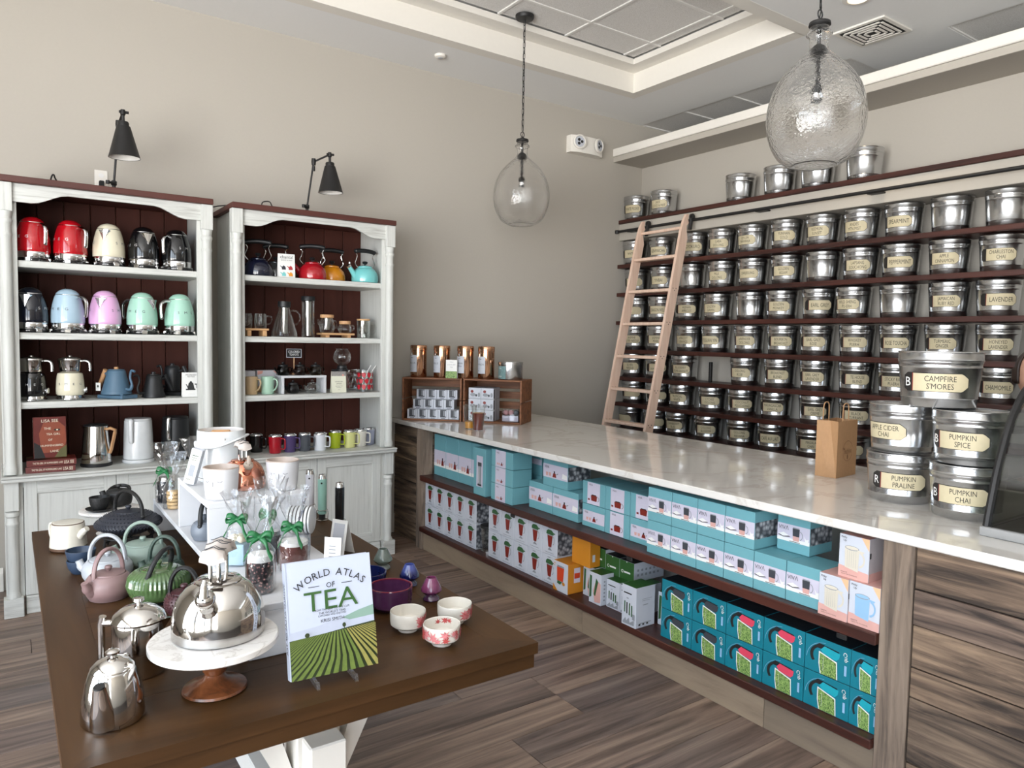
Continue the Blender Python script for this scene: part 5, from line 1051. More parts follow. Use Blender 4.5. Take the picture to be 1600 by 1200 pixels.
def cup(label, loc, liquid, lvl):
    c = empty('plastic_cup', label, 'cup', loc, 0, 'clear cups of tea on the counter'); rr = lambda z: .036+.012*z/.165
    MB().lathe([(0, 0), (.033, 0), (rr(0), .003), (rr(.12), .12), (rr(.16), .16), (.050, .163), (.050, .167), (.047, .166)], 32).build('cup_wall', 'clear_glass', c); MB().lathe([(0, .005), (.034, .005), (rr(.02)-.002, .02), (rr(lvl)-.002, lvl)], 32).lathe([(rr(lvl)-.002, lvl), (0, lvl)], 32, 1).build('tea', [liquid, 'tea_foam'], c)
cup('clear plastic cup of dark amber iced tea on the counter', (-2.404, -.912, CZ), 'tea_amber', .122); cup('clear plastic cup of pale golden tea behind the amber one', (-2.40, -.795, CZ), 'tea_gold', .05)
# paper bag
kraft = plain('kraft_paper', '#a9825c', .75, var=.08, scale=60, bmp=.05); plain('kraft_print', '#7d5b3c', .75)
b = empty('paper_bag', 'brown kraft paper carrier bag standing on the counter', 'bag', (-1.842, -3.221, CZ), R_(5)); bw, bd, bh = .2, .105, .272
mb = MB(); t_ = .0015
mb.add([(0, 0, 0), (bw, 0, 0), (bw, bd, 0), (0, bd, 0), (0, 0, bh), (bw, 0, bh), (bw, bd, bh), (0, bd, bh), (.026, bd/2, bh), (.0, bd/2, .05), (bw-.026, bd/2, bh), (bw, bd/2, .05), (.004, .01, .05), (.004, bd-.01, .05)],
       [(0, 3, 2, 1), (0, 1, 5, 4), (3, 7, 6, 2), (0, 4, 8, 9), (9, 8, 7, 3), (0, 9, 3), (1, 11, 10, 5), (11, 2, 6, 10), (1, 2, 11)])
me = mb.build('bag_body', 'kraft_paper', b, smooth=0); sm = me.modifiers.new('thickness', 'SOLIDIFY'); sm.thickness = .0015; sm.offset = -1
for yy in (.004, bd-.004):
    MB().tube(spline([(.05, yy, bh-.05), (.052, yy, bh+.05), (.06, yy, bh+.078), (.08, yy, bh+.084), (.1, yy, bh+.078), (.108, yy, bh+.05), (.11, yy, bh-.05)], 5), .0028, 8).build('handle', 'kraft_paper', b)
mb = MB(); fb = lambda u, v: (bw*.52+u, -.0016, .125+v)
for r1, a0, a1 in ((.05, 20, 160), (.05, 200, 340)): mb.ngon([fb(u, v) for u, v in arcband(0, 0, r1, r1, .002, a0, a1, 14)])
mb.ngon([fb(u, v-.03) for u, v in ell(0, 0, .007, .012, 10)]); mb.ngon([fb(u, v) for u, v in rect(-.045, -.012, .045, -.0105)]); mb.text('the', lambda a, c2: fb(a-.04, c2+.014), .03, .014).text('Tea House', lambda a, c2: fb(a, c2+.002), .08, .02).text('EST', lambda a, c2: fb(a, c2-.017), .03, .006); mb.build('print', 'kraft_print', b, smooth=0)
# big tins by the case
def big_tin(label, loc, s, words, phi, cap, sz=None):
    t = empty('tea_tin', label, 'tin', loc, 0, 'large tea tins on the counter'); sz = sz or s
    t.scale = (s, s, sz); link('body', TB, t); link('lid', TL, t, (0, 0, 0), 1.0); add_label(t, words, phi, cap, True); return t
bs = .13/.1205; bz = .2/.212
big_tin('silver tin reading Pumpkin Praline, bottom left of the counter pyramid', (-2.03, -3.614, CZ), bs, 'PUMPKIN|PRALINE', 27, 'R', bz)
big_tin('silver tin reading Pumpkin Chai, bottom right beside the display case', (-2.10, -3.902, CZ), bs, 'PUMPKIN|CHAI', 10, 'B', bz)
big_tin('silver tin reading Apple Cider Chai, on the Pumpkin Praline tin', (-2.03, -3.616, CZ+.201), bs, 'APPLE CIDER|CHAI', -16, None, bz)
big_tin('silver tin reading Pumpkin Spice, on the Pumpkin Chai tin', (-2.085, -3.895, CZ+.201), bs, 'PUMPKIN|SPICE', 5, 'B', bz)
big_tin("largest silver tin reading Campfire S'mores, on top of the pyramid", (-2.02, -3.745, CZ+.402), .151/.1205, "CAMPFIRE|S'MORES", 19, 'B', .216/.212)
# display case
cse = empty('display_case', 'black framed curved glass display case on the counter', 'display case', (-2.36, -4.075, CZ))
prof = [(.005, .02), (.026, .098), (.061, .205), (.10, .291), (.141, .367), (.186, .422), (.258, .483), (.34, .515), (.46, .525), (.75, .525)]
pc = [(q.x, q.z) for q in spline([(a, 0, b) for a, b in prof], 3)]; Lc = 1.15
for y0 in (0, -Lc):
    MB().tube([(a, y0, c2) for a, c2 in pc], .017, 8, ry=.7).box(-.01, .76, y0-.012, y0+.012, 0, .03).box(.73, .76, y0-.012, y0+.012, .03, .53).build('side_frame', 'black_metal', cse)
    MB().prism([(a+.004, c2) for a, c2 in pc]+[(.75, 0)], y0-.003, y0+.003, 'xz').build('side_glass', 'case_glass', cse, smooth=0)
mb = MB(); vs = [(a+.006, yy, c2) for a, c2 in pc for yy in (-.014, -Lc+.014)]; mb.add(vs, [(2*i, 2*i+1, 2*i+3, 2*i+2) for i in range(len(pc)-1)]); mb.build('front_glass', 'case_glass', cse)
plain('rail_grey', '#8b8b8a', .4); MB().box(-.02, .0, -Lc-.012, .012, -.0, .032, 0, .003).build('front_rail', 'rail_grey', cse, smooth=0); MB().box(.0, .76, -Lc+.01, -.012, .0, .03, 0, .003).build('base_tray', 'black_metal', cse, smooth=0)
for z_, x_ in ((.17, .14), (.33, .24)): MB().box(x_, .73, -Lc+.02, -.014, z_, z_+.008).build('glass_shelf', 'case_glass', cse, smooth=0)
plain('porcelain', '#e4e2dd', .25, coat=.3)
pl0 = None
for lab, p in (('white plate in the display case, lower shelf', (-2.05, -4.30, CZ+.180)), ('white plate in the display case, upper shelf', (-1.95, -4.32, CZ+.340))):
    if pl0 is None: pl0 = tag(MB().lathe([(0, .004), (.05, .004), (.085, .02), (.09, .022), (.088, .016), (.05, 0), (0, 0)], 28).build('plate', 'porcelain', None, p), lab, 'plate', 'white plates in the display case')
    else: q = pl0.copy(); COL.objects.link(q); q.location = p; q['label'] = lab
# person behind the counter
plain('skin', '#c79a82', .5, var=.04); plain('lip', '#a85a55', .4); plain('eye_white', '#e8e4e0', .3); plain('hair', '#2a1d17', .5, var=.2); plain('shirt', '#2c2d31', .8); plain('trouser', '#23252b', .8)
P0 = (-.93, -3.70); per = empty('person', 'smiling person in a dark shirt standing behind the counter, by the case', 'person', (P0[0], P0[1], -.0), R_(19)); per.scale = (1, 1, .967)
def skin_body():
    J = {'pelvis': (0, 0, .92, .13, .10), 'waist': (0, 0, 1.06, .115, .09), 'chest': (0, 0, 1.2, .14, .1), 'neckb': (0, 0, 1.3, .07, .06), 'neck': (-.005, 0, 1.36, .05, .05), 'skull': (-.01, 0, 1.43, .05, .05)}
    E = [('pelvis', 'waist'), ('waist', 'chest'), ('chest', 'neckb'), ('neckb', 'neck'), ('neck', 'skull')]
    for s, n in ((1, 'l'), (-1, 'r')):
        J.update({n+'sh': (0, s*.17, 1.26, .055, .055), n+'el': (-.05, s*.23, 1.0, .042, .042), n+'wr': (-.22, s*.19, .95, .028, .028), n+'ha': (-.28, s*.18, .95, .035, .02), n+'hip': (0, s*.09, .86, .085, .085), n+'kn': (0, s*.1, .46, .058, .058), n+'an': (.01, s*.1, .08, .04, .04), n+'to': (-.14, s*.11, .035, .035, .03)})
        E += [('chest', n+'sh'), (n+'sh', n+'el'), (n+'el', n+'wr'), (n+'wr', n+'ha'), ('pelvis', n+'hip'), (n+'hip', n+'kn'), (n+'kn', n+'an'), (n+'an', n+'to')]
    ks = list(J); me = bpy.data.meshes.new('body'); me.from_pydata([J[k][:3] for k in ks], [(ks.index(a), ks.index(b)) for a, b in E], []); ob = bpy.data.objects.new('body', me); COL.objects.link(ob)
    ob.modifiers.new('skin', 'SKIN'); me.skin_vertices[0].data[0].use_root = True
    for i, k in enumerate(ks): me.skin_vertices[0].data[i].radius = J[k][3:]
    ob.modifiers.new('sub', 'SUBSURF').levels = 2
    dg = bpy.context.evaluated_depsgraph_get(); m2 = bpy.data.meshes.new_from_object(ob.evaluated_get(dg)); bpy.data.objects.remove(ob)
    return m2
m2 = skin_body(); mb = MB(); mb.add([tuple(v.co) for v in m2.vertices], [tuple(p.vertices) for p in m2.polygons], 0)
mb.m = [0 if m2.polygons[i].center.z > 1.31 or (m2.polygons[i].center.x < -.2 and m2.polygons[i].center.z > .9) else (1 if m2.polygons[i].center.z > .93 else 2) for i in range(len(m2.polygons))]
def face(d):
    """head radius along direction d (x forward is -x, y sideways, z up); eyes half way up"""
    x, y, z = d; r = .098+.022*abs(z)
    r *= 1-.12*max(0, -z)*abs(y)
    fwd = max(0, -x)
    g = lambda a, b, s: math.exp(-((y-a)**2+(z-b)**2)/(2*s*s))*(1 if x < 0 else 0)
    r += .030*g(0, -.12, .10)+.012*g(0, -.02, .09)+.008*g(0, -.42, .16)+.012*g(0, -.85, .2)-.012*g(.36, .06, .14)-.012*g(-.36, .06, .14)+.008*g(.5, -.28, .2)+.008*g(-.5, -.28, .2)+.006*g(0, .45, .4)
    if abs(y) > .8 and abs(x) < .35 and abs(z) < .3: r += .014
    return r
hv = []; hf = []; NU, NV = 40, 28
for j in range(NV+1):
    th = pi*j/NV
    for i in range(NU): ph = 2*pi*i/NU; d = (sin(th)*cos(ph), sin(th)*sin(ph), cos(th)); r = face(d); hv.append((d[0]*r-.015, d[1]*r*.8, 1.485+d[2]*r*1.05))
for j in range(NV):
    for i in range(NU): hf.append((j*NU+i, j*NU+(i+1) % NU, (j+1)*NU+(i+1) % NU, (j+1)*NU+i))
mb.add(hv, hf, 0)
hd = mb.build('body', ['skin', 'shirt', 'trouser'], per, smooth=180)
for s in (1, -1):
    e = MB().lathe([(.011*sin(pi*q/8), -.011*cos(pi*q/8)) for q in range(9)], 14, c=(-.088, s*.03, 1.492)).build('eye', 'eye_white', per); MB().lathe([(.0055*sin(pi*q/6), -.0055*cos(pi*q/6)) for q in range(7)], 10, c=(-.0965, s*.0305, 1.491)).build('iris', 'hair', e)
    MB().tube([(-.098, s*.012, 1.513), (-.1, s*.03, 1.519), (-.088, s*.047, 1.513)], .003, 6).build('eyebrow', 'hair', per)
MB().tube(spline([(-.098, -.028, 1.436), (-.112, -.012, 1.428), (-.115, 0, 1.426), (-.112, .012, 1.428), (-.098, .028, 1.436)], 4), [.002]+[.0045]*15+[.002], 8).build('lips', 'lip', per); MB().tube(spline([(-.1, -.022, 1.4335), (-.1145, -.01, 1.4275), (-.117, 0, 1.4262), (-.1145, .01, 1.4275), (-.1, .022, 1.4335)], 4), .0022, 6).build('teeth', 'eye_white', per)
hr = MB(); vs = []; fs = []
for j in range(15):
    th = .62*pi*j/14
    for i in range(31): ph = -.68*pi+1.36*pi*i/30; d = (sin(th)*cos(ph), sin(th)*sin(ph), cos(th)); r = face((abs(d[0]), d[1], d[2]))+.014; vs.append((d[0]*r-.012, d[1]*r*.82, 1.487+d[2]*r*1.06))
for j in range(14):
    for i in range(30): fs.append((j*31+i, j*31+i+1, (j+1)*31+i+1, (j+1)*31+i))
hr.add(vs, fs); h_ = hr.build('hair', 'hair', per); sm = h_.modifiers.new('t', 'SOLIDIFY'); sm.thickness = .012; sm.offset = -1

# ================================================================== the table
T = .76; TX0, TX1, TY0, TY1 = -5.01, -3.93, -3.64, -1.70
tb = empty('display_table', 'large brown wooden display table with white trestle legs', 'table', ((TX0+TX1)/2, (TY0+TY1)/2, 0)); hx, hy = (TX1-TX0)/2, (TY1-TY0)/2; F = .105
for s in (-1, 1):                                       # mitred border boards
    MB().prism([(s*hx, -hy), (s*hx, hy), (s*(hx-F), hy-F), (s*(hx-F), -hy+F)], T-.03, T, 'xy').build('border_board', 'table_wood_y', tb, smooth=0)
    MB().prism([(-hx, s*hy), (hx, s*hy), (hx-F, s*(hy-F)), (-hx+F, s*(hy-F))], T-.03, T, 'xy').build('border_board', 'table_wood', tb, smooth=0)
n = 13; bw = 2*(hy-F)/n
for i in range(n): MB().box(-hx+F+.0006, hx-F-.0006, -hy+F+bw*i+.0004, -hy+F+bw*(i+1)-.0004, T-.028, T-.0003).build('board', 'table_wood', tb, smooth=0)
for ya in (-hy+.006, hy-.03): MB().box(-hx+.006, hx-.006, ya, ya+.024, T-.07, T-.03, 0, .002).build('apron', 'table_wood', tb, smooth=0)
for xa in (-hx+.006, hx-.03): MB().box(xa, xa+.024, -hy+.03, hy-.03, T-.07, T-.03, 0, .002).build('apron', 'table_wood_y', tb, smooth=0)
for yy in (-hy+.22, hy-.22):
    MB().box(-.055, .055, yy-.05, yy+.05, .06, T-.03, 0, .004).build('leg', 'trim_white', tb, smooth=0)
    MB().box(-.38, .38, yy-.055, yy+.055, 0, .07, 0, .006).build('foot', 'trim_white', tb, smooth=0)
    for s in (-1, 1): MB().prism([(s*.055, .5), (s*.055, .42), (s*.21, T-.03), (s*.13, T-.03)], yy-.03, yy+.03, 'xz').build('brace', 'trim_white', tb, smooth=0)
MB().box(-.03, .03, -hy+.27, hy-.27, .2, .28, 0, .004).build('stretcher', 'trim_white', tb, smooth=0)
MB().box(-.045, .045, -hy+.1, -hy+.165, .28, .60, 0, .004).build('leg_cap', 'trim_white', tb, smooth=0)
# white risers
def riser(label, x0, x1, y0, y1, z0, z1, t=.018):
    r = empty('display_riser', label, 'riser', ((x0+x1)/2, (y0+y1)/2, z0), 0, 'white bridge risers on the table'); a, b = (x1-x0)/2, (y1-y0)/2; h = z1-z0
    MB().box(-a, a, -b, b, h-t, h, 0, .0015).build('top_board', 'riser_white', r, smooth=0)
    for s in (-1, 1): MB().box(-a, a, min(s*b, s*(b-t)), max(s*b, s*(b-t)), 0, h-t, 0, .0015).build('end_board', 'riser_white', r, smooth=0)
RZ1, RZ2 = .895, 1.065
riser('long low white riser along the middle of the table', -4.603, -4.29, -3.35, -1.935, T, RZ1)
riser('smaller white riser standing on the long one, holding canisters', -4.6, -4.295, -2.902, -2.443, RZ1, RZ2)
# ---- ceramics and iron at the left
for n_, c_, r_ in (('glaze_lavender', '#a5a9ae', .4), ('glaze_rose', '#846b6a', .4), ('glaze_mint', '#8a9b91', .4), ('glaze_pine', '#3e4f47', .4), ('glaze_cream', '#d2cdc0', .3), ('glaze_brown', '#5b4334', .5), ('iron_navy', '#23262f', .5), ('iron_wine', '#3f1d22', .45), ('iron_grey', '#6c737d', .4), ('cup_blue', '#2e3d52', .4)): plain(n_, c_, r_, var=.04)
plain('glaze_green', '#48603a', .12, var=.25, scale=60, coat=.6)
def bail_pot(label, col, loc, rz, R=.074, Hb=.07, hh=.1, lean=0.0, hcol=None, prof=None, n=40, warp=None, knob=True, spout=True, group='round teapots with arched handles', stud=None, hplane=0.0):
    p = empty('teapot', label, 'teapot', loc, rz, group)
    pr = prof or [(0, 0), (.72*R, 0), (.82*R, .05*Hb), (.97*R, .3*Hb), (R, .5*Hb), (.96*R, .75*Hb), (.8*R, .96*Hb), (.72*R, Hb)]
    pr = [(q.x, q.z) for q in spline([(a, 0, b) for a, b in pr], 4)]; pr[0] = (0, pr[0][1])
    MB().lathe([(max(0, a), b) for a, b in pr], n, warp=warp).build('body', col, p)
    rt, zt = pr[-1]
    ld = MB().lathe([(rt-.001, zt-.001), (rt-.003, zt+.003), (rt*.55, zt+.007), (0, zt+.009)], 32).build('lid', col, p)
    if knob: MB().lathe([(.004, zt+.007), (.006, zt+.012), (.011, zt+.018), (.009, zt+.024), (0, zt+.026)], 16).build('knob', col, ld)
    if stud:
        me = None; i = 0
        sb = MB()
        for k, (a, b) in enumerate(pr):
            if b < .2*Hb or k % 2: continue
            m = int(2*pi*a/.012)
            for q in range(m):
                th = 2*pi*(q+.5*(k//2 % 2))/m; c = Vector((a*cos(th), a*sin(th), b)); nrm = Vector((cos(th), sin(th), .4)).normalized()*.0038
                sb.add([c+nrm]+[c+Vector((.0036*cos(w_)*-sin(th), .0036*cos(w_)*cos(th), .0036*sin(w_))) for w_ in (0, pi/2, pi, 3*pi/2)], [(0, 1, 2), (0, 2, 3), (0, 3, 4), (0, 4, 1)])
        so = sb.build('hobnails', col, p, smooth=0); so['kind'] = 'stuff'
    if spout: MB().tube(spline([(R*.8, 0, .42*Hb), (R*1.08, 0, .6*Hb), (R*1.22, 0, .92*Hb)], 4), [.017]*3+[.014]*3+[.011]*3, 14).build('spout', col, p)
    hb = MB(); L = R*.8; z0 = .86*Hb
    pts = [(-L*cos(radians(a))*.96, 0, z0+hh*sin(radians(a))**.8) for a in range(2, 179, 8)]
    st = len(hb.v); hb.tube(pts, .0062, 10, ry=1.2)
    M = Matrix.Translation((0, 0, z0)) @ Matrix.Rotation(hplane, 4, 'Z') @ Matrix.Rotation(lean, 4, 'X') @ Matrix.Translation((0, 0, -z0)); hb.xf(M, st)
    for s in (-1, 1): hb.add(*MB_sphere((s*L*.96*cos(hplane), s*L*.96*sin(hplane), z0), .009))
    hb.build('handle', hcol or col, p)
    return p
def MB_sphere(c, r, n=10):
    m = MB().lathe([(r*sin(pi*q/6), -r*cos(pi*q/6)) for q in range(7)], n, c=c); return m.v, m.f
p = empty('teapot', 'cream ceramic teapot with brown rim at the far left table corner', 'teapot', (-4.904, -2.038, T), R_(-48))
MB().lathe([(0, 0), (.056, 0), (.060, .004), (.061, .014)], 36, 1).lathe([(.061, .014), (.059, .04), (.054, .092), (.052, .097)], 36).build('body', ['glaze_cream', 'glaze_brown'], p); MB().lathe([(.052, .097), (.0525, .099), (.05, .1)], 36, 1).lathe([(.05, .1), (.044, .102), (.02, .1), (0, .1)], 36).build('lid', ['glaze_cream', 'glaze_brown'], p)
MB().tube(spline([(.045, 0, .05), (.066, 0, .068), (.083, 0, .082)], 4), [.017]*3+[.013]*3+[.010]*3, 14).build('spout', 'glaze_cream', p); MB().tube(spline([(-.052, 0, .092), (-.076, 0, .088), (-.078, 0, .06), (-.07, 0, .035), (-.057, 0, .035)], 4), .006, 10, ry=1.5).build('handle', 'glaze_cream', p)
def tea_cup(label, col, loc, r, h, group=None, name='tea_cup'):
    o = MB().lathe([(0, 0), (r*.6, 0), (r*.66, .003), (r*.9, h*.45), (r, h*.92), (r, h), (r*.93, h), (r*.86, h*.5), (r*.55, .006), (0, .005)], 32).build(name, col, None, loc); return tag(o, label, 'cup', group)
tea_cup('dark blue cup, lower of two stacked beside the lavender teapot', 'cup_blue', (-4.888, -2.367, T), .043, .045, 'stacked blue cups'); tea_cup('dark blue cup nested in another beside the lavender teapot', 'cup_blue', (-4.888, -2.367, T+.033), .0455, .045, 'stacked blue cups')
# black tea set on a small marble stand
st = empty('cake_stand', 'small round white marble stand under the black tea set', 'cake stand', (-4.75, -1.88, T)); MB().lathe([(0, .088), (.106, .088), (.11, .091), (.11, .098), (.107, .1), (0, .1)], 40).build('plate', 'marble', st); MB().lathe([(0, 0), (.05, 0), (.052, .005), (.02, .02), (.015, .05), (.024, .085), (.03, .088)], 28).build('foot', 'marble', st)
SZ = T+.1025
sa = tag(MB().lathe([(0, .002), (.03, .002), (.046, .007), (.05, .012), (.047, .008), (.03, .0), (0, 0)], 32).build('saucer', 'iron_black', None, (-4.79, -1.91, SZ)), 'black saucer under the black cup on the marble stand', 'saucer')
tea_cup('black cup on a saucer, in front of the black teapot', 'iron_black', (-4.79, -1.91, SZ+.0035), .037, .052)
bail_pot('black cast iron teapot on the small marble stand', 'iron_black', (-4.714, -1.83, SZ), R_(160), .05, .062, .05, prof=[(0, 0), (.04, 0), (.048, .012), (.05, .03), (.046, .052), (.04, .058)], hcol='iron_black', lean=1.25, group='dark iron teapots')
# navy hobnail pot on an iron warmer
wr_ = empty('iron_warmer', 'black iron trivet under the wide navy teapot', 'trivet', (-4.714, -2.115, T)); MB().tube([(.085*cos(2*pi*i/24), .085*sin(2*pi*i/24), .045) for i in range(24)], .004, 6, closed=True).tube([(.085*cos(2*pi*i/24), .085*sin(2*pi*i/24), .012) for i in range(24)], .003, 6, closed=True).build('ring', 'iron_black', wr_)
for i in range(6): a = 2*pi*i/6+.3; MB().tube([(.085*cos(a), .085*sin(a), .047), (.088*cos(a), .088*sin(a), 0)], .004, 6).build('leg', 'iron_black', wr_)
g = MB()
for i in range(-2, 3): g.tube([(.035*i, -sqrt(.085**2-(.035*i)**2), .045), (.035*i, sqrt(.085**2-(.035*i)**2), .045)], .0025, 6)
g.build('grate', 'iron_black', wr_)
bail_pot('wide navy hobnail iron teapot on a black trivet', 'iron_navy', (-4.714, -2.115, T+.0495), R_(200), .113, .088, .085, prof=[(0, 0), (.045, .002), (.075, .014), (.106, .030), (.113, .040), (.107, .051), (.08, .072), (.05, .083)], hcol='iron_black', stud=True, spout=False, group='dark iron teapots', hplane=R_(95))
bail_pot('pale lavender ceramic teapot beside the stacked blue cups', 'glaze_lavender', (-4.823, -2.498, T), R_(148), .074, .07, .088)
bail_pot('dusty pink ceramic teapot in front of the lavender one', 'glaze_rose', (-4.838, -2.675, T), R_(215), .066, .074, .085)
bail_pot('pale mint ceramic teapot before the navy iron teapot', 'glaze_mint', (-4.705, -2.395, T), R_(155), .078, .078, .085)
bail_pot('glossy green ribbed teapot with its dark handle folded down', 'glaze_green', (-4.715, -2.778, T+.008), R_(150), .088, .09, .075, prof=[(0, 0), (.055, .001), (.078, .014), (.0875, .042), (.0865, .056), (.081, .074), (.062, .087), (.053, .09)], hcol='iron_black', lean=.3, n=180, warp=lambda a, z: 1+.016*sin(a*45)*(1 if z > .032 else 0), spout=False, hplane=R_(-95))
tag(MB().lathe([(.0, 0), (.055, 0), (.058, .004), (.05, .0075), (0, .0075)], 28).build('iron_coaster', 'iron_black', None, (-4.715, -2.778, T)), 'black iron coaster under the green ribbed teapot', 'coaster')
bail_pot('dark pine green teapot behind the glossy green one', 'glaze_pine', (-4.668, -2.585, T), R_(150), .061, .066, .085)
bail_pot('dark wine red iron teapot half hidden by the cake stand', 'iron_wine', (-4.672, -2.925, T), R_(150), .052, .06, .08, hcol='iron_black', stud=True, spout=False, group='dark iron teapots')
bail_pot('small grey iron teapot under the smaller white riser', 'iron_grey', (-4.56, -2.66, RZ1+.0025), R_(140), .042, .055, .07, hcol='iron_black', spout=False, group='dark iron teapots', hplane=R_(95))
# ---- polished steel at the front
p = empty('french_press', 'polished steel coffee press with a domed lid behind the steel teapot', 'coffee press', (-4.834, -3.262, T), R_(150))
MB().lathe([(0, 0), (.056, 0), (.058, .003), (.058, .12), (.0565, .128)], 40).build('body', 'steel', p); ld = MB().lathe([(.059, .126), (.06, .13), (.054, .142), (.035, .156), (.012, .163), (0, .164)], 40).build('lid', 'steel', p); MB().lathe([(.005, .162), (.006, .168), (.013, .172), (.012, .178), (0, .181)], 18).build('knob', 'steel', ld)
MB().add([(-.05, -.018, .128), (-.05, .018, .128), (-.075, 0, .131), (-.056, 0, .10)], [(0, 2, 3), (1, 3, 2), (0, 1, 2), (0, 3, 1)]).build('spout', 'steel', p, smooth=0)
MB().tube([(.055, 0, .118), (.09, 0, .118)], .008, 10).tube([(.082, 0, .134), (.086, 0, .118), (.086, 0, .03), (.056, 0, .02)], .008, 10, ry=1.3).build('handle', 'steel', p)
p = empty('steel_teapot', 'polished steel teapot at the front left table corner', 'teapot', (-4.911, -3.468, T), R_(243))
MB().lathe([(0, 0), (.058, 0), (.06, .003), (.0605, .02), (.058, .05), (.051, .085), (.044, .105), (.042, .108)], 44).build('body', 'steel', p); ld = MB().lathe([(.0425, .109), (.041, .113), (.03, .124), (.012, .131), (0, .132)], 36).build('lid', 'steel', p); MB().lathe([(.004, .13), (.005, .135), (.013, .138), (.014, .143), (.009, .147), (0, .148)], 18).build('knob', 'steel', ld)
MB().tube(spline([(.044, 0, .012), (.056, 0, .052), (.066, 0, .098)], 5), [.027, .026, .025, .024, .022, .020, .018, .016, .0145, .013, .0125], 16).tube([(.0660, 0, .0975), (.0668, 0, .1005)], .0105, 14, 1).build('spout', ['steel', 'iron_black'], p)
MB().tube(spline([(-.043, 0, .1), (-.075, 0, .1), (-.08, 0, .07), (-.06, 0, .03)], 5), .006, 10).build('handle', 'steel', p)
# kettle on the cake stand
cs = empty('cake_stand', 'white marble cake stand with a turned wooden foot at the table front', 'cake stand', (-4.705, -3.447, T)); MB().lathe([(0, .104), (.135, .104), (.1385, .107), (.1385, .119), (.136, .122), (0, .122)], 56).build('plate', 'marble', cs)
MB().lathe([(0, 0), (.066, 0), (.070, .003), (.068, .008), (.05, .016), (.026, .026), (.02, .036), (.026, .044), (.027, .052), (.021, .06), (.020, .07), (.026, .085), (.03, .1), (.034, .104)], 40).build('foot', 'acacia', cs)
plain('wing_white', '#b5aba4', .35, var=.1, scale=90); plain('bird_cream', '#a9998a', .45, var=.15, scale=160)
def bird_kettle(label, metal, loc, rz, s=1.0, bird='steel', group='kettles with a bird on the spout'):
    p = empty('whistling_kettle', label, 'kettle', loc, rz, group)
    MB().lathe([(0, 0), (.096, 0), (.1, .003), (.1, .022)], 56).build('base_band', 'steel_satin' if metal == 'steel' else metal, p)
    MB().lathe([(.1, .022), (.0995, .045), (.094, .07), (.083, .093), (.068, .111), (.054, .121), (.05, .122)], 56).build('body', metal, p)
    MB().lathe([(.05, .1225), (.0505, .125), (.047, .128), (.03, .131), (0, .132)], 44).build('lid', metal, p)
    sp = MB().tube(spline([(.072, 0, .075), (.092, 0, .094), (.104, 0, .108)], 4), [.021]*3+[.019]*3+[.018]*3, 16).build('spout', metal, p)
    M = Matrix.Translation((.109, 0, .116)) @ Matrix.Rotation(.75, 4, 'Y')
    MB().lathe([(0, -.012), (.018, -.01), (.0215, .0), (.02, .01), (.013, .018), (0, .021)], 20).tube([(.004, 0, .015), (-.012, 0, .03), (-.026, 0, .036)], [.011, .0085, .005], 10).xf(M).build('whistle_bird', bird, sp)
    ho = MB()
    for a in range(5): ho.add(*MB_sphere(M @ Vector((.011*cos(a*1.26), .011*sin(a*1.26), .0165)), .0028, 8))
    ho.build('whistle_hole', 'iron_black', sp)
    hd = MB()
    for sx in (-1, 1):
        for sy in (-.009, .009): hd.tube([(sx*.034, sy, .128), (sx*.034, sy, .168), (sx*.030, sy, .178)], .0045, 8)
    hd.build('handle_post', 'steel', p)
    w = MB(); N = 18; vs = []; fs = []
    for i in range(N+1):                                  # scalloped wing grip
        t = -1+2*i/N; x = t*.056; zc = .184+.010*(1-t*t)+.003*sin(t*9); wd = .027+.004*cos(t*7)-.008*max(0, abs(t)-.7); th = .013
        vs += [(x, -wd, zc-.004), (x, -wd*.8, zc+th), (x, 0, zc+th*1.5), (x, wd*.8, zc+th), (x, wd, zc-.004), (x, 0, zc-th)]
    for i in range(N):
        for k in range(6): fs.append((6*i+k, 6*i+(k+1) % 6, 6*i+6+(k+1) % 6, 6*i+6+k))
    fs += [tuple(range(6)), tuple(range(6*N, 6*N+6))]
    g_ = w.add(vs, fs).build('grip', 'wing_white', p, smooth=60)
    ln = MB()
    for q in range(-3, 4):
        pts = [(q*.014+.004*sin(k*1.3), -.023+.046*k/8, .184+.010*(1-(q*.25)**2)+.0203-.0062*abs(k-4)/4*1.1+.003*sin(q*.25*9)) for k in range(9)]; ln.tube(pts, .0009, 5)
    ln.build('grip_lines', 'print_charcoal', g_)
    p.scale = (s, s, s); return p
bird_kettle('polished steel domed kettle with a bird spout on the marble cake stand', 'steel', (-4.692, -3.432, T+.1222), R_(243), 1.0)
# ---- the book
plain('book_white', '#b8bfcf', .35, var=.01); plain('field_dark', '#2c3819', .5, var=.3, scale=60); plain('field_green', '#5f7030', .5, var=.35, scale=80); plain('field_pale', '#8b8545', .5, var=.3, scale=80); plain('hill_green', '#7f9b8e', .5); plain('mist_grey', '#aeb4c4', .5); plain('title_green', '#33562a', .4)
bw_, bh_, bt_ = .203, .262, .026
Mb = Matrix.Rotation(R_(-4), 4, 'Z') @ Matrix.Rotation(-.235, 4, 'X')
B0 = (-4.563, -3.531, T+.016)
bk = empty('book', 'large tea atlas standing on a clear easel at the table front', 'book', B0)
MB().box(0, bw_, -bt_, -bt_+.003, 0, bh_).box(0, bw_, -.003, 0, 0, bh_).box(-.002, .002, -bt_, 0, 0, bh_).xf(Mb).build('cover', 'book_white', bk, smooth=0)
MB().box(.003, bw_-.004, -bt_+.003, -.003, .004, bh_-.004).xf(Mb).build('page_block', 'page_edge', bk, smooth=0)
gb = lambda u, v, l=0: Mb @ Vector((u*bw_, -bt_-l, v*bh_))
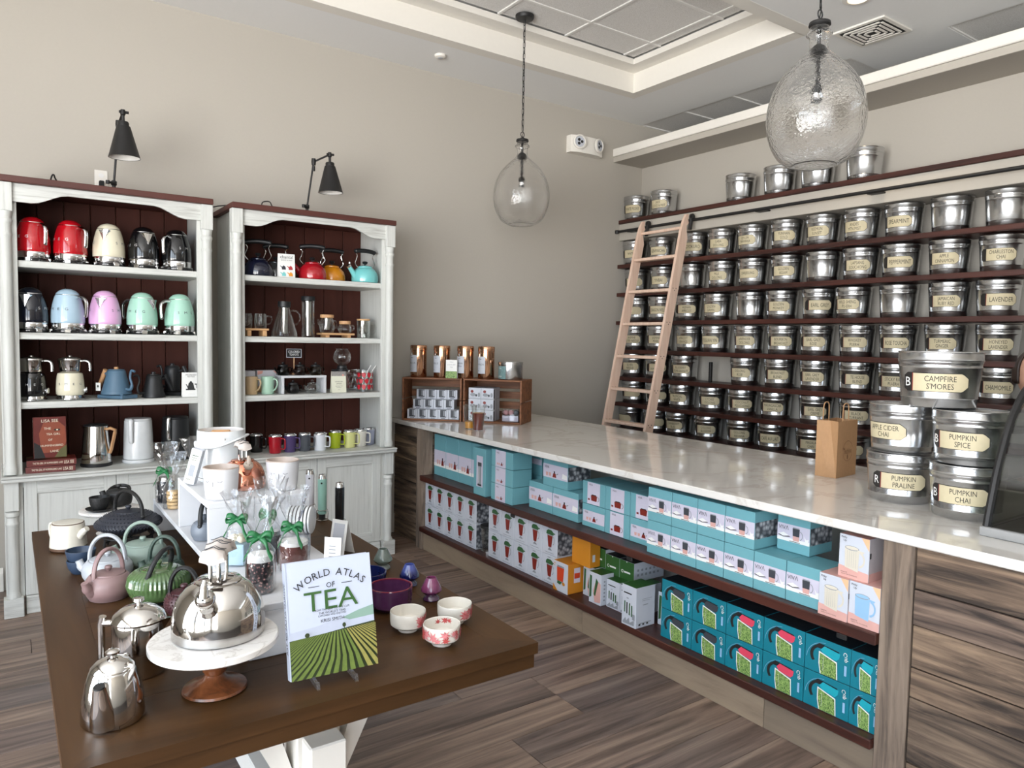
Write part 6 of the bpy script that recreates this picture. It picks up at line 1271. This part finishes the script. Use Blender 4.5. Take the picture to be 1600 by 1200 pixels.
mb = MB(); P = [(4, [(0, .335), (1, .375), (1, .5), (.62, .46), (.3, .42), (0, .40)]), (3, [(.62, .46), (.8, .5), (1, .53), (1, .44), (.7, .43)]), (0, [(0, 0), (1, 0), (1, .385), (.7, .37), (.4, .35), (0, .335)])]
vp = (.98, .40)
rows_ = [(-1.1+.1*i) for i in range(34)]
def clipq(q):
    """keep the part of a polygon inside the cover"""
    for ax_, lim, sg in ((0, 0, 1), (0, 1, -1), (1, 0, 1), (1, 1, -1)):
        out = []
        for i in range(len(q)):
            a, b = q[i], q[(i+1) % len(q)]; da, db = sg*(a[ax_]-lim), sg*(b[ax_]-lim)
            if da >= 0: out.append(a)
            if da*db < 0: t = da/(da-db); out.append((a[0]+(b[0]-a[0])*t, a[1]+(b[1]-a[1])*t))
        q = out
        if len(q) < 3: return None
    return q
for i, x in enumerate(rows_):                             # tea rows run up the hill to the horizon
    top = (.03+.0285*i+.02, .337+.00115*i); top2 = (top[0]+.018, top[1]); bot = (x*1.15-.25, -.05); bot2 = (x*1.15-.25+.07, -.05)
    q = clipq([bot, bot2, ((bot2[0]+top2[0])/2+.03, (bot2[1]+top2[1])/2-.02), top2, top, ((bot[0]+top[0])/2+.03, (bot[1]+top[1])/2-.02)])
    if q: P.append((1 if i < 21 else 2, q))
P += [(0, ell(.19, .365, .028, .02, 10)), (0, ell(.62, .40, .022, .02, 10)), (0, rect(.615, .37, .625, .4))]
print_on(mb, P, gb)
MBt = MB()
def arctext(s, cu, cv, R, a_mid, size):
    wd = [text_geo(ch)[0] for ch in s]; adv = [(max(p[0] for p in g)-min(p[0] for p in g) if g else .35)+.13 for g in wd]; tot = sum(adv)*size; a = a_mid+tot/R/2
    for ch, g, ad in zip(s, wd, adv):
        am = a-ad*size/R/2; a -= ad*size/R
        if not g: continue
        vs, fs = text_geo(ch); hh = .36
        pt = lambda x, y: ((cu*bw_+(R+y)*cos(am)+x*sin(am))/bw_, (cv*bh_+(R+y)*sin(am)-x*cos(am))/bh_)
        MBt.add([gb(*pt(x*size, y*size), .0030) for x, y in vs], fs, 0)
arctext('WORLD ATLAS', .5, .40, .125, pi/2, .0235)
MBt.text('OF', lambda a, b: gb(.5+a/bw_, .765+b/bh_, .003), .02, .012, 0); MBt.ngon([gb(u, v, .003) for u, v in rect(.24, .763, .37, .768)], 0); MBt.ngon([gb(u, v, .003) for u, v in rect(.63, .763, .76, .768)], 0)
MBt.text('TEA', lambda a, b: gb(.5+a/bw_, .64+b/bh_, .003), .128, .044, 1, 1.6)
for k, s_ in enumerate(('FROM THE LEAF TO THE CUP,', "THE WORLD'S TEAS", 'EXPLORED AND ENJOYED')): MBt.text(s_, lambda a, b, k=k: gb(.5+a/bw_, .555-.026*k+b/bh_, .003), .1-.012*k, .0052, 0)
MBt.text('KRISI SMITH', lambda a, b: gb(.5+a/bw_, .462+b/bh_, .003), .07, .0075, 0)
sp_ = lambda u, v: Mb @ Vector((-.0027, -bt_*(1-v), u*bh_)); MBt.text('WORLD ATLAS OF TEA', lambda a, b: sp_(.52-a/bh_, .5+b/bt_), .16, .013, 0)
cv_ = [c for c in KIDS(bk)][0]
pr_ = mb.build('cover_picture', ['field_dark', 'field_green', 'field_pale', 'hill_green', 'mist_grey'], cv_, smooth=0); MBt.build('lettering', ['ink', 'title_green'], cv_, smooth=0)
es = empty('acrylic_easel', 'clear acrylic easel holding up the tea atlas', 'easel', (-4.463, -3.53, T), R_(-4)); 
for sx in (-.045, .045): MB().prism([(-.058, 0), (-.05, .014), (-.044, .014), (-.046, .011), (-.032, .011), (-.004, .012), (.045, .2), (.053, .198), (.075, .0), (.062, 0), (.045, .15), (.008, .0)], sx-.004, sx+.004, 'yz').build('side_piece', 'acrylic', es, smooth=0)
# ---- bowls and whisk holders at the right
for n_, c_ in (('glaze_purple', '#472545'), ('glaze_cobalt', '#151d4a'), ('glaze_dark', '#1d2a2c'), ('glaze_sage', '#5f6a64')): plain(n_, c_, .1, var=.3, scale=40, coat=.7)
def glaze2(name, lo, hi, z0, z1):
    m, nt, b = newmat(name); tc = nt.nodes.new('ShaderNodeTexCoord'); sp = nt.nodes.new('ShaderNodeSeparateXYZ'); nt.links.new(tc.outputs['Object'], sp.inputs[0])
    mr = node(nt, 'ShaderNodeMapRange'); mr.inputs[1].default_value = z0; mr.inputs[2].default_value = z1; nt.links.new(sp.outputs['Z'], mr.inputs[0])
    no = node(nt, 'ShaderNodeTexNoise', Scale=60.0); nt.links.new(tc.outputs['Object'], no.inputs['Vector']); ad = node(nt, 'ShaderNodeMath', operation='MULTIPLY_ADD'); ad.inputs[1].default_value = .5; nt.links.new(no.outputs[0], ad.inputs[0]); nt.links.new(mr.outputs[0], ad.inputs[2])
    nt.links.new(ramp(nt, ad.outputs[0], [(.3, lo), (1.0, hi)]), b.inputs['Base Color']); b.inputs['Roughness'].default_value = .1; b.inputs['Coat Weight'].default_value = .6
glaze2('glaze_plum', '#3c1a3c', '#7a3a5e', 0, .065); glaze2('glaze_royal', '#0d1145', '#46549a', .035, .075)
def bowl(label, col, rim, x, y, r, h, group='glazed tea bowls'):
    b = empty('tea_bowl', label, 'bowl', (x, y, T), random.uniform(0, 6), group)
    MB().lathe([(0, 0), (.5*r, 0), (.56*r, .003), (.6*r, .006), (.9*r, .22*h), (.97*r, .4*h), (.94*r, .5*h), (.985*r, .62*h), (.95*r, .74*h), (r*.985, .88*h), (r*.98, .96*h)], 44).lathe([(r*.90, .94*h), (.87*r, .5*h), (.7*r, .2*h), (.3*r, .1*h), (0, .1*h)], 44).build('body', col, b); MB().lathe([(r*.98, .955*h), (r*.975, .99*h), (r*.94, h), (r*.905, .985*h), (r*.90, .935*h)], 44).build('rim', rim, b); return b
plain('rim_red', '#6a1f30', .12, coat=.5)
bowl('purple glazed tea bowl with a red rim beside the tea atlas', 'glaze_purple', 'rim_red', -4.158, -3.213, .066, .072); bowl('cobalt blue tea bowl behind the purple one', 'glaze_cobalt', 'glaze_cobalt', -4.168, -3.062, .063, .074)
bowl('dark green black tea bowl half hidden behind the tea atlas', 'glaze_dark', 'glaze_sage', -4.15, -2.90, .056, .062)
def whisk(label, col, foot, x, y):
    w_ = empty('whisk_holder', label, 'whisk holder', (x, y, T), 0, 'ceramic whisk holders'); MB().lathe([(0, 0), (.024, 0), (.026, .003), (.024, .009), (.018, .014), (.017, .016)], 32).build('foot', foot, w_)
    MB().lathe([(.017, .016), (.026, .022), (.0325, .03), (.032, .036), (.024, .052), (.017, .066), (.0155, .07), (.0135, .07), (.014, .06), (.02, .04), (0, .03)], 36).build('body', col, w_)
whisk('sage grey whisk holder, farthest of the three', 'glaze_sage', 'glaze_sage', -4.018, -2.857); whisk('royal blue whisk holder with a pale neck, middle of the three', 'glaze_royal', 'glaze_cobalt', -4.018, -3.059); whisk('plum whisk holder, nearest of the three', 'glaze_plum', 'glaze_purple', -4.02, -3.211)
plain('bowl_white', '#d5d0c6', .25, var=.05, coat=.3); plain('bowl_foot', '#b4aca4', .4); plain('maple_red', '#b34a48', .4, var=.2, scale=80); plain('maple_pink', '#c9787a', .4, var=.2, scale=80)
def leafpts(s, rot):
    pts = []
    for k in range(7):
        a = rot+k*2*pi/7; L = s*(1 if k % 7 in (0, 1, 6, 2, 5) else .75); pts += [(L*cos(a), L*sin(a)), (.36*s*cos(a+pi/7), .36*s*sin(a+pi/7))]
    return pts
def maple(label, x, y, rz, leaves, inner=()):
    r, h = .05, .056; b = empty('maple_bowl', label, 'bowl', (x, y, T), rz, 'white tea bowls with maple leaves')
    MB().lathe([(0, 0), (.5*r, 0), (.54*r, .003), (.5*r, .008), (.52*r, .011)], 36).build('foot', 'bowl_foot', b)
    OUT = [(.52*r, .011), (.80*r, .0135), (.93*r, .019), (.965*r, .028), (.98*r, .042), (.985*r, h-.003)]
    def rf(z):
        for (ra_, za), (rb_, zb) in zip(OUT, OUT[1:]):
            if za <= z <= zb: return ra_+(rb_-ra_)*(z-za)/(zb-za)
        return OUT[-1][0]
    wp = lambda a, z: 1+.012*sin(3*a)+.008*sin(5*a+z*60)
    MB().lathe(OUT+[(.965*r, h), (.93*r, h-.001), (.92*r, .042), (.86*r, .026), (.6*r, .017), (0, .015)], 48, warp=wp).build('cup', 'bowl_white', b)
    mb = MB()
    def on(u, v, R, inn=False): a = u/r; rr = R*wp(a, v)+(-.0006 if inn else .0007); return (rr*cos(a), rr*sin(a), v)
    for k, (a, z, s, rot, m) in enumerate(leaves):
        q = [(a*r+u, z+v) for u, v in leafpts(s, rot)]; c0 = on(a*r, z, rf(z)+.0003+.00012*k)
        pts = [on(u, min(max(v, .0195), h-.0035), rf(min(max(v, .0195), h-.0035))+.0003+.00012*k) for u, v in q]
        mb.add([c0]+pts, [(0, i+1, (i+1) % len(pts)+1) for i in range(len(pts))], m)
    for a, z, s, rot, m in inner:
        q = [(a*r+u, z+v) for u, v in leafpts(s, rot)]; c0 = on(a*r, z, .917*r, True); pts = [on(u, min(max(v, .03), h-.003), .912*r, True) for u, v in q]; mb.add([c0]+pts, [(0, i+1, (i+1) % len(pts)+1) for i in range(len(pts))], m)
    mb.build('leaf_print', ['maple_red', 'maple_pink'], b, smooth=0)
random.seed(11)
clump = lambda a0, a1, n, zlo, zhi: [(random.uniform(a0, a1), random.uniform(zlo, zhi), random.uniform(.012, .018), random.uniform(0, 6), k % 2) for k in range(n)]
maple('white tea bowl with one red leaf cluster, beside the purple bowl', -4.186, -3.383, 0, clump(R_(275), R_(322), 7, .026, .046)); maple('white tea bowl with a red leaf cluster at its right, by the table edge', -4.049, -3.403, 0, clump(R_(268), R_(325), 11, .024, .047))
maple('white tea bowl covered in pink and red leaves, nearest', -4.152, -3.512, 0, clump(R_(140), R_(335), 22, .024, .044), [(R_(50), .045, .014, .4, 0), (R_(75), .042, .011, 1.4, 0), (R_(35), .045, .01, 2.2, 0)])
# ---- handheld frothers at the back right
def wand(label, col, x, y):
    w_ = empty('handheld_frother', label, 'frother', (x, y, T), 0, 'handheld frothers on wire stands')
    MB().lathe([(.0, .026), (.0175, .027), (.0185, .03), (.0195, .175), (.019, .182)], 24).build('body', col, w_); MB().lathe([(.019, .182), (.0175, .19), (.0165, .2), (.012, .202), (0, .2)], 24).build('chrome_cap', 'chrome', w_); MB().lathe([(0, .004), (.013, .004), (.014, .012), (.0135, .0265)], 20).build('battery_end', 'iron_black', w_)
    s_ = MB().tube([(.0225*cos(2*pi*i/20), .0225*sin(2*pi*i/20), .045) for i in range(20)], .0014, 5, closed=True).tube([(.024*cos(2*pi*i/20), .024*sin(2*pi*i/20), .0018) for i in range(20)], .0016, 5, closed=True)
    for a in (R_(-35), R_(145), R_(55)): s_.tube([(.0225*cos(a), .0225*sin(a), .046), (.027*cos(a), .027*sin(a), .03), (.024*cos(a), .024*sin(a), .002)], .0013, 5)
    s_.build('wire_stand', 'chrome', w_)
    MB().lathe([(0, 0), (.004, .001), (.004, .003), (0, .004)], 10).xf(Matrix.Translation((-.017*.57, -.019*.82, .165)) @ Matrix.Rotation(pi/2, 4, 'X')).build('switch', 'iron_black', w_)
    return w_
plain('wand_white', '#d4d3da', .3); plain('wand_mint', '#8fb9ac', .3); plain('wand_black', '#121214', .2, coat=.4)
wd_ = wand('white handheld frother on a wire stand, farthest of three', 'wand_white', -3.966, -1.97); dup(wd_, 'mint handheld frother on a wire stand, middle of three', (-3.957, -2.10, T), remap={'wand_white': 'wand_mint'}); dup(wd_, 'black handheld frother on a wire stand, nearest of three', (-3.958, -2.305, T), remap={'wand_white': 'wand_black'})
# ---- on the risers
plain('crock_white', '#c9c8ca', .35, var=.02); plain('crock_rim', '#b7a79c', .4)
def crock(label, x, y, rz):
    c = empty('ceramic_crock', label, 'crock', (x, y, RZ2), rz, 'white crocks on the small riser'); MB().lathe([(0, 0), (.042, 0), (.045, .003), (.048, .03), (.052, .088), (.052, .093)], 40).build('body', 'crock_white', c); MB().lathe([(.052, .093), (.0525, .096), (.049, .097), (.047, .093), (.044, .03), (.03, .006), (0, .005)], 40).build('rim', 'crock_rim', c)
    f = lambda u, v: (-(.0518)*cos(u/.051), -(.0518)*sin(u/.051), .05+v); mb = MB()
    for du in (-.02, .02): mb.ngon([f(du+u, v+.012) for u, v in arcband(0, 0, .008, .006, .0012, 200, 340, 8)])
    mb.ngon([f(u, v) for u, v in rect(-.0008, -.008, .0008, .008)]); mb.build('drawn_face', 'print_charcoal', c, smooth=0); return c
c1 = crock('white ceramic crock with a drawn face, front left on the small riser', -4.548, -2.838, R_(50)); dup(c1, 'white ceramic crock with a drawn face, right of the copper kettle', (-4.349, -2.80, RZ2), R_(60))
c = empty('white_canister', 'tall white canister with a strap handle behind the copper kettle', 'canister', (-4.478, -2.535, RZ2), R_(-20)); MB().lathe([(0, 0), (.073, 0), (.075, .004), (.0755, .012)], 44).lathe([(.0755, .0135), (.077, .165), (.076, .172), (.073, .172), (.072, .15), (0, .15)], 44).build('body', 'white_gloss', c); MB().lathe([(0, .1505), (.068, .1505), (.068, .158), (0, .158)], 36).box(-.03, .03, -.012, .012, .158, .17, 0, .003).build('wooden_lid', 'cork_wood', c)
MB().tube(spline([(-.077, .0, .13), (-.06, -.06, .118), (0, -.092, .125), (.06, -.07, .145), (.082, 0, .15), (.079, .01, .15)], 6), .0045, 8, ry=2.2).build('strap', 'white_gloss', c); MB().lathe([(0, -.004), (.005, -.003), (.005, .003), (0, .004)], 10, c=(.02, -.083, .148)).build('stud', 'steel', c)
bird_kettle('rose gold kettle with a cream bird spout between the white crocks', 'rose_gold', (-4.452, -2.712, RZ2), R_(268), .72, 'bird_cream')
M = Matrix.Rotation(R_(-35), 4, 'Z') @ Matrix.Rotation(.27, 4, 'Y'); lb = empty('tea_box', 'narrow pale green tea box leaning beside the tall canister', 'box', (-4.592, -2.60, RZ2+.008)); MB().box(-.018, .018, -.012, .012, 0, .118, 0, .001).xf(M).build('body', 'carton_white', lb, smooth=0)
mb = MB(); fl_ = lambda u, v, l=0: M @ Vector((-.018+u*.036, -.012-l, v*.118)); print_on(mb, [(0, rect(.04, .02, .96, .98)), (1, rect(.25, .22, .75, .55)), (2, rect(.2, .8, .8, .83)), (2, rect(.2, .74, .7, .76)), (2, rect(.2, .68, .75, .70)), (2, rect(.2, .12, .6, .14))], fl_); mb.build('print', ['card_cream', 'print_grey', 'print_sage'] if 'print_sage' in MATS else ['card_cream', 'print_grey', 'glaze_sage'], lb, smooth=0)
# ---- gift bags tied with green ribbon
plain('ribbon_green', '#0b5c2e', .45, var=.1); plain('jar_dark', '#24262c', .35, var=.3); plain('can_blue', '#a9c6d6', .4); plain('can_floral', '#3a2b2f', .45, var=.9, scale=120); plain('can_brown', '#5a2a22', .45, var=.3, scale=80); plain('cookie', '#c9a878', .7, var=.3, scale=80); plain('mallow', '#d9cfb6', .7, var=.15, scale=60)
def floral():
    m, nt, b = newmat('floral_print'); v = coords(nt); vo = node(nt, 'ShaderNodeTexVoronoi', Scale=120.0); nt.links.new(v, vo.inputs['Vector'])
    nt.links.new(ramp(nt, vo.outputs['Distance'], [(.12, '#c79a94'), (.3, '#6e4a48'), (.42, '#1d1a20')]), b.inputs['Base Color']); b.inputs['Roughness'].default_value = .4
floral()
def gift_bag(label, loc, r, h, hn, ht, content, seed, rz=0, lab=None, lean=0, rib=True):
    random.seed(seed); g = empty('gift_bag', label, 'gift bag', loc, rz, 'cellophane gift bags with ribbons')
    ph = [random.uniform(0, 6) for _ in range(4)]
    wp = lambda a, z: 1+(.05*sin(4*a+ph[0])+.03*sin(7*a+ph[1]+z*60) if z < hn-.01 else (.22*sin(3*a+ph[2])+.16*sin(5*a+ph[3]+z*40)+.1*sin(9*a+z*90)))
    R = r+.006
    MB().lathe([(0, .001), (R*.9, .001), (R, .006), (R*1.02, h*.7), (R*.96, h+.004), (R*.62, h+(hn-h)*.55), (.014, hn-.006), (.009, hn), (.016, hn+.012), (.030, hn+(ht-hn)*.45), (.038, hn+(ht-hn)*.8), (.044, ht)], 36, warp=wp).build('cellophane', 'cellophane', g, smooth=50)
    if content == 'floral':
        c = MB().lathe([(0, .002), (r, .002), (r, h*.82)], 32, 0).lathe([(r, h*.82), (r*1.02, h*.84), (r*1.02, h*.98), (r*.95, h), (0, h)], 32, 1).build('tea_canister', ['floral_print', 'paper'], g); bent_label(c, r+.001, h*.62, r*1.0, h*.28, R_(10), 'can_brown', [])
    elif content == 'brown': c = MB().lathe([(0, .002), (r, .002), (r, h*.86)], 32, 0).lathe([(r, h*.86), (r*1.02, h*.88), (r*1.02, h*.98), (0, h)], 32, 1).build('tea_canister', ['can_brown', 'paper'], g); bent_label(c, r+.001, h*.5, r*1.3, h*.5, R_(35), 'can_brown', [('TEA', 0, 0, r*.8, h*.2)], ink='bird_cream')
    elif content == 'blue': MB().box(-r*.8, r*.8, -r*.8, r*.8, .002, h*.62, 0, .002).build('tea_box', 'can_blue', g, smooth=0); mbl = MB(); [mbl.add(*MB_sphere((random.uniform(-.5, .5)*r, random.uniform(-.5, .5)*r, h*.62+.008+.012*random.random()), .010)) for _ in range(9)]; o_ = mbl.build('marshmallows', 'mallow', g); o_['kind'] = 'stuff'
    elif content == 'jar': c = MB().lathe([(0, .002), (r*.9, .002), (r, .01), (r, h*.8), (r*.8, h*.86)], 28, 0).lathe([(r*.82, h*.86), (r*.82, h), (0, h)], 28, 1).build('jar', ['jar_dark', 'steel_satin'], g); bent_label(c, r+.001, h*.42, r*1.3, h*.22, R_(20), 'paper', [('LOOSE TEA', 0, 0, r, h*.08)])
    else:
        for k in range(5): MB().lathe([(0, 0), (r*.8, 0), (r*.86, .005), (r*.8, .011), (0, .013)], 20, c=(random.uniform(-.003, .003), random.uniform(-.003, .003), .002+.0135*k)).build('cookie', 'cookie', g)
    if lab: mb = MB(); f = lambda u, v, l=0: (-(R+.002+l)*cos(R_(lab)+u/R), -(R+.002+l)*sin(R_(lab)+u/R), h*.55+v); mb.add([f(u, v) for u in (-r*.6, -r*.2, r*.2, r*.6) for v in (-h*.42, h*.4)], [(0, 2, 3, 1), (2, 4, 5, 3), (4, 6, 7, 5)]); [mb.ngon([f(u, v, .0005) for u, v in rect(-r*.45, h*(.3-.07*k), r*random.uniform(.1, .45), h*(.3-.07*k)+.0012)], 1) for k in range(9)]; mb.build('paper_label', ['paper', 'print_grey'], g, smooth=0)
    if rib:
        b = MB().tube([(.012*cos(2*pi*i/14), .012*sin(2*pi*i/14), hn) for i in range(14)], .004, 6, closed=True)
        for s in (-1, 1):                                  # two loops and two tails of flat ribbon
            q = spline([(0, -.012, hn), (s*.015, -.018, hn+.012), (s*.03, -.018, hn+.009), (s*.029, -.015, hn-.006), (s*.013, -.013, hn-.002), (0, -.012, hn)], 5)
            for pts in (q, spline([(0, -.014, hn), (s*.018, -.026, hn-.012), (s*.026, -.03, hn-.034), (s*.036, -.032, hn-.052)], 5)):
                vs = []; n0 = len(b.v)
                for pnt in pts: vs += [(pnt[0], pnt[1]-.002, pnt[2]-.0065), (pnt[0]+.002, pnt[1]+.004, pnt[2]+.0065)]
                b.add(vs, [(2*i, 2*i+2, 2*i+3, 2*i+1) for i in range(len(pts)-1)])
        o_ = b.build('ribbon', 'ribbon_green', g); sm = o_.modifiers.new('t', 'SOLIDIFY'); sm.thickness = .0008
    return g
gift_bag('cellophane bag with a dark jar and green ribbon, far end of low riser', (-4.57, -2.03, RZ1+.001), .032, .1, .125, .235, 'jar', 1, R_(-35))
gift_bag('cellophane bag of round cookies on the low riser, far side', (-4.565, -2.16, RZ1+.001), .03, .075, .13, .215, 'cookies', 2, R_(-35), rib=False)
gift_bag('tall cellophane bag with a dark jar beyond the small riser', (-4.50, -2.255, RZ1+.001), .036, .13, .17, .28, 'jar', 3, R_(-30), lab=30)
gift_bag('cellophane bag with pale sweets and ribbon just beyond the small riser', (-4.43, -2.33, RZ1+.001), .034, .11, .15, .28, 'blue', 4, R_(-60))
gift_bag('cellophane bag with a light blue box before the small riser', (-4.535, -2.985, RZ1+.001), .03, .10, .135, .215, 'blue', 5, R_(-35))
gift_bag('cellophane bag with a dark floral tea canister and green bow', (-4.545, -3.245, RZ1+.001), .032, .10, .145, .245, 'floral', 6, R_(-30), lab=-42)
gift_bag('cellophane bag with a brown tea canister and green bow, behind the tea atlas', (-4.415, -3.115, RZ1+.001), .038, .085, .125, .235, 'brown', 7, R_(-40), lab=-15)
gift_bag('cellophane bag behind the two front canister bags', (-4.445, -3.0, RZ1+.001), .03, .09, .14, .25, 'jar', 8, R_(-60))
# striped tin on its side and white cards
sd = empty('striped_tin', 'white tin with black stripes lying on its side on a white box', 'tin', (-4.345, -2.965, RZ1+.1035), R_(-35)); mb = MB(); prs = [(0, -.035), (.04, -.035), (.042, -.032)]; ms = [0, 0]
for k in range(6): z = -.028+.011*k; prs += [(.042, z), (.042, z+.004)]; ms += [0, 1]
prs += [(.042, .036), (.038, .038), (0, .038)]; ms += [0, 0, 0]
mb.lathe(prs, 36, ms=ms).xf(Matrix.Rotation(pi/2, 4, 'Y')).build('body', ['white_gloss', 'ink'], sd)
bx_ = carton('low white box with black script under the striped tin', (-4.375, -2.985, RZ1), R_(60), .085, .06, .055, 'carton_white', [], ['carton_white', 'ink'], texts=[('petite', .5, .7, .7, .25, 1), ('tasse', .5, .35, .6, .25, 1)])
card('blank white card propped at the right side of the low riser', (-4.10, -2.63, T), R_(-60), .07, .13, [(1, rect(.15, .1, .85, .9))], ('paper', 'paper_grey'), None, lean=.2)
card('white card with vertical printing beside the tea canisters', (-4.335, -3.2, RZ1), R_(-45), .05, .1, [(1, rect(.3, .15+.1*k, .7, .17+.1*k)) for k in range(7)], ('paper', 'print_grey'), None, lean=.1)
